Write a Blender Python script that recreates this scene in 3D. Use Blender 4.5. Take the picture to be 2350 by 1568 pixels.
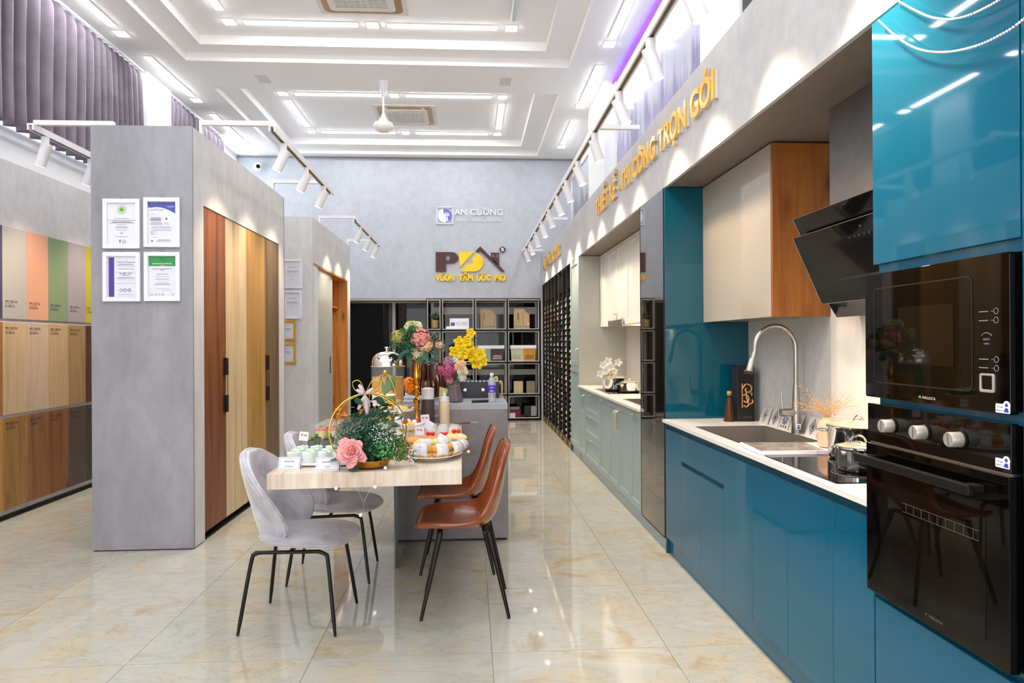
import bpy, bmesh, math, random
from mathutils import Vector, Matrix
random.seed(7)
PI = math.pi
for o in list(bpy.data.objects): bpy.data.objects.remove(o)
SC = bpy.context.scene
COL = SC.collection

# ---------------------------------------------------------------- camera
def make_camera():
    a, th = math.radians(3.5), 0.0055
    pit = math.atan(1.8/1567.0)
    F = Vector((math.sin(a), math.cos(a), 0)); R = Vector((math.cos(a), -math.sin(a), 0)); U = Vector((0, 0, 1))
    F2 = F*math.cos(pit)+U*math.sin(pit); U2 = U*math.cos(pit)-F*math.sin(pit)
    cx = R*math.cos(th)-U2*math.sin(th); cy = R*math.sin(th)+U2*math.cos(th)
    c = bpy.data.cameras.new('camera'); o = bpy.data.objects.new('camera', c); COL.objects.link(o)
    c.sensor_width = 36; c.sensor_fit = 'HORIZONTAL'; c.lens = 1567.0/2350*36
    c.clip_start = 0.05; c.clip_end = 200
    m = Matrix((cx, cy, -F2)).transposed().to_4x4(); m.translation = (0, 0, 1.40)
    o.matrix_world = m
    SC.camera = o
make_camera()

# ---------------------------------------------------------------- world, exposure
w = bpy.data.worlds.new('world'); SC.world = w; w.use_nodes = True
bg = w.node_tree.nodes['Background']; bg.inputs[0].default_value = (0.92, 0.95, 1.0, 1); bg.inputs[1].default_value = 1.6
SC.view_settings.view_transform = 'Standard'; SC.view_settings.look = 'None'
SC.view_settings.gamma = 1.0; SC.view_settings.use_curve_mapping = False
SC.view_settings.exposure = 0.22
SC.render.engine = 'CYCLES'
STRIP = 29.0      # emission of the ceiling light strips
SPOT = 48.0       # watts of one track spot
WARM = (1.0, 0.77, 0.53)
try:
    SC.cycles.use_denoising = True
    SC.cycles.max_bounces = 10; SC.cycles.diffuse_bounces = 5; SC.cycles.glossy_bounces = 5
    SC.cycles.transmission_bounces = 8; SC.cycles.transparent_max_bounces = 12
    SC.cycles.sample_clamp_indirect = 6.0; SC.cycles.caustics_reflective = False; SC.cycles.caustics_refractive = False
except Exception: pass

def daylight():
    # the sky's light falling in through the glass shopfront behind the camera
    L = bpy.data.lights.new('shopfront_daylight', 'AREA'); L.shape = 'RECTANGLE'; L.size = 4.6; L.size_y = 2.5
    L.energy = 90; L.color = (1.0, 0.98, 0.97)
    o = bpy.data.objects.new('shopfront_daylight', L); COL.objects.link(o)
    o.location = (-1.1, -3.7, 1.6); o.rotation_euler = (PI/2, 0, 0)
daylight()

# ---------------------------------------------------------------- helpers
def lin(h, k=1.0):
    if isinstance(h, str):
        h = h.lstrip('#'); c = [int(h[i:i+2], 16)/255 for i in (0, 2, 4)]
        c = [((x+0.055)/1.055)**2.4 if x > 0.04045 else x/12.92 for x in c]
    else: c = list(h)
    return (c[0]*k, c[1]*k, c[2]*k, 1)

class NT:
    def __init__(s, name):
        s.m = bpy.data.materials.new(name); s.m.use_nodes = True; s.t = s.m.node_tree; s.t.nodes.clear()
        s.out = s.n('ShaderNodeOutputMaterial'); s.b = s.n('ShaderNodeBsdfPrincipled'); s.l(s.b, 0, s.out, 0)
    def n(s, ty, **kw):
        x = s.t.nodes.new(ty)
        for k, v in kw.items(): setattr(x, k, v)
        return x
    def l(s, a, ai, b, bi): s.t.links.new(a.outputs[ai], b.inputs[bi])
    def coords(s, scale=(1, 1, 1), rand=False):
        tc = s.n('ShaderNodeTexCoord'); mp = s.n('ShaderNodeMapping'); mp.inputs['Scale'].default_value = scale
        s.l(tc, 'Object', mp, 'Vector')
        if rand:
            oi = s.n('ShaderNodeObjectInfo'); mu = s.n('ShaderNodeMath', operation='MULTIPLY'); mu.inputs[1].default_value = 37.0
            s.l(oi, 'Random', mu, 0); cb = s.n('ShaderNodeCombineXYZ'); s.l(mu, 0, cb, 0); s.l(mu, 0, cb, 1); s.l(mu, 0, cb, 2)
            s.l(cb, 0, mp, 'Location')
        return mp
    def noise(s, src, scale, detail=4, rough=0.5, dist=0.0):
        x = s.n('ShaderNodeTexNoise'); x.inputs['Scale'].default_value = scale; x.inputs['Detail'].default_value = detail
        x.inputs['Roughness'].default_value = rough; x.inputs['Distortion'].default_value = dist; s.l(src, 0, x, 'Vector'); return x
    def ramp(s, src, stops, si=0):
        r = s.n('ShaderNodeValToRGB'); e = r.color_ramp.elements
        while len(e) > 1: e.remove(e[-1])
        e[0].position = stops[0][0]; e[0].color = stops[0][1]
        for p, c in stops[1:]:
            q = e.new(p); q.color = c
        s.l(src, si, r, 0); return r
    def mix(s, f, a, b, mode='MIX', fac=None):
        x = s.n('ShaderNodeMixRGB', blend_type=mode)
        if fac is not None: x.inputs[0].default_value = fac
        else: s.l(f, 0, x, 0)
        for i, q in ((1, a), (2, b)):
            if isinstance(q, tuple): x.inputs[i].default_value = q
            else: s.l(q, 0, x, i)
        return x
    def bump(s, src, strength, dist=0.01):
        x = s.n('ShaderNodeBump'); x.inputs['Strength'].default_value = strength; x.inputs['Distance'].default_value = dist
        s.l(src, 0, x, 'Height'); s.l(x, 0, s.b, 'Normal')

def plain(name, col, rough=0.5, metal=0.0, emit=0.0, ecol=None, trans=0.0, ior=1.45, coat=0.0, spec=0.5, alpha=1.0, sheen=0.0, var=0.0, vs=3.0):
    t = NT(name); b = t.b
    b.inputs['Base Color'].default_value = lin(col); b.inputs['Roughness'].default_value = rough
    b.inputs['Metallic'].default_value = metal; b.inputs['IOR'].default_value = ior
    b.inputs['Transmission Weight'].default_value = trans; b.inputs['Coat Weight'].default_value = coat
    b.inputs['Coat Roughness'].default_value = 0.03
    b.inputs['Specular IOR Level'].default_value = spec; b.inputs['Alpha'].default_value = alpha
    b.inputs['Sheen Weight'].default_value = sheen
    if emit: b.inputs['Emission Color'].default_value = lin(ecol or col); b.inputs['Emission Strength'].default_value = emit
    if var:
        c = t.coords(); nz = t.noise(c, vs, 5)
        r = t.ramp(nz, [(0.3, lin(col, 1-var)), (0.7, lin(col, 1+var))]); t.l(r, 0, b, 'Base Color')
    return t.m

def concrete(name, col, var=0.12, rough=0.62, scale=1.0, stretch=0.45, bump=0.05):
    t = NT(name); c = t.coords((1, 1, stretch)); n1 = t.noise(c, 1.7*scale, 8, 0.62, 0.6); n2 = t.noise(c, 9*scale, 6, 0.7)
    r1 = t.ramp(n1, [(0.30, lin(col, 1-var)), (0.52, lin(col, 1.0)), (0.72, lin(col, 1+var*0.8))])
    r2 = t.ramp(n2, [(0.35, (0.84, 0.84, 0.84, 1)), (0.6, (1, 1, 1, 1))])
    m = t.mix(None, r1, r2, 'MULTIPLY', 0.7); t.l(m, 0, t.b, 'Base Color')
    t.b.inputs['Roughness'].default_value = rough; t.b.inputs['Specular IOR Level'].default_value = 0.35
    t.bump(n2, bump, 0.004); return t.m

def wood(name, c1, c2, c3=None, axis='Z', scale=1.0, rough=0.42, coat=0.0, knots=False, rand=True):
    t = NT(name); st = {'YZ': (7, 0.5, 0.7), 'Z': (9, 9, 0.55), 'Y': (9, 0.55, 9), 'X': (0.55, 9, 9)}[axis]
    c = t.coords(tuple(q*scale for q in st), rand); n1 = t.noise(c, 1.3, 6, 0.6, 1.1); n2 = t.noise(c, 7.0, 6, 0.75, 0.3)
    c3 = c3 or c2
    r1 = t.ramp(n1, [(0.30, lin(c2)), (0.50, lin(c1)), (0.70, lin(c3))])
    r2 = t.ramp(n2, [(0.30, (0.74, 0.70, 0.66, 1)), (0.58, (1, 1, 1, 1))])
    m = t.mix(None, r1, r2, 'MULTIPLY', 0.65)
    if knots:
        ck = t.coords(tuple(0.9*q for q in {'YZ': (4, 1, 1), 'Z': (4.2, 4.2, 1.6), 'Y': (4.2, 1.6, 4.2), 'X': (1.6, 4.2, 4.2)}[axis]), rand)
        v = t.n('ShaderNodeTexVoronoi'); v.inputs['Scale'].default_value = 1.5; t.l(ck, 0, v, 'Vector')
        rk = t.ramp(v, [(0.05, (0.20, 0.12, 0.07, 1)), (0.15, (0.75, 0.62, 0.5, 1)), (0.26, (1, 1, 1, 1))])
        m = t.mix(None, m, rk, 'MULTIPLY', 0.8)
    t.l(m, 0, t.b, 'Base Color'); t.b.inputs['Roughness'].default_value = rough; t.b.inputs['Coat Weight'].default_value = coat
    t.bump(n2, 0.06, 0.003); return t.m

def marble(name):
    t = NT(name); c = t.coords((1, 1, 1), True); n1 = t.noise(c, 1.15, 8, 0.6, 1.9)
    r1 = t.ramp(n1, [(0.26, lin('#a99a80')), (0.40, lin('#c1b8a2')), (0.50, lin('#b9bab2')), (0.60, lin('#c3bfb0')), (0.74, lin('#ad9f86'))])
    c2 = t.coords((0.8, 1.9, 1), True); c2.inputs['Rotation'].default_value = (0, 0, 0.6); n2 = t.noise(c2, 1.5, 9, 0.62, 2.4)
    r2 = t.ramp(n2, [(0.470, (1, 1, 1, 1)), (0.495, (0.78, 0.70, 0.60, 1)), (0.512, (1, 1, 1, 1))])
    m = t.mix(None, r1, r2, 'MULTIPLY', 0.5)
    n3 = t.noise(c, 7, 8, 0.7, 0.5); r3 = t.ramp(n3, [(0.3, (0.88, 0.85, 0.80, 1)), (0.6, (1, 1, 1, 1))])
    m = t.mix(None, m, r3, 'MULTIPLY', 0.55)
    t.l(m, 0, t.b, 'Base Color'); t.b.inputs['Roughness'].default_value = 0.035; t.b.inputs['Specular IOR Level'].default_value = 0.65
    return t.m

def fabric(name, col, col2, scale=5.0, rough=0.9, sheen=0.4, fine=260):
    t = NT(name); c = t.coords(); n1 = t.noise(c, scale, 5, 0.55, 0.8); n2 = t.noise(c, fine, 2)
    r = t.ramp(n1, [(0.35, lin(col)), (0.65, lin(col2))]); t.l(r, 0, t.b, 'Base Color')
    t.b.inputs['Roughness'].default_value = rough; t.b.inputs['Sheen Weight'].default_value = sheen; t.b.inputs['Sheen Roughness'].default_value = 0.4
    t.bump(n2, 0.12, 0.001); return t.m

def leather(name, col, col2):
    t = NT(name); c = t.coords(); n1 = t.noise(c, 6, 5, 0.6, 0.5); n2 = t.noise(c, 220, 3)
    r = t.ramp(n1, [(0.3, lin(col)), (0.7, lin(col2))]); t.l(r, 0, t.b, 'Base Color')
    t.b.inputs['Roughness'].default_value = 0.22; t.b.inputs['Coat Weight'].default_value = 0.5; t.b.inputs['Coat Roughness'].default_value = 0.2
    t.bump(n2, 0.15, 0.001); return t.m

M = {}
def mats():
    M['ceil'] = plain('ceiling_paint', '#faf8f6', 0.75)
    M['white'] = plain('white_paint', '#eef0f0', 0.6)
    M['wallback'] = concrete('back_wall_plaster', '#bfc4cc', 0.05, 0.7, 1.0, 0.8)
    M['fascia'] = concrete('pale_concrete_board', '#c6c5c6', 0.08, 0.6, 1.3, 0.8)
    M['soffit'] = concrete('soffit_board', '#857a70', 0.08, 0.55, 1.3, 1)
    M['block'] = concrete('grey_concrete_board', '#96949b', 0.22, 0.6, 1.5, 0.4)
    M['blockside'] = concrete('light_concrete_board', '#d3d2d1', 0.09, 0.6, 1.5, 0.4)
    M['display'] = concrete('pale_plaster_board', '#cfcbcc', 0.07, 0.6, 1.2, 0.6)
    M['island'] = concrete('island_concrete', '#8f888a', 0.22, 0.55, 2.2, 1)
    M['islandtop'] = concrete('island_top_concrete', '#a9acb4', 0.07, 0.35, 2.2, 1)
    M['splash'] = concrete('splashback_stone', '#c9c7c4', 0.05, 0.4, 2.0, 1)
    M['hoodwall'] = concrete('shaded_wall_board', '#5f5b5a', 0.12, 0.5, 2.0, 1)  # shade above the hood is put into this darker grey
    M['splashwhite'] = plain('splashback_white', '#ece6dc', 0.3)
    M['marble'] = marble('polished_floor_tile')
    M['grout'] = plain('floor_grout', '#8d8370', 0.8)
    M['black'] = plain('black_plinth', '#141312', 0.5)
    M['blackmetal'] = plain('black_metal', '#17130f', 0.35, 0.3)
    M['teal'] = plain('teal_gloss_acrylic', '#125c79', 0.035, spec=0.38)
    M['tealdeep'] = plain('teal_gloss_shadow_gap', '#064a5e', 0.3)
    M['tealside'] = plain('teal_side_panel', '#084c5e', 0.05, spec=0.5)
    M['beige'] = plain('beige_gloss_acrylic', '#ada397', 0.06, spec=0.5)
    M['counter'] = plain('white_quartz', '#ece8e2', 0.22, var=0.02)
    M['sage'] = plain('sage_lacquer', '#9aaaa9', 0.38)
    M['sagewhite'] = plain('cream_lacquer', '#e7e4dc', 0.38)
    M['steel'] = plain('brushed_steel', '#b9b5ae', 0.27, 1.0)
    M['steeldark'] = plain('sink_steel', '#9c958c', 0.42, 0.7)
    M['chrome'] = plain('polished_chrome', '#e8e4de', 0.09, 1.0)
    M['gold'] = plain('polished_gold', '#d79a3c', 0.14, 1.0)
    M['goldwire'] = plain('gold_wire', '#d6b24a', 0.3, 0.9)
    M['brass'] = plain('satin_brass', '#e0cf9a', 0.3, 0.9)
    M['blackglass'] = plain('black_glass', '#070504', 0.03, spec=0.28)
    M['bronzeglass'] = plain('bronze_mirror_glass', '#3d2f22', 0.02, 0.75, coat=1.0)
    M['hood'] = plain('hood_black_glass', '#0d0b09', 0.05, spec=0.4)
    M['glass'] = plain('clear_glass', '#ffffff', 0.0, trans=1.0, ior=1.45)
    M['glassedge'] = plain('dark_glass_edge', '#1c2b23', 0.15)
    M['pane'] = plain('tinted_pane', '#1b1d1e', 0.0, alpha=0.35, spec=0.6)
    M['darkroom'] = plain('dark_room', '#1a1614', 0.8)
    M['darkcurtain'] = fabric('brown_curtain_cloth', '#231a16', '#2e211b')
    M['alu'] = plain('satin_aluminium', '#b9b4ae', 0.42, 0.55)
    M['cupclear'] = plain('clear_cup_wall', '#f2f6f6', 0.03, alpha=0.14)
    M['curtain'] = fabric('mauve_curtain_cloth', '#6a606c', '#7c727e', 3, 0.6, 0.5)
    M['light'] = plain('light_diffuser', '#ffffff', 0.5, emit=STRIP, ecol='#fdfdff')
    M['lightoff'] = plain('unlit_diffuser', '#d2d6d6', 0.4)
    M['purple'] = plain('purple_led', '#7d3cf0', 0.5, emit=2.2, ecol='#6a3cf0')
    M['bulb'] = plain('frosted_bulb', '#f4f0ea', 0.25)
    M['lens'] = plain('spot_lens', '#fffaf0', 0.4, emit=9.0, ecol='#fff0d8')
    M['undercab'] = plain('under_cabinet_led', '#fff2dc', 0.4, emit=14.0, ecol='#ffe6c0')
    M['tracks'] = plain('track_white', '#e6e4e6', 0.45)
    M['slot'] = plain('track_slot', '#6b5d49', 0.6)
    M['letters'] = plain('gold_acrylic_letter', '#ffc01c', 0.2, spec=0.5)
    M['letterside'] = plain('letter_edge', '#d9cfc8', 0.4)
    M['brown'] = plain('brown_letter', '#46201a', 0.35)
    M['yellow'] = plain('yellow_letter', '#fbd000', 0.35)
    M['whitegloss'] = plain('white_gloss', '#f2f3f5', 0.18)
    M['violet'] = plain('violet_print', '#6b5fc0', 0.4)
    M['paper'] = plain('paper', '#dcdce6', 0.55)
    M['ink'] = plain('ink', '#33323c', 0.6)
    M['greyink'] = plain('grey_ink', '#8a8996', 0.6)
    M['navy'] = plain('navy_print', '#4b4f9a', 0.5)
    M['purpleband'] = plain('purple_print', '#4f3a8f', 0.5)
    M['green'] = plain('green_print', '#2f8c4a', 0.5)
    M['frame'] = plain('white_frame', '#e6e5ee', 0.4)
    M['goldframe'] = plain('gilt_frame', '#e2b13c', 0.35, 0.5)
    M['oakside'] = wood('oak_side_panel', '#985a24', '#74411a', '#a86a2c', knots=True)
    M['niche'] = wood('orange_oak_niche', '#c9833a', '#a5652a', '#d8944a', knots=True)
    M['tabletop'] = wood('pale_ash_top', '#d6c4b0', '#bca593', '#e2d5c7', axis='YZ', rand=False)
    M['greyvelvet'] = fabric('grey_velvet', '#9f9ba4', '#c6c2ca', 7, 0.7, 0.8)
    M['tan'] = leather('tan_leather', '#7c3811', '#9a4a1a')
    M['leaf'] = plain('eucalyptus_leaf', '#2f5a44', 0.5, var=0.3)
    M['leaf2'] = plain('fern_green', '#4f7a3c', 0.55, var=0.35)
    M['sagefoliage'] = plain('sage_foliage', '#7f9380', 0.6, var=0.3)
    M['pink'] = plain('pink_petal', '#eea6a8', 0.6, var=0.15, vs=70)
    M['coral'] = plain('coral_petal', '#e8938c', 0.6, var=0.35, vs=45)
    M['peach'] = plain('peach_petal', '#f3bf9c', 0.6, var=0.12, vs=70)
    M['cream'] = plain('cream_petal', '#f0e4c0', 0.6, var=0.1, vs=70)
    M['berry'] = plain('berry_petal', '#bd5a80', 0.6, var=0.5, vs=90)
    M['yellowpetal'] = plain('yellow_petal', '#f7d000', 0.5, var=0.06, vs=70)
    M['whitepetal'] = plain('white_petal', '#f2eee8', 0.55)
    M['orangepetal'] = plain('orange_petal', '#ef8a1c', 0.5)
    M['dried'] = plain('dried_twig', '#caa070', 0.7, var=0.2)
    M['bread'] = plain('bread_crust', '#dd9a45', 0.5, var=0.22)
    M['bread2'] = plain('pale_bread', '#edc98a', 0.55, var=0.12)
    M['red'] = plain('red_tomato', '#d0271a', 0.25)
    M['pineapple'] = plain('yellow_fruit', '#eecb3a', 0.4, var=0.15)
    M['lettuce'] = plain('lettuce', '#6f8a2c', 0.5)
    M['ham'] = plain('ham', '#a5553f', 0.5)
    M['juice'] = plain('orange_juice', '#d19a3e', 0.35, trans=0.25)
    M['tea'] = plain('dark_tea', '#2a0f06', 0.35, spec=0.3)
    M['milk'] = plain('cream_sauce', '#e2cba6', 0.3)
    M['plastic'] = plain('white_plastic', '#e4e8ea', 0.3)
    M['porcelain'] = plain('white_porcelain', '#f4f0ee', 0.15, coat=0.4)
    M['amber'] = plain('amber_glass', '#4a1c0a', 0.05, coat=1.0)
    M['navycase'] = plain('navy_case', '#1c1b28', 0.35)
    M['vasegrey'] = plain('mauve_ribbed_vase', '#6a5f68', 0.5)
    M['pinkvase'] = plain('pink_vase', '#e3b596', 0.4)
    M['soil'] = plain('chocolate_crumb', '#2a1a12', 0.8)
    M['tealicon'] = plain('sticker_blue', '#33459c', 0.5)
    M['twine'] = plain('twine', '#b98a52', 0.8)
    M['spice'] = plain('spice_grains', '#5a3018', 0.5, var=0.6)
    M['cork'] = plain('cork', '#c98a45', 0.7)
    M['bottle_plastic'] = plain('clear_plastic', '#f4f8ff', 0.03, trans=0.95, ior=1.2)
    M['vent'] = plain('vent_plastic', '#e9e5df', 0.5)
    M['ventdark'] = plain('vent_dark', '#6b6259', 0.6)
    M['copper'] = plain('vent_recess', '#b08a5e', 0.35, 0.4)
mats()

W = {}      # world position of every built object
class MB:
    def __init__(s): s.v = []; s.f = []; s.M = Matrix.Identity(4)
    def add(s, vs, fs):
        k = len(s.v); s.v += [s.M @ Vector(p) for p in vs]; s.f += [tuple(i+k for i in q) for q in fs]; return s
    def box(s, x0, x1, y0, y1, z0, z1):
        v = [(x, y, z) for x in (x0, x1) for y in (y0, y1) for z in (z0, z1)]
        return s.add(v, [(0, 1, 3, 2), (4, 6, 7, 5), (0, 4, 5, 1), (2, 3, 7, 6), (0, 2, 6, 4), (1, 5, 7, 3)])
    def prism(s, pts, n0, n1, u, up, n, org=(0, 0, 0)):
        u, up, n, org = Vector(u), Vector(up), Vector(n), Vector(org); k = len(pts)
        v = [org+u*p[0]+up*p[1]+n*n0 for p in pts]+[org+u*p[0]+up*p[1]+n*n1 for p in pts]
        f = [tuple(range(k-1, -1, -1)), tuple(range(k, 2*k))]+[(i, (i+1) % k, k+(i+1) % k, k+i) for i in range(k)]
        return s.add(v, f)
    def tube(s, pts, r, seg=8, caps=True, closed=False):
        pts = [Vector(p) for p in pts]; n = len(pts); rs = r if isinstance(r, (list, tuple)) else [r]*n
        vs = []; prev = None
        for i, p in enumerate(pts):
            if closed: t = pts[(i+1) % n]-pts[i-1]
            else: t = pts[min(i+1, n-1)]-pts[max(i-1, 0)]
            t.normalize()
            if prev is None:
                a = Vector((0, 0, 1)) if abs(t.z) < 0.9 else Vector((1, 0, 0)); nrm = t.cross(a).normalized()
            else: nrm = (prev-t*prev.dot(t)).normalized()
            prev = nrm; b = t.cross(nrm)
            for k in range(seg):
                q = 2*PI*k/seg; vs.append(p+(nrm*math.cos(q)+b*math.sin(q))*rs[i])
        fs = []; m = n if closed else n-1
        for i in range(m):
            j = (i+1) % n
            for k in range(seg): fs.append((i*seg+k, i*seg+(k+1) % seg, j*seg+(k+1) % seg, j*seg+k))
        if caps and not closed: fs += [tuple(range(seg-1, -1, -1)), tuple(range((n-1)*seg, n*seg))]
        return s.add(vs, fs)
    def lathe(s, prof, c=(0, 0, 0), seg=24, axis='Z', sx=1, sy=1, close=True):
        vs = []; fs = []; c = Vector(c); n = len(prof)
        for r, h in prof:
            for k in range(seg):
                q = 2*PI*k/seg; a, b = r*math.cos(q)*sx, r*math.sin(q)*sy
                vs.append(c+(Vector((a, b, h)) if axis == 'Z' else Vector((h, a, b)) if axis == 'X' else Vector((b, h, a))))
        for i in range(n-1):
            for k in range(seg): fs.append((i*seg+k, i*seg+(k+1) % seg, (i+1)*seg+(k+1) % seg, (i+1)*seg+k))
        if close: fs += [tuple(range(seg-1, -1, -1)), tuple(range((n-1)*seg, n*seg))]
        return s.add(vs, fs)
    def ball(s, c, r, seg=12, rings=7, sz=1.0):
        return s.lathe([(max(r*math.sin(PI*i/rings), r*0.02), -r*sz*math.cos(PI*i/rings)) for i in range(rings+1)], c, seg)
    def grid(s, rows):
        n, m = len(rows), len(rows[0]); vs = [p for r in rows for p in r]
        return s.add(vs, [(i*m+j, i*m+j+1, (i+1)*m+j+1, (i+1)*m+j) for i in range(n-1) for j in range(m-1)])
    def text(s, txt, org, u, up, size, ext=0.001, off=0.0, align='CENTER', width=None, spacing=1.0):
        cu = bpy.data.curves.new('t', 'FONT'); cu.body = txt; cu.size = size; cu.extrude = ext; cu.offset = off
        cu.align_x = align; cu.resolution_u = 3; cu.space_character = spacing
        o = bpy.data.objects.new('t', cu); COL.objects.link(o)
        dg = bpy.context.evaluated_depsgraph_get(); me = o.evaluated_get(dg).to_mesh()
        vs = [v.co.copy() for v in me.vertices]; fs = [tuple(p.vertices) for p in me.polygons]
        o.evaluated_get(dg).to_mesh_clear(); bpy.data.objects.remove(o); bpy.data.curves.remove(cu)
        if not vs: return s
        u, up, org = Vector(u), Vector(up), Vector(org); n = u.cross(up)
        k = 1.0
        if width:
            xs = [v.x for v in vs]; k = width/(max(xs)-min(xs))
        return s.add([org+u*v.x*k+up*v.y+n*(v.z+ext) for v in vs], fs)
    def letters(s, axis):
        # split into letters: loose pieces whose spans along the axis overlap belong together
        n = len(s.v); par = list(range(n))
        def find(a):
            while par[a] != a: par[a] = par[par[a]]; a = par[a]
            return a
        for f in s.f:
            for k in f[1:]: par[find(f[0])] = find(k)
        axis = Vector(axis); isl = {}
        for i in range(n): isl.setdefault(find(i), []).append(i)
        sp = sorted([[min(s.v[i].dot(axis) for i in I), max(s.v[i].dot(axis) for i in I), I] for I in isl.values()], key=lambda q: q[0]); out = []
        for a, b, I in sp:
            if out and (min(b, out[-1][1])-max(a, out[-1][0])) > 0.45*min(b-a, out[-1][1]-out[-1][0]): out[-1][1] = max(out[-1][1], b); out[-1][2] += I
            else: out.append([a, b, list(I)])
        res = []
        for a, b, I in out:
            S_ = set(I); mp = {i: k for k, i in enumerate(I)}; m = MB(); m.v = [s.v[i] for i in I]; m.f = [tuple(mp[k] for k in f) for f in s.f if f[0] in S_]; res.append((a, b, m))
        return res
    def build(s, name, mat, parent=None, bev=0.0, smooth=False, seg=2, sub=0, solid=0.0, offset=0.0, label=None, cat=None, group=None, kind=None, org=None):
        vs = s.v
        if parent is not None: o0 = W[parent.name]
        elif org is not None: o0 = Vector(org)
        else:
            xs = [v.x for v in vs]; ys = [v.y for v in vs]; zs = [v.z for v in vs]
            o0 = Vector(((min(xs)+max(xs))/2, (min(ys)+max(ys))/2, min(zs)))
        me = bpy.data.meshes.new(name); me.from_pydata([v-o0 for v in vs], [], s.f); me.validate(); me.update()
        bm = bmesh.new(); bm.from_mesh(me); bmesh.ops.recalc_face_normals(bm, faces=bm.faces) if solid == 0 else None; bm.to_mesh(me); bm.free()
        if isinstance(mat, str): mat = M[mat]
        me.materials.append(mat)
        if smooth:
            me.shade_smooth()
            try: me.set_sharp_from_angle(angle=math.radians(42))
            except Exception: pass
        o = bpy.data.objects.new(name, me); COL.objects.link(o)
        if parent is not None: o.parent = parent; W[o.name] = o0.copy()
        else: o.location = o0; W[o.name] = o0.copy()
        if solid:
            q = o.modifiers.new('solid', 'SOLIDIFY'); q.thickness = solid; q.offset = offset
        if bev:
            q = o.modifiers.new('bevel', 'BEVEL'); q.width = bev; q.segments = seg; q.limit_method = 'ANGLE'
        if sub:
            q = o.modifiers.new('sub', 'SUBSURF'); q.levels = sub; q.render_levels = sub
        tag(o, label, cat, group, kind); return o

def tag(o, label=None, cat=None, group=None, kind=None):
    if label: o['label'] = label
    if cat: o['category'] = cat
    if group: o['group'] = group
    if kind: o['kind'] = kind
    return o
def thing(name, label, cat, loc=(0, 0, 0), group=None):
    o = bpy.data.objects.new(name, None); COL.objects.link(o); o.empty_display_size = 0.1
    o.location = loc; W[o.name] = Vector(loc); return tag(o, label, cat, group)
KIDS = {}
def dup(root, loc=None, rz=None, label=None, group=None, scale=None):
    def cp(o, par):
        c = o.copy(); COL.objects.link(c)
        if par is not None: c.parent = par
        W[c.name] = W.get(o.name, Vector((0, 0, 0)))
        for ch in [q for q in list(o.children)]: cp(ch, c)
        return c
    r = cp(root, None)
    if loc is not None: r.location = loc; W[r.name] = Vector(loc)
    if rz is not None: r.rotation_euler = (0, 0, rz)
    if scale is not None: r.scale = (scale,)*3 if not isinstance(scale, tuple) else scale
    if label: r['label'] = label
    if group: r['group'] = group
    return r
def B(x0, x1, y0, y1, z0, z1): return MB().box(x0, x1, y0, y1, z0, z1)
FX = dict(u=(0, -1, 0), up=(0, 0, 1), n=(-1, 0, 0))   # faces the aisle from the right-hand run
FY = dict(u=(1, 0, 0), up=(0, 0, 1), n=(0, -1, 0))    # faces the entrance
FL = dict(u=(0, 1, 0), up=(0, 0, 1), n=(1, 0, 0))     # faces the aisle from the left
def curve_pts(pts, n=8):
    # Catmull-Rom through the points
    P = [Vector(p) for p in pts]; P = [P[0]*2-P[1]]+P+[P[-1]*2-P[-2]]; out = []
    for i in range(1, len(P)-2):
        for k in range(n):
            t = k/n; a, b, c, d = P[i-1], P[i], P[i+1], P[i+2]
            out.append(0.5*((2*b)+(c-a)*t+(2*a-5*b+4*c-d)*t*t+(3*b-a-3*c+d)*t**3))
    out.append(P[-2]); return out
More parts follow.
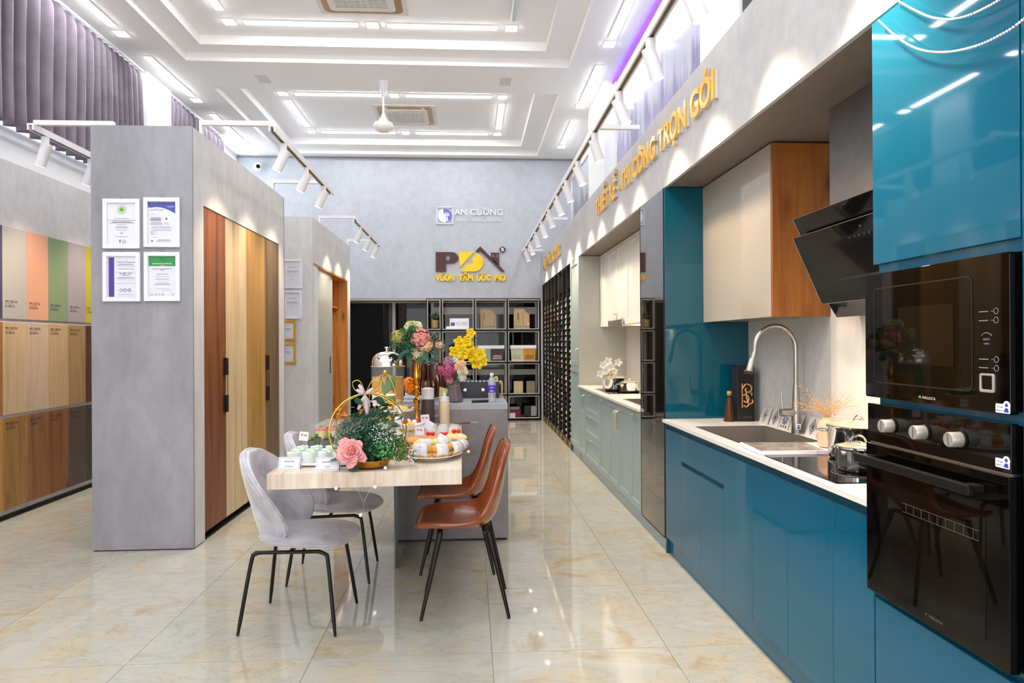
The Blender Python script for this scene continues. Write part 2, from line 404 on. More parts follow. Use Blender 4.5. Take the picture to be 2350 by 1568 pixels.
# ================================================================= SETTING
def S(name, mb, mat, **k): return mb.build(name, mat, kind='structure', **k)
CZ = 4.69
TX0, TX1 = -3.27, 1.20
TR = [(9.0, 12.0), (5.17, 8.13), (1.35, 4.3), (-2.5, 0.48)]
def shell():
    fl = S('floor', B(-4.1, 1.95, -3.6, 13.6, -0.05, -0.004), 'grout', org=(0, 0, 0))
    first = None; r0 = 0.0012
    for i in range(-6, 4):
        for j in range(-9, 13):
            x0 = 0.09+0.8*i; y0 = 3.08+0.7975*j
            xa, xb = max(x0, -4.05)+r0, min(x0+0.8, 1.87)-r0
            ya, yb = max(y0, -3.5)+r0, min(y0+0.7975, 12.2)-r0
            if xb-xa < 0.02 or yb-ya < 0.02: continue
            b = MB().box(xa, xb, ya, yb, -0.012, 0.0)
            o = b.build('tile', 'marble', parent=fl)
    c = MB()
    c.box(-4.1, TX0, -3.6, 12.3, CZ, CZ+0.1); c.box(TX1, 1.95, -3.6, 12.3, CZ, CZ+0.1)
    ys = [12.3]
    for a, b in TR: ys += [b, a]
    ys += [-3.6]
    for k in range(0, len(ys), 2): c.box(TX0, TX1, ys[k+1], ys[k], CZ, CZ+0.1)
    for a, b in TR:
        x0, x1, y0, y1 = TX0+0.24, TX1-0.30, a+0.24, b-0.22
        z0, z1 = CZ+0.1, CZ+0.21
        c.box(TX0-0.1, x0, a-0.1, b+0.1, z0, z1); c.box(x1, TX1+0.1, a-0.1, b+0.1, z0, z1)
        c.box(x0, x1, a-0.1, y0, z0, z1); c.box(x0, x1, y1, b+0.1, z0, z1)
    c.box(-4.1, 1.95, -3.6, 12.3, CZ+0.205, CZ+0.3)
    S('ceiling', c, 'ceil')
    # left wall with a pilaster between the curtains
    S('wall_left', B(-4.15, -4.05, -3.6, 12.3, 0, CZ), 'white')
    S('trim_1', B(-4.05, -3.86, 8.45, 9.12, 2.7, CZ), 'white')
    S('trim_2', B(-4.05, -3.99, -3.6, 12.2, 3.20, 3.24), 'white')
    gl = plain('daylit_window_pane', '#eaf2fb', 0.2, emit=2.6, ecol='#eaf2ff')
    for n_, (a, b_) in ((2, (0.0, 8.42)), (3, (9.15, 12.1))):
        tw = thing('window_%d' % n_, None, None, (-4.04, (a+b_)/2, 3.24)); tag(tw, kind='structure')
        B(-4.048, -4.04, a, b_, 3.32, 4.60).build('pane', gl, parent=tw); f = MB()
        k = a
        while k < b_: f.box(-4.04, -4.02, k, k+0.05, 3.32, 4.6); k += 1.4
        f.build('window_frame', 'white', parent=tw)
    S('wall_right', B(1.86, 1.96, -3.6, 12.3, 0, CZ), 'white')
    # back wall: plaster above, opening below
    b = B(-4.05, 1.86, 12.2, 12.32, 2.20, CZ)
    b.box(-4.05, -2.3, 12.2, 12.32, 0, 2.20); b.box(1.27, 1.86, 12.2, 12.32, 0, 2.20)
    S('wall_back', b, 'wallback')
    S('trim_3', B(-4.05, 1.86, 12.185, 12.2, CZ-0.03, CZ), plain('shadow_trim', '#8e8f93', 0.6))
    # front wall with the glass shopfront behind the camera
    b = B(-4.1, 1.95, -3.62, -3.5, 3.0, CZ); b.box(-4.1, -3.5, -3.62, -3.5, 0, 3.0); b.box(1.4, 1.95, -3.62, -3.5, 0, 3.0)
    S('wall_front', b, 'white')
    # dark room behind the glass
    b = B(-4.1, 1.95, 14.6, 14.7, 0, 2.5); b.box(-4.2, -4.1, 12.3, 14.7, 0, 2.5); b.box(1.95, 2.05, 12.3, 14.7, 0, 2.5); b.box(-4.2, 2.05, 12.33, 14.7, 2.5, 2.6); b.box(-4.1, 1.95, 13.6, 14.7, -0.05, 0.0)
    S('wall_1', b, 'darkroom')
    # window behind the shelf: frame and panes
    t = thing('window_1', None, None, (-0.5, 12.62, 0)); tag(t, kind='structure')
    al = plain('aluminium_frame', '#a9a49c', 0.4, 0.3)
    f = MB(); f.box(-2.3, 1.27, 12.60, 12.66, 2.13, 2.2); f.box(-2.3, 1.27, 12.60, 12.66, 0, 0.06)
    for x in (-2.28, -1.42, -0.72, 0.62, 1.2): f.box(x, x+0.055, 12.60, 12.66, 0.06, 2.13)
    f.box(-0.7, 1.27, 12.61, 12.65, 1.92, 2.05); f.box(-0.7, 1.27, 12.61, 12.65, 0.80, 0.90)
    f.build('window_frame', al, parent=t)
    B(-2.3, 1.27, 12.625, 12.632, 0.06, 2.13).build('pane', 'pane', parent=t)
    S('trim_4', B(-2.3, 1.27, 12.2, 12.6, 2.15, 2.2), al)
    # skirting of the right plinths is part of the cabinets
shell()

def mural(name, stops, sc, vs):
    t = NT(name); c = t.coords((1, sc, 1)); n1 = t.noise(c, 1.2, 7, 0.65, 1.0)
    c2 = t.coords((1, vs, 0.4)); n2 = t.noise(c2, 1.6, 5, 0.6, 0.2)
    gm = t.n('ShaderNodeTexCoord'); sp = t.n('ShaderNodeSeparateXYZ'); t.l(gm, 'Generated', sp, 0)
    ad = t.n('ShaderNodeMath', operation='SUBTRACT'); t.l(n2, 0, ad, 0); t.l(sp, 2, ad, 1)
    ad2 = t.n('ShaderNodeMath', operation='MULTIPLY_ADD'); t.l(n1, 0, ad2, 0); ad2.inputs[1].default_value = 0.5; t.l(ad, 0, ad2, 2)
    r = t.ramp(ad2, stops); t.l(r, 0, t.b, 'Base Color'); t.b.inputs['Roughness'].default_value = 0.12; return t.m
def upper_right_wall():
    m1 = mural('pale_skyline_print', [(0.0, lin('#cdd0e2')), (0.22, lin('#c3c6da')), (0.34, lin('#9591bd')), (0.52, lin('#7f86a0')), (0.7, lin('#6f7c8c'))], 1.4, 5)
    m2 = mural('dark_leaf_print', [(0.0, lin('#b9bec8')), (0.16, lin('#a5aab4')), (0.2, lin('#6f6468')), (0.35, lin('#8a7680')), (0.42, lin('#5d7f86')), (0.5, lin('#6d5a64')), (0.7, lin('#4a444e'))], 2.5, 4)
    m3 = plain('night_print', '#2e2c40', 0.2, var=0.3)
    for (y0, y1, z0, z1, m, lab) in (
        (5.28, 8.44, 2.96, 4.66, m1, 'large pale lavender skyline print filling the middle bay above the sign board'),
        (9.75, 12.15, 2.96, 4.30, m2, 'dark multicoloured print in the far bay above the sign board'),
        (2.6, 4.50, 2.96, 4.66, m3, 'dark night print in the nearest bay above the sign board')):
        t = thing('wall_print', lab, 'poster', (1.85, (y0+y1)/2, z0))
        B(1.845, 1.857, y0, y1, z0, z1).build('print', m, parent=t)
        f = B(1.825, 1.858, y0-0.05, y0, z0, z1); f.box(1.825, 1.858, y1, y1+0.05, z0, z1); f.box(1.825, 1.858, y0, y1, z1, z1+0.03)
        f.build('print_frame', 'white', parent=t, bev=0.004)
    S('trim_5', B(1.70, 1.86, 8.5, 9.68, 2.95, CZ), 'white')
    S('trim_6', B(1.80, 1.86, 4.72, 5.22, 2.95, CZ), 'white')
    t = thing('led_strip', 'glowing purple light strip along the right ceiling edge', 'light', (1.83, 6.9, CZ-0.05))
    B(1.80, 1.84, 5.2, 8.5, CZ-0.035, CZ-0.012).build('strip', 'purple', parent=t)
upper_right_wall()

# sign board (fascia) over the right-hand run
def fascia():
    t = thing('sign_board', 'long pale concrete board carrying gold letters above the kitchens', 'board', (1.30, 5.0, 2.42))
    ys = [-1.0, 1.4, 3.84, 6.28, 8.72, 11.16, 12.19]
    for k in range(len(ys)-1):
        B(1.29, 1.31, ys[k]+0.001, ys[k+1]-0.001, 2.42, 2.95).build('face_panel', 'fascia', parent=t, bev=0.001)
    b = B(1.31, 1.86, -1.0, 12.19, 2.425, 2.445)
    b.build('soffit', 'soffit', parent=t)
    B(1.31, 1.86, -1.0, 12.19, 2.93, 2.95).build('top_board', 'fascia', parent=t)
    def word(txt, y_start, y_end, cap, zb, lab):
        L = thing('sign_lettering', lab, 'lettering', (1.26, (y_start+y_end)/2, zb))
        w = y_start-y_end; sz = cap/0.729
        f = MB(); f.text(txt, (1.270, (y_start+y_end)/2, zb), FX['u'], FX['up'], sz, 0.003, 0.006, width=w)
        g = MB(); g.text(txt, (1.289, (y_start+y_end)/2, zb), FX['u'], FX['up'], sz, 0.0085, 0.003, width=w)
        fs = f.letters(FX['u'])
        for a, b_, m in g.letters(FX['u']):
            o = m.build('letter', 'letterside', parent=L)
            for a2, b2, m2 in fs:
                if a-0.004 < (a2+b2)/2 < b_+0.004: m2.build('letter_face', 'letters', parent=o)
    word('THIẾT KẾ - THI CÔNG TRỌN GÓI', 6.80, 3.46, 0.155, 2.665, 'big gold raised letters along the sign board over the teal kitchen')
    word('MÁY MÓC ACRYLIC', 11.75, 9.55, 0.17, 2.64, 'small distant gold letters on the sign board over the black rack')
fascia()

# ================================================================= RIGHT-HAND RUN
XF = 1.285; XW = 1.86
def door_slab(name, y0, y1, z0, z1, mat, parent, x=XF, th=0.019, gap=0.0015, bev=0.0012):
    return B(x, x+th, y0+gap, y1-gap, z0, z1).build(name, mat, parent=parent, bev=bev)

def teal_base():
    units = [('teal gloss base unit nearest the oven tower', 2.11, 2.36, 'one'),
             ('teal gloss base unit under the cooktop edge, second from the oven tower', 2.36, 2.71, 'one'),
             ('wide teal gloss base unit below the open magazine and sink', 2.71, 3.41, 'two'),
             ('teal gloss base unit with a wide drawer over two doors, below the sink', 3.41, 4.11, 'drawer'),
             ('narrow teal gloss base unit beside the bronze glass fridge', 4.11, 4.44, 'one')]
    for lab, y0, y1, kd in units:
        t = thing('base_cabinet', lab, 'cabinet', (1.57, (y0+y1)/2, 0), 'teal base cabinets')
        c = B(XF+0.02, XW-0.002, y0+0.001, y1-0.001, 0.112, 0.68); c.box(XF+0.02, XF+0.04, y0+0.001, y1-0.001, 0.68, 0.85); c.build('carcass', 'tealdeep', parent=t)
        B(1.31, 1.325, y0, y1, 0.0, 0.112).build('plinth', 'teal', parent=t)
        if kd == 'one': door_slab('door', y0, y1, 0.112, 0.826, 'teal', t)
        elif kd == 'two':
            ym = (y0+y1)/2; door_slab('door', y0, ym, 0.112, 0.826, 'teal', t); door_slab('door', ym, y1, 0.112, 0.826, 'teal', t)
        else:
            ym = (y0+y1)/2; door_slab('door', y0, ym, 0.112, 0.640, 'teal', t); door_slab('door', ym, y1, 0.112, 0.640, 'teal', t)
            door_slab('drawer', y0, y1, 0.668, 0.826, 'teal', t)
teal_base()

def worktop(y0, y1, name_lab, sink, zt=0.888):
    # white quartz slab with a rectangular cut-out for the sink
    x0, x1 = 1.262, XW
    b = MB(); zb = zt-0.020
    sx0, sx1, sy0, sy1 = sink
    b.box(x0, x1, y0, sy0, zb, zt); b.box(x0, x1, sy1, y1, zb, zt); b.box(x0, sx0, sy0, sy1, zb, zt); b.box(sx1, x1, sy0, sy1, zb, zt)
    o = b.build('worktop', 'counter'); tag(o, name_lab, 'worktop'); return o
worktop(2.10, 4.44, 'white quartz worktop along the teal kitchen', (1.345, 1.770, 3.34, 4.005))

def sink(sx0, sx1, sy0, sy1, lab, zt=0.888, d=0.2):
    t = thing('kitchen_sink', lab, 'sink', ((sx0+sx1)/2, (sy0+sy1)/2, zt-d))
    b = MB(); w = 0.004; r = 0.0
    b.box(sx0, sx1, sy0, sy1, zt-d, zt-d+w)
    b.box(sx0, sx0+w, sy0, sy1, zt-d, zt-0.002); b.box(sx1-w, sx1, sy0, sy1, zt-d, zt-0.002)
    b.box(sx0, sx1, sy0, sy0+w, zt-d, zt-0.002); b.box(sx0, sx1, sy1-w, sy1, zt-d, zt-0.002)
    b.build('basin', 'steeldark', parent=t)
    f = MB(); e = 0.012
    f.box(sx0-e, sx1+e, sy0-e, sy0, zt-0.001, zt+0.0015); f.box(sx0-e, sx1+e, sy1, sy1+e, zt-0.001, zt+0.0015)
    f.box(sx0-e, sx0, sy0, sy1, zt-0.001, zt+0.0015); f.box(sx1, sx1+e, sy0, sy1, zt-0.001, zt+0.0015)
    f.build('rim', 'steel', parent=t)
    MB().lathe([(0.045, 0), (0.045, 0.004), (0.03, 0.006), (0.028, 0.002)], ((sx0+sx1)/2, (sy0+sy1)/2, zt-d+w), 20).build('drain', 'chrome', parent=t, smooth=True)
    return t
sink(1.352, 1.763, 3.345, 4.0, 'square steel sink in the teal kitchen worktop')

def splash():
    t = thing('splashback', 'grey stone splashback behind the teal kitchen sink', 'splashback', (1.853, 3.9, 0.888))
    B(1.848, 1.859, 3.40, 4.44, 0.888, 1.53).build('panel', 'splash', parent=t)
    t = thing('splashback', 'bright white splashback under the slanted hood', 'splashback', (1.853, 2.7, 0.888))
    B(1.848, 1.859, 2.108, 3.399, 0.888, 1.60).build('panel', 'splashwhite', parent=t)
    t = thing('chimney_casing', 'shade-darkened concrete-look boxed casing rising above the slanted hood', 'casing', (1.72, 2.55, 2.0))
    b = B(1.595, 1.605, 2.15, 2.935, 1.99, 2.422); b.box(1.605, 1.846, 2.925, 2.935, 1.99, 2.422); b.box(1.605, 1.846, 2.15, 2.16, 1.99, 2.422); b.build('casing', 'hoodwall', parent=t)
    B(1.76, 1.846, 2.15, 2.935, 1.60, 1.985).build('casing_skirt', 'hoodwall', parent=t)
splash()

def tower():
    t = thing('oven_tower', 'tall teal gloss tower housing the two black ovens', 'cabinet', (1.57, 1.82, 0))
    y0, y1 = 1.520, 2.106
    c = B(XF+0.022, XW-0.001, y0+0.001, y1-0.022, 0.10, 0.605); c.box(XF+0.022, XW-0.001, y0+0.001, y1-0.022, 1.612, 2.405); c.box(XF+0.010, XF+0.03, y0+0.001, y1-0.022, 1.196, 1.228)
    c.box(XF+0.022, XW-0.001, y0+0.001, y0+0.020, 0.605, 1.612); c.box(1.80, XW-0.001, y0+0.02, y1-0.022, 0.605, 1.612); c.box(XF+0.012, XF+0.022, y0+0.001, y1-0.022, 1.608, 1.64); c.build('carcass', 'teal', parent=t)
    B(XF+0.021, XW-0.001, y1-0.020, y1, 0.0, 2.408).build('side_panel', 'teal', parent=t)
    B(1.31, 1.325, y0, y1-0.02, 0, 0.11).build('plinth', 'teal', parent=t)
    door_slab('door', y0, y1, 1.640, 2.408, 'teal', t)
    door_slab('drawer', y0, y1, 0.112, 0.582, 'teal', t)
    # neighbour towards the entrance
    t = thing('tall_cabinet', 'tall teal gloss cupboard at the right edge, nearest the camera', 'cabinet', (1.57, 1.2, 0))
    B(XF+0.022, XW-0.001, 0.90, 1.515, 0.10, 2.405).build('carcass', 'tealdeep', parent=t)
    B(1.31, 1.325, 0.90, 1.515, 0, 0.11).build('plinth', 'teal', parent=t)
    door_slab('door', 0.90, 1.517, 0.112, 1.2, 'teal', t); door_slab('door', 0.90, 1.517, 1.203, 2.408, 'teal', t)
tower()

def rrect(y0, y1, z0, z1, r=0.012, n=4):
    # outline in (u, up) coordinates of FX: u = -y
    pts = []
    a0, a1 = -y1, -y0
    for (cx, cz, s) in ((a1-r, z1-r, 0), (a0+r, z1-r, 90), (a0+r, z0+r, 180), (a1-r, z0+r, 270)):
        for k in range(n+1):
            q = math.radians(s+90*k/n); pts.append((cx+r*math.cos(q), cz+r*math.sin(q)))
    return pts
def sticker(parent, yc, zc, x, name='sticker'):
    st = MB().prism(rrect(yc-0.022, yc+0.022, zc-0.012, zc+0.010, 0.003), -x, -x+0.0006, **FX)
    st.prism([(-yc+0.012+0.011*math.cos(2*PI*k/16), zc+0.007+0.011*math.sin(2*PI*k/16)) for k in range(16)], -x, -x+0.0008, **FX)
    s = st.build(name, 'whitegloss', parent=parent)
    ic = MB(); ic.prism([(-yc+0.012+0.0045*math.cos(2*PI*k/12), zc+0.008+0.0045*math.sin(2*PI*k/12)) for k in range(12)], -x+0.0008, -x+0.0012, **FX)
    ic.prism([(-yc+0.005, zc-0.009), (-yc+0.019, zc-0.009), (-yc+0.0165, zc), (-yc+0.012, zc+0.0015), (-yc+0.0075, zc)], -x+0.0008, -x+0.0012, **FX)
    ic.build('icon', 'tealicon', parent=s)
    tx = MB(); tx.text('Gọi ngay', (x-0.0006, yc+0.008, zc+0.001), FX['u'], FX['up'], 0.0055, 0.0002); tx.text('18001212', (x-0.0006, yc+0.008, zc-0.008), FX['u'], FX['up'], 0.0062, 0.0002)
    tx.build('writing', 'greyink', parent=s)
def ovens():
    y0, y1 = 1.526, 2.112
    # microwave
    t = thing('microwave_oven', 'built-in black glass microwave with a square steel knob, upper of the two', 'microwave', (1.29, 1.82, 1.22))
    B(1.306, 1.70, y0+0.03, y1-0.04, 1.235, 1.60).build('body', 'black', parent=t)
    xf = 1.262
    MB().prism(rrect(y0, y1, 1.222, 1.607, 0.006), -1.284, -xf, **FX).build('front_glass', 'blackglass', parent=t, bev=0.0015)
    # raised window surround (rounded line) and inner window
    o = rrect(1.643, 2.063, 1.268, 1.562, 0.018, 5); i = rrect(1.647, 2.059, 1.272, 1.558, 0.015, 5)
    m = MB(); k = len(o); u, up, n = Vector(FX['u']), Vector(FX['up']), Vector(FX['n'])
    vs = [u*p[0]+up*p[1]+n*(-xf+0.001) for p in o]+[u*p[0]+up*p[1]+n*(-xf+0.001) for p in i]
    m.add(vs, [(q, (q+1) % k, k+(q+1) % k, k+q) for q in range(k)])
    m.build('window_groove', plain('groove_metal', '#3b342e', 0.3, 0.6), parent=t)
    MB().prism(rrect(1.712, 1.942, 1.330, 1.496, 0.004), -xf+0.0003, -xf+0.0012, **FX).build('window', plain('oven_window', '#1a130d', 0.02, spec=0.3), parent=t)
    for zc in (1.469, 1.447, 1.352, 1.331):
        r = MB(); r.tube([(xf-0.001, 1.566+0.007*math.cos(2*PI*q/16), zc+0.007*math.sin(2*PI*q/16)) for q in range(16)], 0.0007, 5, closed=True)
        r.box(xf-0.0012, xf, 1.575, 1.582, zc-0.0005, zc+0.0005); r.box(xf-0.0012, xf, 1.592, 1.622, zc-0.001, zc+0.001)
        r.build('touch_button', 'greyink', parent=t)
    r = MB(); r.tube([(xf-0.001, 1.597+0.022*math.cos(math.radians(a)), 1.395+0.022*math.sin(math.radians(a))) for a in range(40, 141, 10)], 0.0008, 5)
    r.text('WATT', (xf-0.0008, 1.597, 1.398), FX['u'], FX['up'], 0.008, 0.0002); r.text('START', (xf-0.0008, 1.597, 1.388), FX['u'], FX['up'], 0.006, 0.0002)
    r.build('dial_marks', 'greyink', parent=t)
    # square knob
    kb = MB(); yc, zc = 1.594, 1.294
    oo = rrect(yc-0.023, yc+0.023, zc-0.023, zc+0.023, 0.005); ii = rrect(yc-0.018, yc+0.018, zc-0.016, zc+0.018, 0.003)
    for dd0, dd1 in ((0.0, 0.005),):
        k = len(oo); vs = []
        for P, d in ((oo, dd1), (ii, dd1), (oo, dd0), (ii, dd0)): vs += [u*p[0]+up*p[1]+n*(-xf+d) for p in P]
        fs = []
        for q in range(k):
            r_ = (q+1) % k; fs += [(q, r_, k+r_, k+q), (q, r_, 2*k+r_, 2*k+q), (k+q, k+r_, 3*k+r_, 3*k+q)]
        kb.add(vs, fs)
    kn = kb.build('knob', 'alu', parent=t, bev=0.001, smooth=True)
    MB().prism(rrect(yc-0.018, yc+0.018, zc-0.016, zc+0.018, 0.003), -xf, -xf+0.002, **FX).build('knob_face', 'blackglass', parent=kn)
    lg = MB(); lg.text('M. MALLOCA', (xf, 1.818, 1.236), FX['u'], FX['up'], 0.0105, 0.0002, 0.0, width=0.068); lg.build('lettering', plain('pale_print', '#c9c4bd', 0.5), parent=t)
    sticker(t, 1.548, 1.237, xf)
    # oven
    t = thing('wall_oven', 'built-in black glass oven with three steel knobs, lower of the two', 'oven', (1.29, 1.82, 0.61))
    B(1.306, 1.72, y0+0.03, y1-0.04, 0.625, 1.19).build('body', 'black', parent=t)
    MB().prism(rrect(y0, y1-0.008, 1.083, 1.201, 0.003), -1.284, -1.264, **FX).build('control_panel', 'blackglass', parent=t, bev=0.001)
    d = MB().prism(rrect(y0, y1-0.008, 0.612, 1.076, 0.004), -1.284, -1.258, **FX).build('door', 'blackglass', parent=t, bev=0.001)
    B(1.270, 1.30, y0+0.004, y1-0.014, 1.076, 1.083).build('trim', 'steel', parent=t)
    MB().prism(rrect(1.60, 2.03, 0.665, 0.965, 0.004), -1.258+0.0002, -1.258+0.0010, **FX).build('window', plain('smoked_window', '#120d0a', 0.02, spec=0.3), parent=d)
    rk = MB()
    for zc in (0.925, 0.900):
        rk.tube([(1.2565, 1.62, zc), (1.2565, 1.92, zc)], 0.0009, 5)
    for q in range(9): rk.tube([(1.2565, 1.64+q*0.033, 0.925), (1.2565, 1.64+q*0.033, 0.900)], 0.0006, 4)
    rk.build('rack', plain('dim_rack', '#6f6659', 0.4, 0.7), parent=d)
    lg = MB(); lg.text('M. MALLOCA', (1.258, 1.79, 0.636), FX['u'], FX['up'], 0.0105, 0.0003, 0.0002, width=0.07); lg.build('lettering', plain('dim_print', '#5a544d', 0.5), parent=d)
    h = MB(); h.box(1.205, 1.222, 1.590, 2.085, 1.020, 1.046); h.box(1.222, 1.258, 1.600, 1.640, 1.024, 1.042); h.box(1.222, 1.258, 2.045, 2.085, 1.024, 1.042)
    h.build('handle', plain('matt_black_handle', '#0c0a09', 0.5, spec=0.3), parent=d, bev=0.003)
    for yc in (1.975, 1.828, 1.688):
        kn = MB().lathe([(0.0175, 0.0), (0.0195, -0.002), (0.0195, -0.033), (0.0180, -0.0350)], (1.262, yc, 1.143), 28, axis='X').build('knob', 'alu', parent=t, smooth=True)
        ang = {1.975: 0.0, 1.828: 0.0, 1.688: 0.15}[yc]
        MB().tube([(1.2265, yc+0.016*math.sin(ang), 1.143+0.016*math.cos(ang)), (1.2265, yc-0.016*math.sin(ang), 1.143-0.016*math.cos(ang))], 0.0007, 4).build('knob_mark', 'black', parent=kn)
        MB().lathe([(0.022, 0.0), (0.022, -0.004), (0.019, -0.006)], (1.264, yc, 1.143), 28, axis='X').build('knob_collar', 'blackmetal', parent=t, smooth=True)
    sticker(t, 1.552, 1.106, 1.2638)
ovens()

def cooktop():
    t = thing('induction_cooktop', 'black glass cooktop set in the teal kitchen worktop', 'cooktop', (1.5, 2.65, 0.888))
    B(1.300, 1.74, 2.36, 2.955, 0.8885, 0.8925).build('glass_plate', 'blackglass', parent=t, bev=0.001)
    r = MB()
    for (x, y, R_) in ((1.47, 2.53, 0.085), (1.60, 2.78, 0.09)):
        r.tube([(x+R_*math.cos(2*PI*q/32), y+R_*math.sin(2*PI*q/32), 0.8926) for q in range(32)], 0.0006, 4, closed=True)
    r.build('zone_ring', 'greyink', parent=t)
cooktop()

def pot(name, lab, x, y, z, r, h, lid_h, group=None, handle_ang=(0.2, 0.2+PI), z0=0.0):
    t = thing(name, lab, 'pot', (x, y, z), group)
    MB().lathe([(r*0.90, 0.0), (r*0.97, 0.006), (r, 0.02), (r, h-0.01), (r*1.04, h-0.003), (r*1.05, h), (r*1.01, h), (r*0.97, h-0.01), (r*0.95, 0.02), (0.01, 0.012)], (x, y, z), 40).build('body', 'chrome', parent=t, smooth=True)
    lg = plain('lid_glass', '#d8d3b8', 0.02, alpha=0.45, coat=1.0)
    MB().lathe([(r*1.0, h+0.001), (r*0.85, h+lid_h*0.45), (r*0.5, h+lid_h*0.85), (0.01, h+lid_h)], (x, y, z), 36).build('lid', lg, parent=t, smooth=True)
    MB().lathe([(r*1.05, h-0.001), (r*1.06, h+0.004), (r*1.0, h+0.006), (r*0.98, h+0.001)], (x, y, z), 40, close=False).build('lid_rim', 'chrome', parent=t, smooth=True)
    kz = z+h+lid_h
    k = MB(); rr = r*0.42 if r < 0.1 else r*0.2
    k.tube([(x+rr*math.cos(a), y, kz-0.01+rr*1.05*math.sin(a)) for a in [PI*q/12 for q in range(13)]], 0.0042, 8); k.lathe([(0.018, kz-0.004-z), (0.018, kz-z), (0.01, kz+0.003-z)], (x, y, z), 16)
    k.build('lid_handle', 'chrome', parent=t, smooth=True)
    for a in handle_ang:
        hz = z+h*0.86; c, s_ = math.cos(a), math.sin(a)
        pts = [(x+c*(r+dd)-s_*ww, y+s_*(r+dd)+c*ww, hz+0.004*q) for q, (dd, ww) in enumerate(((0, -0.035), (0.025, -0.035), (0.038, -0.018), (0.040, 0), (0.038, 0.018), (0.025, 0.035), (0, 0.035)))]
        pts = [(p[0], p[1], hz) for p in pts]
        MB().tube(curve_pts(pts, 4), 0.0045, 8).build('handle', 'chrome', parent=t, smooth=True)
    return t
pot('stock_pot', 'large shiny steel stock pot with glass lid at the back of the cooktop', 1.665, 2.84, 0.8935, 0.122, 0.137, 0.030, handle_ang=(PI*0.85, PI*1.85))
pot('saucepan', 'small shiny steel casserole in front of the large stock pot', 1.512, 2.585, 0.8935, 0.080, 0.088, 0.022, handle_ang=(-PI*0.45, PI*0.55))

def faucet():
    t = thing('kitchen_faucet', 'tall brushed steel gooseneck faucet behind the sink', 'faucet', (1.79, 3.66, 0.888))
    x, y = 1.79, 3.66
    MB().lathe([(0.026, 0), (0.026, 0.006), (0.024, 0.10), (0.0185, 0.22), (0.015, 0.27)], (x, y, 0.888), 20).build('base', 'steel', parent=t, smooth=True)
    pts = [(x, y, 1.15), (x, y, 1.30)]
    for k in range(0, 13):
        a = PI*k/12*1.02; pts.append((x-0.112+0.112*math.cos(a), y+0.02*k/12, 1.355+0.128*math.sin(a)))
    pts += [(x-0.226, y+0.02, 1.335), (x-0.236, y+0.02, 1.300)]
    MB().tube(curve_pts(pts, 3), 0.0125, 14).build('spout', 'steel', parent=t, smooth=True)
    MB().tube([(x-0.236, y+0.02, 1.302), (x-0.242, y+0.02, 1.285), (x-0.256, y+0.02, 1.235)], [0.014, 0.0165, 0.0185], 16).build('spray_head', 'steel', parent=t, smooth=True)
    v = MB().tube([(x, y, 1.005), (x-0.03, y, 1.005), (x-0.088, y-0.0, 1.005)], 0.022, 16).build('valve', 'steel', parent=t, smooth=True)
    MB().tube([(x-0.078, y, 1.015), (x-0.080, y, 1.06), (x-0.086, y, 1.125)], [0.006, 0.0055, 0.005], 8).build('lever', 'steel', parent=t, smooth=True)
    s = MB().prism([(-0.015, 0.915), (0.012, 0.915), (0.012, 0.945), (-0.015, 0.945)], 0.0, 0.001, FY['u'], FY['up'], FY['n'], (x, y-0.0262, 0)).build('sticker', 'whitegloss', parent=t)
    MB().prism([(-0.010, 0.918), (0.009, 0.918), (0.006, 0.928), (-0.006, 0.928)], 0.001, 0.0015, FY['u'], FY['up'], FY['n'], (x, y-0.0262, 0)).prism([(-0.005+0.0, 0.930), (0.005, 0.930), (0.005, 0.939), (-0.005, 0.939)], 0.001, 0.0015, FY['u'], FY['up'], FY['n'], (x, y-0.0262, 0)).build('icon', 'tealicon', parent=s)
faucet()

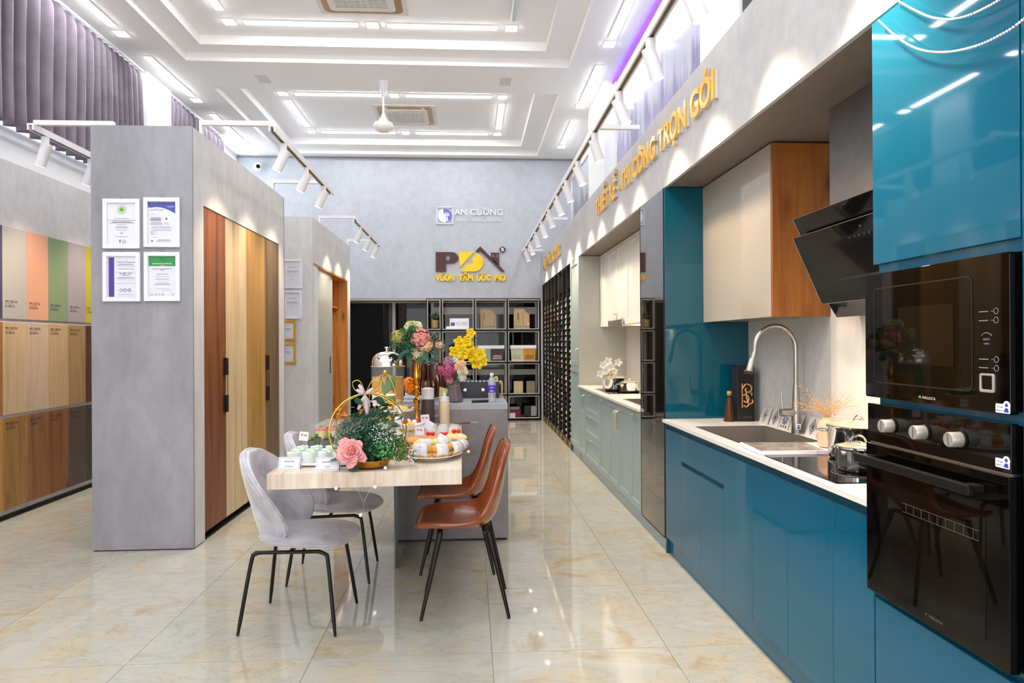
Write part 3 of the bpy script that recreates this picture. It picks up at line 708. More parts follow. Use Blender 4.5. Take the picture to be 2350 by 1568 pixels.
def hood():
    t = thing('range_hood', 'slanted black glass range hood above the pots', 'hood', (1.7, 2.78, 1.51))
    ya, yb = 2.36, 3.16
    B(1.75, 1.846, ya+0.02, yb-0.02, 1.52, 1.60).build('body', 'hood', parent=t)
    m = MB()
    def slab(x0, z0, x1, z1, th, name, mat='hood'):
        v = Vector((x1-x0, 0, z1-z0)).normalized(); nn = Vector((v.z, 0, -v.x))*th
        vs = []
        for y in (ya, yb):
            vs += [(x0, y, z0), (x1, y, z1), (x1+nn.x, y, z1+nn.z), (x0+nn.x, y, z0+nn.z)]
        return MB().add(vs, [(0, 1, 2, 3), (4, 7, 6, 5), (0, 4, 5, 1), (1, 5, 6, 2), (2, 6, 7, 3), (3, 7, 4, 0)]).build(name, mat, parent=t, bev=0.0015)
    slab(1.675, 1.575, 1.535, 1.885, 0.008, 'lower_glass')
    slab(1.590, 1.865, 1.535, 1.975, 0.008, 'upper_glass')
    slab(1.750, 1.510, 1.700, 1.585, 0.008, 'visor_glass')
    e = MB()
    for (x0, z0, x1, z1) in ((1.675, 1.575, 1.535, 1.885), (1.590, 1.865, 1.535, 1.975), (1.750, 1.510, 1.700, 1.585)):
        e.tube([(x0, yb+0.001, z0), (x1, yb+0.001, z1)], 0.0012, 4); e.tube([(x1, ya, z1+0.001), (x1, yb, z1+0.001)], 0.0010, 4)
    e.tube([(1.675, ya, 1.574), (1.675, yb, 1.574)], 0.0010, 4)
    e.build('glass_edge', plain('bright_edge', '#a59c8e', 0.25, 0.6), parent=t)
    def onlow(f, y, z): return (1.675+(1.535-1.675)*f-0.0012, y, 1.575+(1.885-1.575)*f)
    upv = Vector((1.535-1.675, 0, 0.31)).normalized()
    lt = MB(); p = onlow(0.12, 2.50, 0); lt.text('MALLOCA', p, (0, -1, 0), upv, 0.020, 0.0004, 0.0006, width=0.085); lt.build('lettering', plain('silver_print', '#cfc9bd', 0.4), parent=t)
    bt = MB()
    for k in range(5): bt.ball(onlow(0.80, 2.72-k*0.035, 0), 0.004, 8, 5)
    bt.ball(onlow(0.90, 2.62, 0), 0.006, 8, 5); bt.build('touch_button', plain('dim_button', '#3c3934', 0.3), parent=t)
    sl = MB(); sl.box(1.629, 1.637, 2.50, 2.95, 1.665, 1.675); sl.build('slot', 'black', parent=t)
    L = bpy.data.lights.new('hood_lamp', 'AREA'); L.shape = 'RECTANGLE'; L.size = 0.5; L.size_y = 0.08; L.energy = 4.5; L.color = (1, 0.88, 0.72)
    lo = bpy.data.objects.new('hood_lamp', L); COL.objects.link(lo); lo.location = (1.77, 2.70, 1.505)
hood()

def upper_beige():
    for lab, y0, y1, first in (('beige gloss wall cupboard above the sink, left of the pair', 3.80, 4.44, 0), ('beige gloss wall cupboard with an oak end panel beside the hood', 3.42, 3.80, 1)):
        t = thing('wall_cupboard', lab, 'cabinet', (1.70, (y0+y1)/2, 1.53), 'beige wall cupboards')
        B(1.562, 1.858, y0+0.001, y1-0.001, 1.528, 2.412).build('carcass', plain('cupboard_edge', '#8d8378', 0.4), parent=t)
        door_slab('door', y0, y1, 1.524, 2.414, 'beige', t, x=1.543, th=0.018)
        if first: B(1.545, 1.858, y0-0.018, y0, 1.524, 2.414).build('end_panel', 'oakside', parent=t, bev=0.001)
upper_beige()

def fridge():
    t = thing('tall_fridge', 'tall refrigerator with bronze mirror glass door between the kitchens', 'refrigerator', (1.55, 4.78, 0))
    B(1.33, 1.855, 4.50, 5.085, 0.10, 2.41).build('carcass', 'black', parent=t)
    d = B(XF, XF+0.022, 4.475, 5.085, 0.098, 2.418).build('door', 'bronzeglass', parent=t, bev=0.001)
    e = B(XF-0.002, XF+0.026, 4.462, 4.476, 0.095, 2.418); e.box(XF-0.002, XF+0.026, 5.085, 5.092, 0.098, 2.418); e.box(XF-0.002, XF+0.02, 4.476, 5.085, 0.090, 0.098)
    e.build('edge_trim', plain('bronze_trim', '#1b0f0a', 0.25, 0.4), parent=d, bev=0.001)
    B(1.31, 1.325, 4.462, 5.09, 0, 0.095).build('plinth', 'sage', parent=t)
    t = thing('side_panel', 'glossy teal upright panel closing the far end of the teal kitchen', 'panel', (1.57, 4.45, 0))
    B(XF+0.002, 1.858, 4.442, 4.460, 0.0, 2.418).build('panel', 'tealside', parent=t, bev=0.001)
fridge()

def cup_small_items():
    # spice bottle
    x, y = 1.650, 4.27
    t = thing('spice_bottle', 'cone-shaped glass bottle of brown spice with cork near the teal panel', 'bottle', (x, y, 0.888))
    MB().lathe([(0.036, 0.0), (0.038, 0.004), (0.030, 0.06), (0.019, 0.14), (0.016, 0.172), (0.018, 0.178)], (x, y, 0.888), 24).build('glass', plain('bottle_glass', '#4a2818', 0.03, alpha=0.3), parent=t, smooth=True)
    MB().lathe([(0.034, 0.003), (0.028, 0.06), (0.018, 0.135), (0.014, 0.150)], (x, y, 0.888), 20).build('spice', 'spice', parent=t, smooth=True)
    MB().lathe([(0.014, 0.165), (0.015, 0.188), (0.013, 0.192)], (x, y, 0.888), 16).build('cork', 'cork', parent=t, smooth=True)
    # wine box
    t = thing('gift_box', 'tall black carton with a gold scroll beside the teal panel', 'box', (1.745, 4.29, 0.888))
    B(1.690, 1.802, 4.24, 4.34, 0.888, 1.240).build('carton', plain('black_carton', '#191411', 0.35), parent=t, bev=0.0015)
    g = MB(); yy = 4.2395
    g.text('MARQUES', (1.765, yy, 1.205), FY['u'], FY['up'], 0.017, 0.0003, 0.0003, width=0.062); g.text('CASA CONCHA', (1.765, yy, 1.192), FY['u'], FY['up'], 0.010, 0.0003, width=0.060)
    def sc(pts, r=0.0045): g.tube(curve_pts([(p[0], yy-0.001, p[1]) for p in pts], 5), r, 5)
    sc([(1.722, 1.13), (1.722, 0.975)], 0.003); sc([(1.725, 1.10), (1.745, 1.125), (1.775, 1.118), (1.782, 1.09), (1.762, 1.075), (1.742, 1.085), (1.748, 1.10)])
    sc([(1.726, 1.055), (1.748, 1.06), (1.765, 1.035), (1.752, 1.01), (1.73, 1.02)]); sc([(1.748, 1.075), (1.752, 1.03), (1.770, 1.00), (1.790, 1.012), (1.785, 1.028)])
    sc([(1.73, 0.99), (1.75, 0.982), (1.765, 0.998)]); sc([(1.770, 1.065), (1.785, 1.07), (1.782, 1.05)], 0.003)
    g.build('gold_print', plain('copper_print', '#d9a26c', 0.35, 0.4), parent=t)
    B(1.735, 1.785, yy-0.0006, yy, 0.915, 0.9175).build('line', plain('copper_line', '#9a7a5a', 0.4), parent=t)
    # magazine
    t = thing('magazine', 'open thick white magazine lying between sink and cooktop', 'magazine', (1.42, 3.12, 0.8885))
    b = MB(); base = [(1.262, 3.03), (1.288, 2.985), (1.60, 2.985), (1.62, 3.25), (1.33, 3.28)]
    b.prism([(p[0], p[1]) for p in [(1.29, 2.98), (1.60, 2.975), (1.625, 3.23), (1.31, 3.26)]], 0.8895, 0.906, (1, 0, 0), (0, 1, 0), (0, 0, 1)); b.build('pages', 'paper', parent=t, bev=0.002)
    MB().prism([(1.30, 2.99), (1.59, 2.985), (1.615, 3.22), (1.32, 3.25)], 0.906, 0.9072, (1, 0, 0), (0, 1, 0), (0, 0, 1)).build('cover_photo', concrete('grey_photo', '#8a8178', 0.5, 0.2, 6), parent=t)
    # vase with dried twigs
    x, y = 1.705, 3.175
    t = thing('dried_flower_vase', 'pale pink round vase with dried twigs beside the pots', 'vase', (x, y, 0.888))
    MB().lathe([(0.028, 0), (0.040, 0.008), (0.045, 0.04), (0.045, 0.095), (0.038, 0.122), (0.020, 0.138), (0.017, 0.143), (0.015, 0.138)], (x, y, 0.889), 28).build('vase', 'pinkvase', parent=t, smooth=True)
    st = MB(); bl = MB(); rr = random.Random(3)
    for k in range(30):
        a = rr.uniform(-1, 1); d = rr.uniform(-0.10, 0.10)
        tip = Vector((x+a*0.20*(0.6+0.4*rr.random()), y+d, 1.04+0.15*(1-abs(a)**1.6*0.75)*rr.uniform(0.7, 1.1)))
        if k == 0: tip = Vector((x-0.165, y, 1.215))
        if k == 1: tip = Vector((x+0.21, y-0.02, 1.105))
        mid = Vector((x+a*0.03, y+d*0.3, 1.06)); p = curve_pts([(x, y, 1.01), mid, tip], 5); st.tube(p, 0.0005, 4)
        for q in range(26):
            f = rr.uniform(0.45, 1.0); c = Vector(p[min(len(p)-1, int(f*(len(p)-1)))])+Vector((rr.gauss(0, 0.012), rr.gauss(0, 0.012), rr.gauss(0, 0.012)))
            bl.ball(c, rr.uniform(0.0012, 0.0026), 4, 3)
    st.build('twig', 'dried', parent=t, kind='stuff'); bl.build('dried_blossom', plain('dried_blossom', '#d8a862', 0.7, var=0.25), parent=t, kind='stuff')
    # patterned tiles leaning on the splashback
    tm = plain('cement_tile', '#cdc8c4', 0.5, var=0.05)
    for k, (yc, lab) in enumerate(((4.13, 'white tile with a spiky black diamond, first of the row by the black carton'), (3.99, 'white tile with a plain double diamond, second of the row by the black carton'), (3.86, 'white tile with ornate motif, third of the row left of the faucet'),
                                   (3.73, 'white tile with zigzag motif just behind the faucet lever'), (3.54, 'white tile with a double diamond right of the faucet'), (3.41, 'white tile with ornate motif between faucet and pink vase'))):
        t = thing('patterned_tile', lab, 'tile', (1.82, yc, 0.888), 'patterned tiles leaning on the splashback')
        org = Vector((1.805, yc, 0.889)); up = Vector((0.34, 0, 0.94)).normalized(); u = Vector((0, -1, 0)); n = u.cross(up)
        MB().prism([(-0.058, 0), (0.058, 0), (0.058, 0.105), (-0.058, 0.105)], -0.008, 0, u, up, n, org).build('slab', tm, parent=t, bev=0.001)
        g = MB()
        def dia(s, w, cx=0, cz=0.053):
            P = [(cx-s*0.8, cz), (cx, cz+s), (cx+s*0.8, cz), (cx, cz-s)]; Q = [(cx-(s-w)*0.8, cz), (cx, cz+s-w*1.2), (cx+(s-w)*0.8, cz), (cx, cz-s+w*1.2)]
            for i in range(4):
                j = (i+1) % 4; g.prism([P[i], P[j], Q[j], Q[i]], 0, 0.0006, u, up, n, org)
        if k in (1, 4): dia(0.046, 0.006); dia(0.030, 0.006); dia(0.016, 0.012)
        elif k == 0:
            dia(0.028, 0.006); dia(0.013, 0.010)
            for q in range(16):
                a = 2*PI*q/16; c0 = (0.026*math.cos(a), 0.053+0.033*math.sin(a)); c1 = (0.038*math.cos(a), 0.053+0.047*math.sin(a)); d = (-math.sin(a)*0.003, math.cos(a)*0.003)
                g.prism([(c0[0]-d[0], c0[1]-d[1]), (c0[0]+d[0], c0[1]+d[1]), c1], 0, 0.0006, u, up, n, org)
        elif k == 3:
            for q in range(4):
                a = PI*q/4; g.prism([(0.04*math.cos(a)-0.003*math.sin(a), 0.053+0.045*math.sin(a)+0.003*math.cos(a)), (0.04*math.cos(a)+0.003*math.sin(a), 0.053+0.045*math.sin(a)-0.003*math.cos(a)), (-0.04*math.cos(a)+0.003*math.sin(a), 0.053-0.045*math.sin(a)-0.003*math.cos(a)), (-0.04*math.cos(a)-0.003*math.sin(a), 0.053-0.045*math.sin(a)+0.003*math.cos(a))], 0, 0.0006, u, up, n, org)
            dia(0.018, 0.005)
        else:
            rr = random.Random(5)
            for q in range(9):
                a = 2*PI*q/9; cx, cz = 0.026*math.cos(a), 0.062+0.030*math.sin(a)
                g.prism([(cx+0.007*math.cos(2*PI*w_/8), cz+0.008*math.sin(2*PI*w_/8)) for w_ in range(8)], 0, 0.0006, u, up, n, org)
            for q in (-0.03, 0.0, 0.03): g.prism([(q+0.008*math.cos(2*PI*w_/8), 0.014+0.008*math.sin(2*PI*w_/8)) for w_ in range(8)], 0, 0.0006, u, up, n, org)
            dia(0.022, 0.007, 0, 0.06)
        g.build('motif', 'ink' if k != 2 and k != 5 else plain('violet_ink', '#3f3a60', 0.5), parent=t)
cup_small_items()

# ---------------------------------------------------------------- second (sage) kitchen
def shaker(parent, y0, y1, z0, z1, mat, x=XF, name='door', fr=0.055, gap=0.002):
    y0 += gap; y1 -= gap; z0 += gap; z1 -= gap
    b = MB(); b.box(x, x+0.02, y0, y0+fr, z0, z1); b.box(x, x+0.02, y1-fr, y1, z0, z1); b.box(x, x+0.02, y0+fr, y1-fr, z0, z0+fr); b.box(x, x+0.02, y0+fr, y1-fr, z1-fr, z1)
    b.box(x+0.010, x+0.018, y0+fr-0.004, y1-fr+0.004, z0+fr-0.004, z1-fr+0.004)
    return b.build(name, mat, parent=parent, bev=0.001)
def bow(parent, y, z0, z1, x=XF, r=0.006):
    MB().tube(curve_pts([(x, y, z0), (x-0.022, y, z0+0.012), (x-0.030, y, z0+0.035), (x-0.030, y, z1-0.035), (x-0.022, y, z1-0.012), (x, y, z1)], 4), r, 8).build('handle', 'brass', parent=parent, smooth=True)
def tbar(parent, y, z, x=XF):
    b = MB().tube([(x, y, z), (x-0.025, y, z)], 0.006, 8); b.tube([(x-0.025, y-0.028, z), (x-0.025, y+0.028, z)], 0.006, 8); b.build('knob', 'brass', parent=parent, smooth=True)
def sage_kitchen():
    units = [('sage base unit with one tall door, far end of the sage kitchen', 7.63, 8.02, 'door'), ('sage base unit with three drawers', 6.79, 7.63, 'drawers'),
             ('narrow sage pull-out beside the three drawers', 6.33, 6.79, 'pull'), ('sage base unit with two bow-handled doors under the sink', 5.48, 6.33, 'two'),
             ('narrow sage pull-out beside the bronze fridge door', 5.095, 5.48, 'pull')]
    for lab, y0, y1, kd in units:
        t = thing('base_cabinet', lab, 'cabinet', (1.57, (y0+y1)/2, 0), 'sage base cabinets')
        B(XF+0.021, XW-0.002, y0+0.001, y1-0.001, 0.10, 0.68).box(XF+0.021, XF+0.04, y0+0.001, y1-0.001, 0.68, 0.866).build('carcass', 'sage', parent=t)
        B(1.31, 1.325, y0, y1, 0, 0.10).build('plinth', 'sage', parent=t)
        z0, z1 = 0.10, 0.862; ym = (y0+y1)/2
        if kd == 'door': d = shaker(t, y0, y1, z0, z1, 'sage'); bow(d, y0+0.04, 0.62, 0.80)
        elif kd == 'drawers':
            for (a, b_) in ((0.10, 0.37), (0.37, 0.62), (0.62, 0.862)):
                d = shaker(t, y0, y1, a, b_, 'sage', name='drawer', fr=0.05); tbar(d, ym, b_-0.028)
        elif kd == 'pull': d = shaker(t, y0, y1, z0, z1, 'sage'); tbar(d, ym, z1-0.028)
        else:
            d = shaker(t, ym, y1, z0, z1, 'sage'); bow(d, ym+0.04, 0.62, 0.80)
            d = shaker(t, y0, ym, z0, z1, 'sage'); bow(d, ym-0.04, 0.62, 0.80)
    worktop(5.095, 8.02, 'white quartz worktop along the sage kitchen', (1.36, 1.74, 5.35, 6.02))
    sink(1.367, 1.733, 5.355, 6.015, 'steel sink in the sage kitchen worktop')
    t = thing('tall_cabinet', 'tall sage larder unit between the black rack and sage kitchen', 'cabinet', (1.57, 8.33, 0))
    B(XF+0.021, XW-0.002, 8.03, 8.70, 0.10, 2.418).build('carcass', 'sage', parent=t)
    B(XF, XW-0.002, 8.022, 8.040, 0.0, 2.418).build('side_panel', plain('sage_side', '#a9a99f', 0.35), parent=t)
    B(1.31, 1.325, 8.04, 8.70, 0, 0.10).build('plinth', 'sage', parent=t)
    d = shaker(t, 8.04, 8.70, 1.10, 2.415, 'sage', fr=0.07); bow(d, 8.10, 1.13, 1.32)
    shaker(t, 8.04, 8.70, 0.10, 1.10, 'sage', fr=0.07)
    ys = [(7.56, 8.02), (7.12, 7.56), (6.66, 7.12), (6.20, 6.66), (5.65, 6.20), (5.095, 5.65)]
    for i, (y0, y1) in enumerate(ys):
        t = thing('wall_cupboard', 'cream shaker wall cupboard over the sage kitchen, ' + ['leftmost, by the larder unit', 'second from the larder unit, over the hood', 'third from the larder unit', 'fourth from the larder unit', 'fifth from the larder unit', 'last, hidden behind the bronze fridge door'][i], 'cabinet', (1.70, (y0+y1)/2, 1.575), 'cream wall cupboards')
        B(1.564, 1.858, y0+0.001, y1-0.001, 1.575, 2.42).build('carcass', 'sagewhite', parent=t)
        shaker(t, y0, y1, 1.572, 2.42, 'sagewhite', x=1.543, fr=0.05)
    t = thing('range_hood', 'slim pull-out steel hood under the cream wall cupboards', 'hood', (1.6, 7.1, 1.57))
    B(1.520, 1.80, 6.75, 7.45, 1.560, 1.575).build('body', 'steel', parent=t); B(1.515, 1.53, 6.76, 7.44, 1.575, 1.625).build('front_strip', 'steel', parent=t)
    g = MB()
    for y in (6.78, 7.42): g.tube([(1.543, y, 1.63), (1.515, y, 1.63)], 0.006, 8); g.tube([(1.515, y-0.03, 1.63), (1.515, y+0.03, 1.63)], 0.005, 8)
    g.tube([(1.543, 7.1, 1.69), (1.515, 7.1, 1.69)], 0.006, 8); g.tube([(1.515, 7.05, 1.69), (1.515, 7.15, 1.69)], 0.005, 8); g.build('handle', 'brass', parent=t, smooth=True)
    t = thing('under_cabinet_light', 'warm light strip glowing under the cream wall cupboards', 'light', (1.72, 6.3, 1.562))
    B(1.70, 1.73, 5.3, 6.7, 1.563, 1.570).build('strip', 'undercab', parent=t)
    t = thing('splashback', 'cream splashback behind the sage kitchen worktop', 'splashback', (1.85, 6.5, 0.888))
    B(1.848, 1.859, 5.095, 8.02, 0.888, 1.575).build('panel', plain('cream_splash', '#d2c8bd', 0.35), parent=t)
    t = thing('induction_cooktop', 'black glass cooktop in the sage kitchen worktop', 'cooktop', (1.55, 6.95, 0.888))
    B(1.35, 1.78, 6.62, 7.34, 0.8885, 0.8925).build('glass_plate', 'blackglass', parent=t, bev=0.001)
    pot('stock_pot', 'larger steel pot on the sage kitchen cooktop, behind the orchid stems', 1.53, 7.08, 0.8935, 0.125, 0.125, 0.03, handle_ang=(PI*0.9, PI*1.9))
    pot('saucepan', 'smaller steel casserole on the sage kitchen cooktop', 1.60, 6.78, 0.8935, 0.10, 0.095, 0.025)
sage_kitchen()
# ================================================================= BLACK SAMPLE RACK
def sample_rack():
    y0, y1, z1 = 8.712, 12.18, 2.418; n = 8; st = (y1-y0)/n; rows = 26; zp = 0.0775; zb = 0.10
    t = thing('sample_rack', 'tall black pigeonhole rack of laminate samples on the right wall', 'rack', (1.57, 10.4, 0))
    bm_ = plain('rack_black', '#15110e', 0.45); dv = plain('rack_divider_edge', '#5b534b', 0.45)
    B(1.50, 1.855, y0, y1, 0, z1).build('back', bm_, parent=t)
    for k in range(n+1):
        B(1.300, 1.50, y0+k*st-0.006, y0+k*st+0.006, 0, z1).build('divider', bm_, parent=t)
        B(1.297, 1.2995, y0+k*st-0.006, y0+k*st+0.006, 0.1, z1).build('divider_edge', dv, parent=t)
    sh = MB()
    for c in range(n):
        for r in range(rows+1): sh.box(1.305, 1.50, y0+c*st+0.006, y0+(c+1)*st-0.006, zb+r*zp-0.0015, zb+r*zp+0.0015)
    sh.build('shelf_grid', bm_, parent=t, kind='stuff')
    B(1.298, 1.302, y0, y1, 0.088, 0.096).build('base_line', dv, parent=t)
    go = plain('gold_marking', '#b9a24c', 0.4, 0.3)
    for c in range(n):
        yc = y0+(c+0.5)*st; g = MB()
        for q, (a, b_) in enumerate(((-0.10, 0.0), (0.03, 0.08))):
            g.box(1.2985, 1.2995, yc+a, yc+b_, 0.045, 0.080); g.box(1.2985, 1.2995, yc+a+0.02, yc+b_+0.02, 0.010, 0.035)
        B(1.2995, 1.31, y0+c*st+0.01, y0+(c+1)*st-0.01, 0.0, 0.086).build('base_panel', bm_, parent=t); g.build('gold_marking', go, parent=t)
    cols = {'white': ('#f6f3ec', 'white'), 'tan': ('#c9a678', 'tan wood'), 'grey': ('#9a9894', 'grey'), 'brown': ('#6d4a33', 'brown wood'), 'dark': ('#2c2522', 'near black'),
            'yellow': ('#e8d800', 'bright yellow'), 'lime': ('#b9cf3a', 'lime green'), 'red': ('#c9342a', 'red'), 'orange': ('#e07f2a', 'orange'), 'blue': ('#2c4a66', 'dark blue'), 'cream': ('#ddcda8', 'cream')}
    mm = {k: plain('sample_'+k, v[0], 0.35) for k, v in cols.items()}
    proto = {}
    rr = random.Random(11)
    for c in range(n):
        for r in range(rows-1):
            key = rr.choice(['white']*7+['tan']*3+['grey']*2+['brown']*2+['cream']*2+['dark']*2)
            sp = {(1, 14): 'yellow', (1, 12): 'lime', (2, 21): 'white', (0, 17): 'lime', (3, 12): 'red', (1, 13): 'lime', (6, 16): 'red', (5, 20): 'orange', (5, 21): 'orange', (2, 9): 'red', (1, 6): 'blue', (1, 5): 'blue', (4, 21): 'tan'}.get((c, r))
            key = sp or key
            yc = y0+(c+0.5)*st; z = zb+r*zp+0.002
            ow = ['one', 'two', 'three', 'four', 'five', 'six', 'seven', 'eight', 'nine', 'ten', 'eleven', 'twelve', 'thirteen', 'fourteen', 'fifteen', 'sixteen', 'seventeen', 'eighteen', 'nineteen', 'twenty', 'twenty-one', 'twenty-two', 'twenty-three', 'twenty-four', 'twenty-five']
            lab = '%s laminate sample in black rack, column %s from the larder, row %s up' % (cols[key][1], ow[c], ow[r])
            if key not in proto:
                m = MB()
                # a small stack of boards pushed in at a slant
                m.add([(1.318, -0.09, 0.0), (1.335, 0.13, 0.0), (1.48, 0.12, 0.0), (1.47, -0.10, 0.0), (1.318, -0.09, 0.040), (1.335, 0.13, 0.010), (1.48, 0.12, 0.012), (1.47, -0.10, 0.034)],
                      [(0, 3, 2, 1), (4, 5, 6, 7), (0, 1, 5, 4), (1, 2, 6, 5), (2, 3, 7, 6), (3, 0, 4, 7)])
                o = m.build('laminate_sample', mm[key], org=(1.4, 0, 0), label=lab, cat='sample', group='laminate samples in the black rack'); proto[key] = o
                o.location = (1.4, yc, z)
            else:
                o = proto[key].copy(); COL.objects.link(o); o.location = (1.4, yc, z); o['label'] = lab
            s = rr.uniform(0.75, 1.05); o.scale = (1, s, rr.uniform(0.8, 1.5))
            o.location.x = 1.4+rr.uniform(-0.016, -0.010)
sample_rack()

# ================================================================= DISPLAY SHELF ON THE BACK WALL
def display_shelf():
    t = thing('display_shelf', 'black and grey cube display shelf standing in the back opening', 'shelf', (0.23, 12.35, 0))
    xs = [-0.777, -0.510, 0.077, 0.662, 1.250]; zs = [0.02, 0.456, 1.037, 1.615, 2.19]
    bk = plain('shelf_black', '#141311', 0.4); gr = plain('shelf_grey_trim', '#dcd8d0', 0.4)
    for i in range(4):
        for j in range(4):
            a, b_, c, d = xs[i]+0.003, xs[i+1]-0.003, zs[j]+0.003, zs[j+1]-0.003
            def ring(o, w, y0, y1):
                m = MB(); m.box(a+o, a+o+w, y0, y1, c+o, d-o); m.box(b_-o-w, b_-o, y0, y1, c+o, d-o); m.box(a+o+w, b_-o-w, y0, y1, c+o, c+o+w); m.box(a+o+w, b_-o-w, y0, y1, d-o-w, d-o); return m
            ring(0, 0.015, 12.19, 12.52).build('cube_frame', bk, parent=t)
            ring(0.016, 0.011, 12.195, 12.24).build('inner_frame', gr, parent=t)
    return xs, zs
display_shelf()
def shelf_items():
    yy = 12.34
    # plant
    x, z = -0.635, 1.615+0.040
    t = thing('potted_plant', 'small green plant in a woven basket on the top left cube', 'plant', (x, yy, z))
    MB().lathe([(0.055, 0), (0.075, 0.01), (0.078, 0.12), (0.072, 0.15), (0.06, 0.15)], (x, yy, z), 20).build('basket', wood('wicker', '#b49a5a', '#8d743c', axis='X'), parent=t, smooth=True)
    f = MB(); rr = random.Random(2)
    for k in range(110):
        c = Vector((x+rr.gauss(0, 0.045), yy+rr.gauss(0, 0.04), z+0.18+abs(rr.gauss(0, 0.045)))); leafq(f, c, 0.028, rr)
    f.build('foliage', 'leaf2', parent=t, kind='stuff')
    # white brand box
    z = 1.615+0.019
    t = thing('sample_box', 'white box with a small blue emblem on the top shelf row', 'box', (-0.20, yy, z))
    B(-0.365, -0.02, yy-0.08, yy+0.06, z, z+0.20).build('box', 'whitegloss', parent=t, bev=0.002)
    B(-0.43, -0.05, yy-0.10, yy-0.081, z, z+0.055).build('tray', 'whitegloss', parent=t)
    B(-0.345, -0.275, yy-0.0815, yy-0.0805, z+0.065, z+0.125).build('emblem', 'navy', parent=t)
    g = MB().text('AN CƯỜNG', (-0.145, yy-0.081, z+0.095), FY['u'], FY['up'], 0.048, 0.0005, 0, width=0.22); g.text('WOOD - WORKING', (-0.145, yy-0.081, z+0.07), FY['u'], FY['up'], 0.02, 0.0005, width=0.20)
    g.build('lettering', 'greyink', parent=t)
    # two small cabinet door samples
    for (x0, x1, h, lab, m, cut) in ((0.18, 0.47, 0.36, 'light brown wooden cabinet corner sample with steel handle, left one', wood('sample_oak', '#b59a72', '#9c8058'), 0.10), (0.785, 1.07, 0.37, 'pale oak cabinet corner sample with a dark handle, right one', wood('sample_pale_oak', '#d3b685', '#bd9c68'), 0.11)):
        t = thing('cabinet_sample', lab, 'sample', ((x0+x1)/2, yy, z))
        MB().prism([(x0, z), (x1, z), (x1, z+h-cut), (x1-cut, z+h), (x0, z+h)], 0, 0.12, FY['u'], FY['up'], FY['n'], (0, yy+0.06, 0)).build('body', m, parent=t, bev=0.002)
        MB().prism([(x0+0.05, z+0.06), (x1-0.03, z+0.06), (x1-0.03, z+h-cut-0.02), (x1-cut-0.01, z+h-0.03), (x0+0.05, z+h-0.03)], 0.12, 0.128, FY['u'], FY['up'], FY['n'], (0, yy+0.06, 0)).build('door', m, parent=t, bev=0.002)
        MB().tube([(x0+0.075, yy-0.085, z+h*0.45), (x0+0.075, yy-0.085, z+h*0.8)], 0.006, 6).build('handle', 'steel' if x0 < 0.5 else 'blackmetal', parent=t)
        if x0 > 0.5: B(x1-0.045, x1-0.005, yy-0.069, yy-0.068, z+0.08, z+0.12).build('tag', 'paper', parent=t)
    # two-tone sample boxes
    z = 1.037+0.019
    for (x0, x1, c1, c2, w1, w2, k1, k2, lab) in ((0.125, 0.60, '#9fb4ae', '#4a352e', 'LAMINATE\nKINGDOM', 'LAMINATE\nKINGDOM', 'greyink', 'paper', 'sample box in grey-green and dark brown with a white lid'),
                                             (0.725, 1.175, '#c7c6a8', '#c98d2c', 'ACRYLIC\nPANEL', 'LAMINATE\nFLOORING', 'greyink', 'ink', 'sample box in pale green and ochre with a white lid')):
        t = thing('sample_box', lab, 'box', ((x0+x1)/2, yy, z)); xm = (x0+x1)/2; h = 0.29
        MB().prism([(x0+0.015, z), (xm, z), (xm, z+h-0.06), (x0, z+h-0.06)], 0, 0.16, FY['u'], FY['up'], FY['n'], (0, yy+0.05, 0)).build('half', plain('box_'+c1[1:], c1, 0.5), parent=t)
        MB().prism([(xm, z), (x1-0.015, z), (x1, z+h-0.06), (xm, z+h-0.06)], 0, 0.16, FY['u'], FY['up'], FY['n'], (0, yy+0.05, 0)).build('half', plain('box_'+c2[1:], c2, 0.5), parent=t)
        B(x0-0.01, x1+0.01, yy-0.12, yy+0.05, z+h-0.06, z+h).build('lid', 'whitegloss', parent=t, bev=0.003)
        for (cx, w, k) in (((x0+xm)/2, w1, k1), ((x1+xm)/2, w2, k2)):
            g = MB(); l1, l2 = w.split('\n'); g.text(l1, (cx, yy-0.1105, z+0.085), FY['u'], FY['up'], 0.042, 0.0005, 0.001, width=0.15); g.text(l2, (cx, yy-0.1105, z+0.045), FY['u'], FY['up'], 0.042, 0.0005, 0.001, width=0.15)
            g.build('lettering', k, parent=t)
    # two wooden blocks
    z = 0.456+0.019
    for (x0, x1, h, c, lab) in ((0.78, 0.945, 0.22, '#d6c08d', 'pale wooden block, left of the pair on the shelf'), (1.01, 1.165, 0.22, '#8f8467', 'grey-brown wooden block, right of the pair on the shelf')):
        m = wood('block_'+c[1:], c, c, None); B(x0, x1, yy-0.06, yy+0.06, z, z+h).build('wood_block', m, label=lab, cat='block', bev=0.004)
    # odds and ends in the bottom cube
    z = 0.02+0.019
    for (x0, x1, h, z_, c, lab) in ((0.70, 0.90, 0.05, 0.09, '#7d2520', 'dark red sample case in the lowest shelf cube'), (0.70, 0.88, 0.05, 0.145, '#8f8f8c', 'grey sample slab on top of the red case'), (0.70, 0.80, 0.09, 0.0, '#d8dadd', 'white card box in front of the red case in the lowest cube'),
                                    (0.97, 1.08, 0.13, 0.08, '#33343a', 'charcoal box in the lowest shelf cube'), (1.09, 1.19, 0.13, 0.075, '#b4b3b8', 'light grey box right of the charcoal box'), (0.93, 1.20, 0.03, 0.0, '#55503f', 'flat dark sample board lying in the lowest cube')):
        dy = {0.09: 0.0, 0.145: 0.0}.get(z_, -0.09 if h == 0.09 else 0.02)
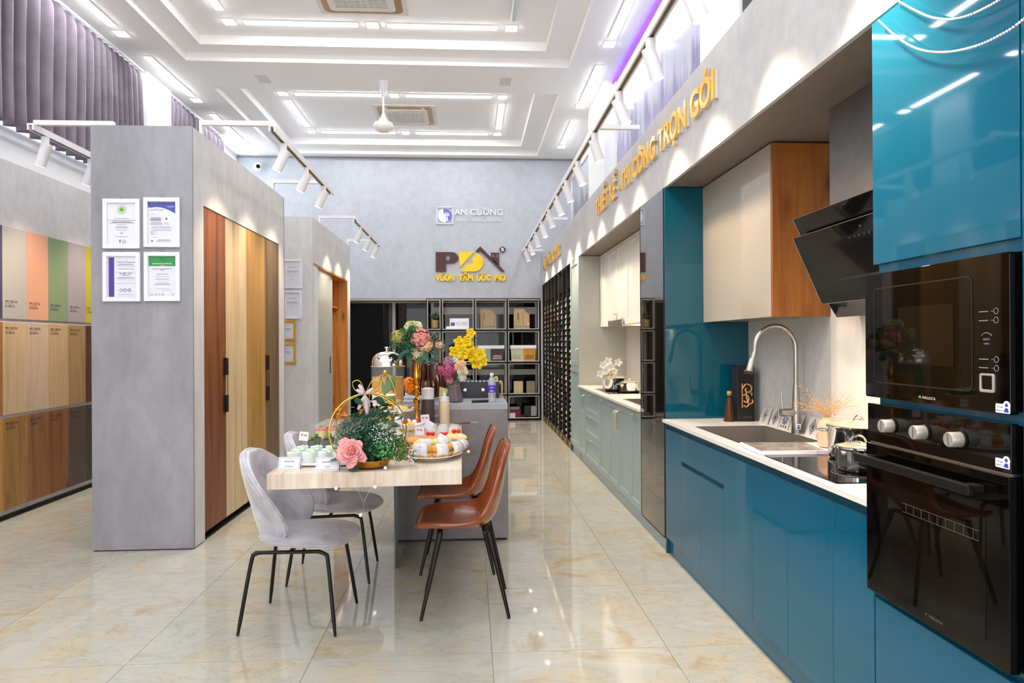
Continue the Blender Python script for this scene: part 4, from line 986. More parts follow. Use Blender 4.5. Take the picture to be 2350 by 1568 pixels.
        B(x0, x1, yy-0.05+dy, yy+0.05+dy, z+(z_ if z_ > 0.1 else 0), z+(z_ if z_ > 0.1 else 0)+h+(z_ if 0 < z_ < 0.1 else 0)).build('sample_case', plain('case_'+c[1:], c, 0.5), label=lab, cat='box', bev=0.003)
def leafq(mb, c, s, rr, el=1.6):
    # one small folded leaf of two quads in a random direction
    d = Vector((rr.gauss(0, 1), rr.gauss(0, 1), rr.gauss(0, 0.8)+0.3)).normalized(); a = Vector((rr.gauss(0, 1), rr.gauss(0, 1), rr.gauss(0, 1)))
    sd = d.cross(a).normalized()*s*0.5; nn = d.cross(sd).normalized()*s*0.12; c = Vector(c); L = d*s*el
    mb.add([c, c+L*0.5+sd+nn, c+L, c+L*0.5-sd+nn, c+L*0.5], [(0, 1, 4), (1, 2, 4), (0, 4, 3), (4, 2, 3)])
shelf_items()

def back_signs():
    yb = 12.198
    # emblem sign: two-line raised white letters with a round palm emblem
    t = thing('wall_sign', 'white raised wall lettering with a round violet palm emblem, upper sign', 'sign', (0.0, 12.18, 3.49))
    pl = MB(); x0, x1, z0, z1 = -0.585, -0.29, 3.505, 3.815
    e = 0.014
    pl.box(x0, x1, yb-0.018, yb, z0, z0+e); pl.box(x0, x1, yb-0.018, yb, z1-e, z1); pl.box(x0, x0+e, yb-0.018, yb, z0, z1); pl.box(x1-e, x1, yb-0.018, yb, z0, z1)
    pl.build('square_frame', 'whitegloss', parent=t, bev=0.001)
    xc, zc, r = (x0+x1)/2, (z0+z1)/2, 0.125
    MB().prism([(xc+r*math.cos(2*PI*k/40), zc+r*math.sin(2*PI*k/40)) for k in range(40)], 0, 0.014, FY['u'], FY['up'], FY['n'], (0, yb, 0)).build('disc', 'whitegloss', parent=t)
    v = MB().prism([(xc-0.03, zc+r*0.93)]+[(xc+(r-0.004)*math.cos(math.radians(a)), zc+(r-0.004)*math.sin(math.radians(a))) for a in range(95, -86, -10)]+[(xc+0.035, zc-0.10), (xc+0.02, zc-0.02), (xc-0.02, zc+0.03)], 0.014, 0.018, FY['u'], FY['up'], FY['n'], (0, yb, 0))
    v.build('night_half', 'violet', parent=t)
    p = MB()
    for a in (150, 185, 215, 110, 60, 20, -15):
        c, s_ = math.cos(math.radians(a)), math.sin(math.radians(a)); L = 0.075; ox, oz = xc+0.03, zc+0.01
        p.prism([(ox, oz), (ox+c*L*0.5-s_*0.012, oz+s_*L*0.5+c*0.012), (ox+c*L, oz+s_*L-0.012), (ox+c*L*0.5+s_*0.006, oz+s_*L*0.5-c*0.006)], 0.018, 0.0205, FY['u'], FY['up'], FY['n'], (0, yb, 0))
    p.prism([(xc+0.026, zc+0.01), (xc+0.040, zc+0.01), (xc+0.062, zc-0.095), (xc+0.04, zc-0.10)], 0.018, 0.0205, FY['u'], FY['up'], FY['n'], (0, yb, 0)); p.build('palm', 'whitegloss', parent=t)
    g = MB(); g.text('AN CƯỜNG', (0.165, yb, 3.672), FY['u'], FY['up'], 0.150, 0.010, 0.001, width=0.86); g.text('®', (0.635, yb, 3.79), FY['u'], FY['up'], 0.04, 0.005)
    for _, _, m in g.letters((1, 0, 0)): m.build('letter', 'whitegloss', parent=t)
    g = MB(); g.text('Wood - Working Materials', (0.175, yb, 3.552), FY['u'], FY['up'], 0.082, 0.006, 0.0, width=0.82)
    for _, _, m in g.letters((1, 0, 0)): m.build('small_letter', 'whitegloss', parent=t)
    # company sign in brown and yellow
    def q(px, py): return (-0.603+(px-218)*(0.635+0.603)/(1420-218)*1.0, 2.505+(1385-py)*(3.083-2.505)/(1385-810))
    t = thing('wall_sign', 'big brown and yellow wall sign of three letters with a roof and chimney', 'sign', (0.0, 12.18, 2.5))
    def poly(pts, n1, mb=None): return (mb or MB()).prism([q(*p) for p in pts][::-1], 0, n1, FY['u'], FY['up'], FY['n'], (0, yb, 0))
    def arc(cx, cy, rx, ry, a0, a1, n=8): return [(cx+rx*math.cos(math.radians(a0+(a1-a0)*k/n)), cy+ry*math.sin(math.radians(a0+(a1-a0)*k/n))) for k in range(n+1)]
    outer = [(218, 884), (480, 884)]+arc(490, 984, 118, 100, -90, 90, 10)+[(395, 1084), (395, 1228), (218, 1228)]
    m = MB(); th = 0.03
    # letter P with a counter: built of strips round the hole
    poly([(218, 884), (395, 884), (395, 1228), (218, 1228)], th, m)
    poly([(395, 884), (490, 884)]+arc(490, 984, 118, 100, -90, -8, 6)+[(458, 970), (458, 955), (445, 940), (395, 940)], th, m)
    poly([(395, 1030), (440, 1030), (458, 1012), (458, 970)]+arc(490, 984, 118, 100, -8, 90, 6)+[(395, 1084)], th, m)
    m.build('letter', 'brown', parent=t)
    m = poly([(610, 884), (872, 884), (632, 1150)], th); m.build('letter', 'yellow', parent=t)
    m = MB()
    poly([(640, 1228), (780, 1075), (795, 1108), (870, 1228)], th, m)
    poly([(870, 1228), (795, 1108), (830, 1105), (855, 1070)]+[(1035, 1060)]+arc(870, 1068, 168, 160, 10, 90, 7)[0:], th, m)
    poly([(855, 1070), (857, 1040), (840, 1005), (920, 908)]+arc(880, 1050, 158, 145, -72, 5, 7), th, m)
    m.build('letter', 'yellow', parent=t)
    m = MB(); poly([(902, 868), (984, 778), (1060, 858), (1170, 975), (1170, 892), (1312, 892), (1312, 925), (1170, 925)][:4]+[(1406, 1222), (1352, 1228), (985, 862), (945, 884)], th, m)
    m.build('roof', 'brown', parent=t)
    m = MB(); poly([(1170, 892), (1312, 892), (1312, 912), (1170, 912)], th, m); poly([(1170, 912), (1188, 912), (1188, 970), (1170, 970)], th, m); poly([(1222, 912), (1264, 912), (1264, 970), (1222, 970)], th, m); poly([(1296, 912), (1312, 912), (1312, 970), (1296, 970)], th, m)
    poly([(1165, 970), (1312, 970), (1312, 1130), (1225, 1060)], th, m); m.build('chimney', 'brown', parent=t)
    rc = q(1371, 836); R_ = 0.052
    d = MB().prism([(rc[0]+R_*math.cos(2*PI*k/28), rc[1]+R_*math.sin(2*PI*k/28)) for k in range(28)], 0, 0.03, FY['u'], FY['up'], FY['n'], (0, yb, 0)).build('registered_disc', 'brown', parent=t)
    MB().text('R', (rc[0], yb-0.031, rc[1]-0.028), FY['u'], FY['up'], 0.082, 0.001, 0.004).build('letter_r', 'whitegloss', parent=d)
    a, b_ = q(218, 1385), q(1420, 1280)
    g = MB()
    for w, xa, xb in (('VƯƠN', 218, 540), ('TẦM', 605, 862), ('ƯỚC', 915, 1165), ('MƠ', 1228, 1420)):
        xa2, xb2 = q(xa, 0)[0], q(xb, 0)[0]
        g.text(w, ((xa2+xb2)/2, yb, a[1]), FY['u'], FY['up'], 0.145, 0.012, 0.010, width=xb2-xa2)
    for _, _, m in g.letters((1, 0, 0)): m.build('motto_letter', 'yellow', parent=t)
back_signs()

# ================================================================= LEFT SIDE
def left_displays():
    t = thing('display_wall', 'long pale display wall on the left carrying three rows of boards', 'partition', (-3.8, 5.0, 0))
    B(-3.98, -3.712, -1.0, 9.5, 0.05, 2.885).build('wall_board', 'display', parent=t)
    B(-3.98, -3.735, -1.0, 9.5, 0, 0.05).build('base', 'black', parent=t)
    B(-3.70, -3.72, -1.0, 9.5, 0.05, 0.085).build('plinth_strip', 'block', parent=t)
    E_ = [5.35, 5.65, 5.95, 6.24, 6.535, 6.82, 7.12]
    row1 = [('#4d476b', 'deep purple'), ('#b4b2ac', 'light warm grey'), ('#d9a285', 'peach'), ('#7f9472', 'sage green'), ('#a09a9f', 'mauve grey'), ('#b8ae3c', 'yellow')]
    row2 = [('#b98348', '#9c6a34', 'reddish oak'), ('#cdb593', '#bda27c', 'light honey'), ('#cdb8a2', '#bfa68e', 'pinkish maple'), ('#c6ab80', '#b4976a', 'golden ash'), ('#a98b60', '#886c46', 'knotty brown oak'), ('#5b3526', '#43261a', 'dark walnut')]
    row3 = [('#c08f4f', '#a27439', 'amber oak'), ('#a37c46', '#86622f', 'golden oak with knots'), ('#94653a', '#744b28', 'mid brown oak'), ('#8c5a30', '#6e4220', 'reddish brown oak'), ('#574a3c', '#3f352a', 'dark smoked grey'), ('#4a3a30', '#33271f', 'black-brown')]
    codes = ['1020 SH', '2022 SH', '1227 SH', '1028 SH', '1015 SH', '1031 SH']
    for r, (z0, z1) in enumerate(((1.612, 2.350), (0.842, 1.583), (0.085, 0.816))):
        for k in range(6):
            if r == 0: m = plain('board_%d' % k, row1[k][0], 0.4); nm = row1[k][1]
            elif r == 1: m = wood('boardb_%d' % k, row2[k][0], row2[k][1], scale=0.8); nm = row2[k][2]
            else: m = wood('boardc_%d' % k, row3[k][0], row3[k][1], scale=0.8, knots=(k in (1, 3))); nm = row3[k][2]
            o = thing('sample_board', nm+' sample board, '+('top', 'middle', 'bottom')[r]+' row of the left display wall', 'board', (-3.705, (E_[k]+E_[k+1])/2, z0), ('top', 'middle', 'bottom')[r]+' row of sample boards')
            B(-3.712, -3.70, E_[k]+0.0008, E_[k+1]-0.0008, z0, z1).build('board', m, parent=o, bev=0.0005)
            g = MB(); zt = z0+0.13 if r == 0 else z1-0.055
            g.text('MFC '+codes[k], (-3.6995, E_[k]+0.03, zt), FL['u'], FL['up'], 0.026, 0.0003, align='LEFT'); g.text('LK 4%d3 A' % (41+k), (-3.6995, E_[k]+0.03, zt-0.038), FL['u'], FL['up'], 0.026, 0.0003, align='LEFT')
            g.box(-3.6995, -3.699, E_[k]+0.03, E_[k]+0.13, zt-0.011, zt-0.009)
            g.build('writing', 'ink', parent=o)
left_displays()

def frame_cert(x0, x1, z0, z1, yb, lab, kind, gold=False):
    t = thing('framed_certificate', lab, 'picture', ((x0+x1)/2, yb, z0), 'framed certificates')
    w = (x1-x0)*(0.115 if not gold else 0.10); fm = 'goldframe' if gold else 'frame'
    f = MB(); f.box(x0, x0+w, yb-0.018, yb, z0, z1); f.box(x1-w, x1, yb-0.018, yb, z0, z1); f.box(x0+w, x1-w, yb-0.018, yb, z0, z0+w); f.box(x0+w, x1-w, yb-0.018, yb, z1-w, z1)
    f.build('frame', fm, parent=t, bev=0.002)
    p = B(x0+w*0.8, x1-w*0.8, yb-0.006, yb, z0+w*0.8, z1-w*0.8).build('paper', 'paper', parent=t)
    MB().tube([((x0+x1)/2-0.008, yb-0.008, z1-0.001), ((x0+x1)/2, yb-0.008, z1+0.008), ((x0+x1)/2+0.008, yb-0.008, z1-0.001)], 0.0015, 5).build('hook', 'blackmetal', parent=t)
    X = lambda f_: x0+(x1-x0)*f_
    Z = lambda f_: z1-(z1-z0)*f_
    y = yb-0.0062
    def lines(zs, m, wd=0.5, th=0.0016, cx=0.5):
        b = MB()
        for i, q in enumerate(zs):
            ww = wd*(0.75+0.25*((i*37) % 5)/4); b.box(X(cx-ww/2), X(cx+ww/2), y-0.0003, y, Z(q)-th, Z(q)+th)
        b.build('print_line', m, parent=p)
    def txt(s, fx, fz, sz, m, width=None, al='CENTER'):
        MB().text(s, (X(fx), y-0.0004, Z(fz)), FY['u'], FY['up'], sz, 0.0002, 0.0, al, width=width).build('writing', m, parent=p)
    W_ = x1-x0
    if kind == 0:
        d = MB(); d.prism([(X(0.5)+0.021*math.cos(2*PI*k/20), Z(0.215)+0.021*math.sin(2*PI*k/20)) for k in range(20)], 0, 0.0005, FY['u'], FY['up'], FY['n'], (0, y, 0)); d.build('seal', plain('lime_seal', '#8bbf62', 0.5), parent=p)
        d = MB()
        for k in range(18):
            a = 2*PI*k/18; d.prism([(X(0.5)+0.029*math.cos(a)+0.003*math.cos(q*PI/2), Z(0.215)+0.029*math.sin(a)+0.003*math.sin(q*PI/2)) for q in range(4)], 0, 0.0005, FY['u'], FY['up'], FY['n'], (0, y, 0))
        for a in (90, 210, 330):
            c, s_ = math.cos(math.radians(a)), math.sin(math.radians(a)); d.prism([(X(0.5)-s_*0.003, Z(0.215)+c*0.003), (X(0.5)+c*0.015, Z(0.215)+s_*0.015), (X(0.5)+s_*0.003, Z(0.215)-c*0.003)], 0.0005, 0.001, FY['u'], FY['up'], FY['n'], (0, y, 0))
        d.build('seal_lettering', 'ink', parent=p)
        txt('Green Label Singapore', 0.5, 0.40, 0.009, 'greyink', W_*0.40); txt('An Cuong Wood-Working Joint Stock Company', 0.5, 0.437, 0.010, 'ink', W_*0.74)
        lines((0.458, 0.47, 0.485), 'greyink', 0.66); lines((0.52, 0.562, 0.58, 0.625, 0.76), 'greyink', 0.36); txt('Jln', 0.5, 0.70, 0.016, 'ink')
        B(X(0.43), X(0.47), y-0.0005, y, Z(0.88), Z(0.82)).build('stamp', 'green', parent=p); lines((0.83, 0.85, 0.87, 0.895), 'greyink', 0.14, cx=0.56)
    elif kind == 1:
        pts = [(X(0.115), Z(0.09)), (X(0.875), Z(0.09)), (X(0.875), Z(0.32))]+[(X(0.875-0.76*k/8), Z(0.32-0.13*math.sin(PI/2*min(1, k/5.5))+(0.012 if k > 6 else 0))) for k in range(1, 9)]
        MB().prism(pts[::-1], 0, 0.0005, FY['u'], FY['up'], FY['n'], (0, y, 0)).build('blue_field', 'navy', parent=p)
        txt('TÜV NORD', 0.74, 0.195, 0.014, 'paper', W_*0.18); txt('certificate', 0.15, 0.262, 0.022, 'greyink', W_*0.38, 'LEFT'); txt('Nr. 08 / 15', 0.15, 0.345, 0.009, 'greyink', None, 'LEFT')
        lines((0.40, 0.42, 0.435, 0.45, 0.46), 'ink', 0.34, 0.0012, 0.32); lines((0.49, 0.505, 0.52, 0.535, 0.55), 'greyink', 0.36, 0.0012, 0.34); lines((0.50, 0.52, 0.54), 'greyink', 0.16, 0.0009, 0.62)
        lines((0.585, 0.60, 0.615, 0.65, 0.66), 'greyink', 0.62, 0.0010, 0.48); lines((0.68, 0.70, 0.74, 0.80), 'greyink', 0.22, 0.0009, 0.26); lines((0.85, 0.862, 0.885), 'ink', 0.42, 0.0009, 0.55)
        B(X(0.60), X(0.64), y-0.0005, y, Z(0.445), Z(0.405)).build('mark', 'ink', parent=p); B(X(0.20), X(0.24), y-0.0005, y, Z(0.89), Z(0.86)).build('mark', 'ink', parent=p); txt('Ts', 0.23, 0.745, 0.018, 'ink')
    elif kind == 2:
        B(X(0.145), X(0.295), y-0.0005, y, Z(0.905), Z(0.105)).build('purple_band', 'purpleband', parent=p)
        txt('Certificate Of Registration', 0.60, 0.218, 0.019, 'greyink', W_*0.50); lines((0.245, 0.255, 0.28), 'greyink', 0.50, 0.0012, 0.60); lines((0.33, 0.345, 0.41), 'greyink', 0.52, 0.0009, 0.60)
        txt('ISO 9001 : 2015', 0.60, 0.452, 0.016, 'ink', W_*0.33); lines((0.47,), 'ink', 0.26, 0.0014, 0.60); lines((0.51, 0.52, 0.53, 0.56, 0.63), 'greyink', 0.54, 0.0009, 0.60)
        for fx, mm_ in ((0.48, 'greyink'), (0.585, 'navy'), (0.70, 'navy')):
            MB().tube([(X(fx)+0.010*math.cos(2*PI*k/16), y-0.0006, Z(0.77)+0.009*math.sin(2*PI*k/16)) for k in range(16)], 0.0018, 4, closed=True).build('seal', mm_, parent=p)
        lines((0.85, 0.87, 0.91), 'greyink', 0.52, 0.0009, 0.60)
    elif kind == 3:
        B(X(0.125), X(0.870), y-0.0005, y, Z(0.285), Z(0.085)).build('green_band', 'green', parent=p)
        MB().text('CERTIFICATE OF APPROVAL', (X(0.50), y-0.0012, Z(0.248)), FY['u'], FY['up'], 0.012, 0.0002, 0.0003, width=W_*0.56).text('N.12/1088', (X(0.5), y-0.0012, Z(0.278)), FY['u'], FY['up'], 0.008, 0.0002).build('writing', 'paper', parent=p)
        MB().tube([(X(0.5)+0.012*math.cos(2*PI*k/20), y-0.0008, Z(0.15)+0.012*math.sin(2*PI*k/20)) for k in range(20)], 0.0007, 4, closed=True).build('emblem', 'leaf', parent=p)
        txt('AN CUONG WOOD-WORKING JOINT STOCK', 0.5, 0.35, 0.009, 'ink', W_*0.55); txt('COMPANY', 0.5, 0.375, 0.009, 'ink', W_*0.12)
        lines((0.445, 0.455, 0.50, 0.545, 0.56, 0.61), 'greyink', 0.42, 0.0009); lines((0.64, 0.652, 0.665, 0.74), 'greyink', 0.48, 0.0010); lines((0.78,), 'greyink', 0.4, 0.0009, 0.62)
        for fx in (0.20, 0.31, 0.41, 0.51, 0.79):
            MB().tube([(X(fx)+0.007*math.cos(2*PI*k/12), y-0.0006, Z(0.865)+0.006*math.sin(2*PI*k/12)) for k in range(12)], 0.0011, 4, closed=True).build('seal', 'greyink' if fx != 0.51 else 'navy', parent=p)
    else:
        txt('CERTIFICATE', 0.5, 0.30, 0.02, 'greyink', W_*0.4); lines((0.40, 0.42, 0.44, 0.48, 0.55), 'greyink', 0.6, 0.0016); lines((0.62, 0.70), 'greyink', 0.24, 0.0014); lines((0.80,), 'greyink', 0.14, 0.0014, 0.65)
        if not gold:
            d = MB().prism([(X(0.5)+0.02*math.cos(2*PI*k/12), Z(0.17)+0.015*abs(math.sin(2*PI*k/12))) for k in range(12)], 0, 0.0005, FY['u'], FY['up'], FY['n'], (0, y, 0)); d.build('emblem', 'greyink', parent=p)

def pavilions():
    # first display block
    xa, xb, y0, y1, zt = -2.553, -1.885, 4.775, 7.085, 2.885
    t = thing('display_block', 'large grey concrete-look display block with certificates on its end', 'partition', (-2.2, 5.9, 0))
    B(xa, xb, y0, y0+0.02, 0.008, zt).build('end_board', 'block', parent=t, bev=0.001)
    B(xa, xb, y1-0.02, y1, 0.008, zt).build('end_board', 'block', parent=t)
    B(xa, xa+0.02, y0+0.02, y1-0.02, 0.008, zt).build('back_board', 'block', parent=t)
    B(xa+0.02, xb-0.001, y0+0.02, 4.972, 0.008, zt).build('side_board', 'blockside', parent=t)
    B(xa+0.02, xb-0.001, 6.905, y1-0.02, 0.008, zt).build('side_board', 'blockside', parent=t)
    B(xa+0.02, xb-0.001, 4.972, 6.905, 2.384, zt).build('header_board', 'blockside', parent=t)
    B(xa+0.02, xb-0.06, 4.972, 6.905, 0.01, 2.384).build('core', 'black', parent=t)
    B(xa+0.01, xb-0.01, y0+0.01, y1-0.01, 0.0, 0.008).build('shadow_plinth', 'black', parent=t)
    sp = [(4.972, 5.431, wood('walnut_door', '#7c451d', '#552c10', '#94571f', scale=0.7), 'brown'), (5.431, 5.929, wood('cream_ash_door', '#cbb48d', '#b59a70', '#d9c6a3', scale=0.7), 'cream'),
          (5.929, 6.45, wood('honey_door', '#a8813e', '#8a6526', '#b9924a', scale=0.7), 'honey'), (6.45, 6.905, wood('smoked_oak_door', '#6c5638', '#4d3b25', '#7d6647', scale=0.7), 'smoked')]
    for i, (a, b_, m, nm) in enumerate(sp):
        d = B(xb-0.030, xb-0.010, a+0.0015, b_-0.0015, 0.055, 2.380).build('door', m, parent=t, bev=0.001)
        d['label'] = nm+' wooden door'
        if i in (0, 3):
            yh = b_-0.03 if i == 0 else a+0.035
            h = MB(); h.box(xb-0.010, xb+0.012, yh-0.024, yh+0.024, 1.16, 1.292); h.box(xb-0.010, xb+0.012, yh-0.024, yh+0.024, 0.874, 1.005); h.box(xb+0.004, xb+0.008, yh+0.018, yh+0.024, 1.005, 1.16); h.box(xb-0.008, xb-0.004, yh-0.024, yh-0.020, 1.005, 1.16)
            h.build('handle', 'blackmetal', parent=d, bev=0.001)
    frame_cert(-2.469, -2.227, 2.048, 2.384, y0-0.0, 'white framed certificate with a round green seal, upper left', 0)
    frame_cert(-2.202, -1.964, 2.058, 2.395, y0-0.0, 'white framed certificate with a blue curved header, upper right', 1)
    frame_cert(-2.471, -2.226, 1.690, 2.024, y0-0.0, 'white framed certificate with a purple vertical band, lower left', 2)
    frame_cert(-2.201, -1.965, 1.692, 2.025, y0-0.0, 'white framed certificate with a green header band, lower right', 3)
    # second display block
    xa, xb, y0, y1 = -2.553, -1.84, 8.13, 10.63
    t = thing('display_block', 'second display block with white sliding doors and an oak niche', 'partition', (-2.2, 9.4, 0))
    B(xa, xb, y0, y0+0.05, 0.008, zt).build('end_board', 'blockside', parent=t)
    B(xa, xa+0.02, y0+0.05, y1, 0.008, zt).build('back_board', 'block', parent=t)
    B(xa+0.02, xb, y0+0.05, y1, 2.352, zt).build('header_board', 'blockside', parent=t)
    B(xa+0.02, xb, 10.42, y1, 0.008, 2.352).build('side_board', 'blockside', parent=t)
    # oak niche
    n = MB(); n.box(xa+0.02, xa+0.04, y0+0.05, 10.42, 0.008, 2.35); n.box(xa+0.04, xb-0.002, 10.40, 10.418, 0.008, 2.35); n.box(xa+0.04, xb-0.002, y0+0.05, 10.40, 2.33, 2.35); n.box(xa+0.04, xb-0.01, y0+0.05, 10.40, 0.008, 0.06)
    n.build('oak_lining', 'niche', parent=t)
    B(xa+0.04, xb-0.12, 9.30, 9.32, 0.06, 2.33).build('oak_divider', 'niche', parent=t)
    for z, dx in ((0.35, 0.2), (0.62, 0.2), (0.92, 0.2), (1.92, 0.14)):
        B(xa+0.04, xb-dx, 9.32, 10.39, z, z+0.02).build('shelf', 'niche', parent=t, bev=0.001)
    B(xb-0.02, xb-0.004, y0+0.05, 10.41, 2.335, 2.352).build('door_track', 'goldframe', parent=t)
    dm = plain('sliding_door_paint', '#b9bcb4', 0.3, coat=0.3)
    B(xb-0.035, xb-0.012, 8.19, 8.47, 0.03, 2.33).build('door', plain('white_door_paint', '#dfe2e4', 0.3), parent=t)
    d = B(xb-0.062, xb-0.038, 8.48, 9.34, 0.03, 2.33).build('door', dm, parent=t, bev=0.001)
    B(xb-0.0385, xb-0.034, 9.27, 9.31, 1.0, 1.22).build('handle', 'blackmetal', parent=d)
    d2 = B(xb-0.092, xb-0.068, 8.9, 9.62, 0.03, 2.33).build('door', dm, parent=t, bev=0.001)
    frame_cert(-2.19, -1.956, 2.044, 2.386, y0, 'white framed certificate on the second block, uppermost', 4)
    frame_cert(-2.19, -1.963, 1.688, 2.019, y0, 'white framed certificate on the second block, second from top', 5)
    frame_cert(-2.30, -2.034, 1.433, 1.673, y0, 'gold framed certificate on the second block, upper of two', 6, True)
    frame_cert(-2.30, -2.035, 1.163, 1.403, y0, 'gold framed certificate on the second block, lower of two', 7, True)
pavilions()

def curtains():
    def cur(y0, y1, lab, seed):
        t = thing('curtain', lab, 'curtain', (-3.9, (y0+y1)/2, 3.30)); rr = random.Random(seed); rows = []
        n = int((y1-y0)/0.0125); zs = [3.275, 3.36, 3.6, 3.9, 4.2, 4.42, 4.52, 4.56, 4.60, 4.645]
        ph = [0.0]
        for i in range(n): ph.append(ph[-1]+0.0125/0.128*2*PI*(0.88+0.24*math.sin(i*0.031+seed)))
        for z in zs:
            k = min(1, (4.645-z)/0.10); row = []
            for i in range(n+1):
                y = y0+(y1-y0)*i/n; am = 0.012+0.052*k*(0.9+0.25*math.sin(i*0.011+z*1.3))
                s_ = math.sin(ph[i]+0.25*math.sin(z*2+i*0.004)*k); s_ = math.copysign(abs(s_)**0.75, s_)
                row.append((-3.90+am*s_+0.01*math.sin(z*3+i*0.02), y, z))
            rows.append(row)
        MB().grid(rows).build('cloth', 'curtain', parent=t, smooth=True, solid=0.003)
        B(-3.92, -3.88, y0-0.02, y1+0.02, 4.655, 4.685).build('rail', 'white', parent=t)
        h = MB()
        for k in range(int((y1-y0)/0.15)): h.tube([(-3.90, y0+0.05+k*0.15, 4.635), (-3.90, y0+0.05+k*0.15, 4.66)], 0.004, 5)
        h.build('hook', 'steel', parent=t, kind='stuff')
    cur(2.5, 8.40, 'long mauve-grey pleated curtain at the upper left, nearest the camera', 1)
    cur(9.16, 11.0, 'mauve-grey pleated curtain behind the white pilaster at the upper left', 2)
curtains()

# ================================================================= LIGHTS AND CEILING FITTINGS
def ceiling_lights():
    def strip(x0, x1, y0, y1, z, lab, off=False):
        t = thing('ceiling_light', lab, 'light', ((x0+x1)/2, (y0+y1)/2, z-0.03), 'ceiling light fittings')
        B(x0-0.012, x1+0.012, y0-0.012, y1+0.012, z-0.010, z-0.001).build('housing', 'white', parent=t)
        B(x0, x1, y0, y1, z-0.018, z-0.010).build('diffuser', 'lightoff' if off else 'light', parent=t)
    n = ['far', 'near', 'third', 'fourth']
    for k, (a, b_) in enumerate(TR):
        yc = (a+b_)/2+0.05; z = CZ+0.205; w = 0.035; s = 0.055
        yn, yf = yc-0.86, yc+0.86; tr = n[k]+' tray ceiling'
        for y, rn in ((yf, 'far side'), (yn, 'near side')):
            strip(-2.42, -1.22, y-w, y+w, z, 'long white strip light across the %s, %s, left half' % (tr, rn)); strip(-0.88, 0.31, y-w, y+w, z, 'long white strip light across the %s, %s, right half' % (tr, rn))
            for x, xn in ((-2.59, 'left corner'), (-1.05, 'middle'), (0.475, 'right corner')): strip(x-s, x+s, y-s, y+s, z, 'small square light in the %s, %s, %s' % (tr, rn, xn))
        strip(-2.625, -2.555, yc-0.58, yc+0.58, z, 'strip light running lengthwise on the left of the %s' % tr)
        if k == 1:
            t = thing('ceiling_light', 'unlit grey tube light on the right of the near tray ceiling', 'light', (0.48, yc, z-0.05), 'ceiling light fittings')
            MB().tube([(0.48, yc-0.60, z-0.035), (0.48, yc+0.58, z-0.035)], 0.033, 14).build('tube', 'lightoff', parent=t, smooth=True)
        else: strip(0.445, 0.515, yc-0.58, yc+0.58, z, 'strip light running lengthwise on the right of the %s' % tr)
    for x, sd in ((-3.66, 'left'), (1.55, 'right')):
        for y0, q in ((10.0, 'farthest'), (8.03, 'second from the back wall'), (6.05, 'third from the back wall'), (4.1, 'fourth from the back wall'), (2.1, 'fifth from the back wall'), (0.1, 'sixth from the back wall')):
            strip(x-0.035, x+0.035, y0, y0+1.21, CZ, 'strip light on the %s ceiling border, %s' % (sd, q))
            strip(x-0.055, x+0.055, y0+1.34, y0+1.45, CZ, 'small square light on the %s ceiling border, beyond the strip %s' % (sd, q))
ceiling_lights()

def cassette(xc, yc, lab):
    z = CZ+0.205; t = thing('air_conditioner', lab, 'air conditioner', (xc, yc, z-0.03)); s = 0.46
    def rr_(s_, r): return [(xc+sx*(s_-r)+r*math.cos(math.radians(a)), yc+sy*(s_-r)+r*math.sin(math.radians(a))) for sx, sy, a0 in ((1, 1, 0), (-1, 1, 90), (-1, -1, 180), (1, -1, 270)) for a in range(a0, a0+91, 15)]
    Z3 = dict(u=(1, 0, 0), up=(0, 1, 0), n=(0, 0, 1))
    MB().prism(rr_(0.46, 0.02), z-0.012, z, **Z3).build('mounting_plate', 'vent', parent=t)
    MB().prism(rr_(0.405, 0.07), z-0.022, z-0.012, **Z3).build('air_slot', 'copper', parent=t)
    MB().prism(rr_(0.335, 0.05), z-0.040, z-0.022, **Z3).build('panel', 'vent', parent=t, bev=0.004)
    g = B(xc-0.27, xc+0.27, yc-0.25, yc+0.25, z-0.0405, z-0.040); g.build('grille_shadow', 'ventdark', parent=t)
    sl = MB()
    for k in range(17): sl.box(xc-0.27, xc+0.27, yc-0.25+k*0.0305, yc-0.25+k*0.0305+0.016, z-0.046, z-0.0405)
    for k in range(9): sl.box(xc-0.27+k*0.0665, xc-0.262+k*0.0665, yc-0.25, yc+0.25, z-0.048, z-0.0405)
    sl.build('grille', 'vent', parent=t, kind='stuff')
    for a in (0, 1): B(xc-0.30+a*0.55, xc-0.25+a*0.55, yc-0.395, yc-0.345, z-0.030, z-0.022).build('corner_clip', 'vent', parent=t)
cassette(-0.96, 10.55, 'ceiling cassette air conditioner behind the fan, in the far tray')
cassette(-1.09, 6.86, 'ceiling cassette air conditioner at the top edge, in the near tray')
def fan():
    x, y = -1.075, 8.67
    t = thing('ceiling_fan', 'white ceiling fan hub hanging on a rod between the two trays', 'fan', (x, y, 4.05))
    MB().lathe([(0.02, 4.50), (0.035, 4.56), (0.065, 4.66), (0.07, CZ-0.001)], (x, y, 0), 20).build('canopy', 'whitegloss', parent=t, smooth=True)
    MB().tube([(x, y, 4.26), (x, y, 4.52)], 0.013, 10).build('rod', 'whitegloss', parent=t, smooth=True)
    MB().lathe([(0.018, 4.29), (0.03, 4.25), (0.06, 4.20), (0.075, 4.175)], (x, y, 0), 20).build('bell', 'whitegloss', parent=t, smooth=True)
    MB().lathe([(0.05, 4.055), (0.075, 4.06), (0.12, 4.10), (0.125, 4.13), (0.115, 4.165), (0.06, 4.178)], (x, y, 0), 28).build('motor', 'vent', parent=t, smooth=True)
fan()
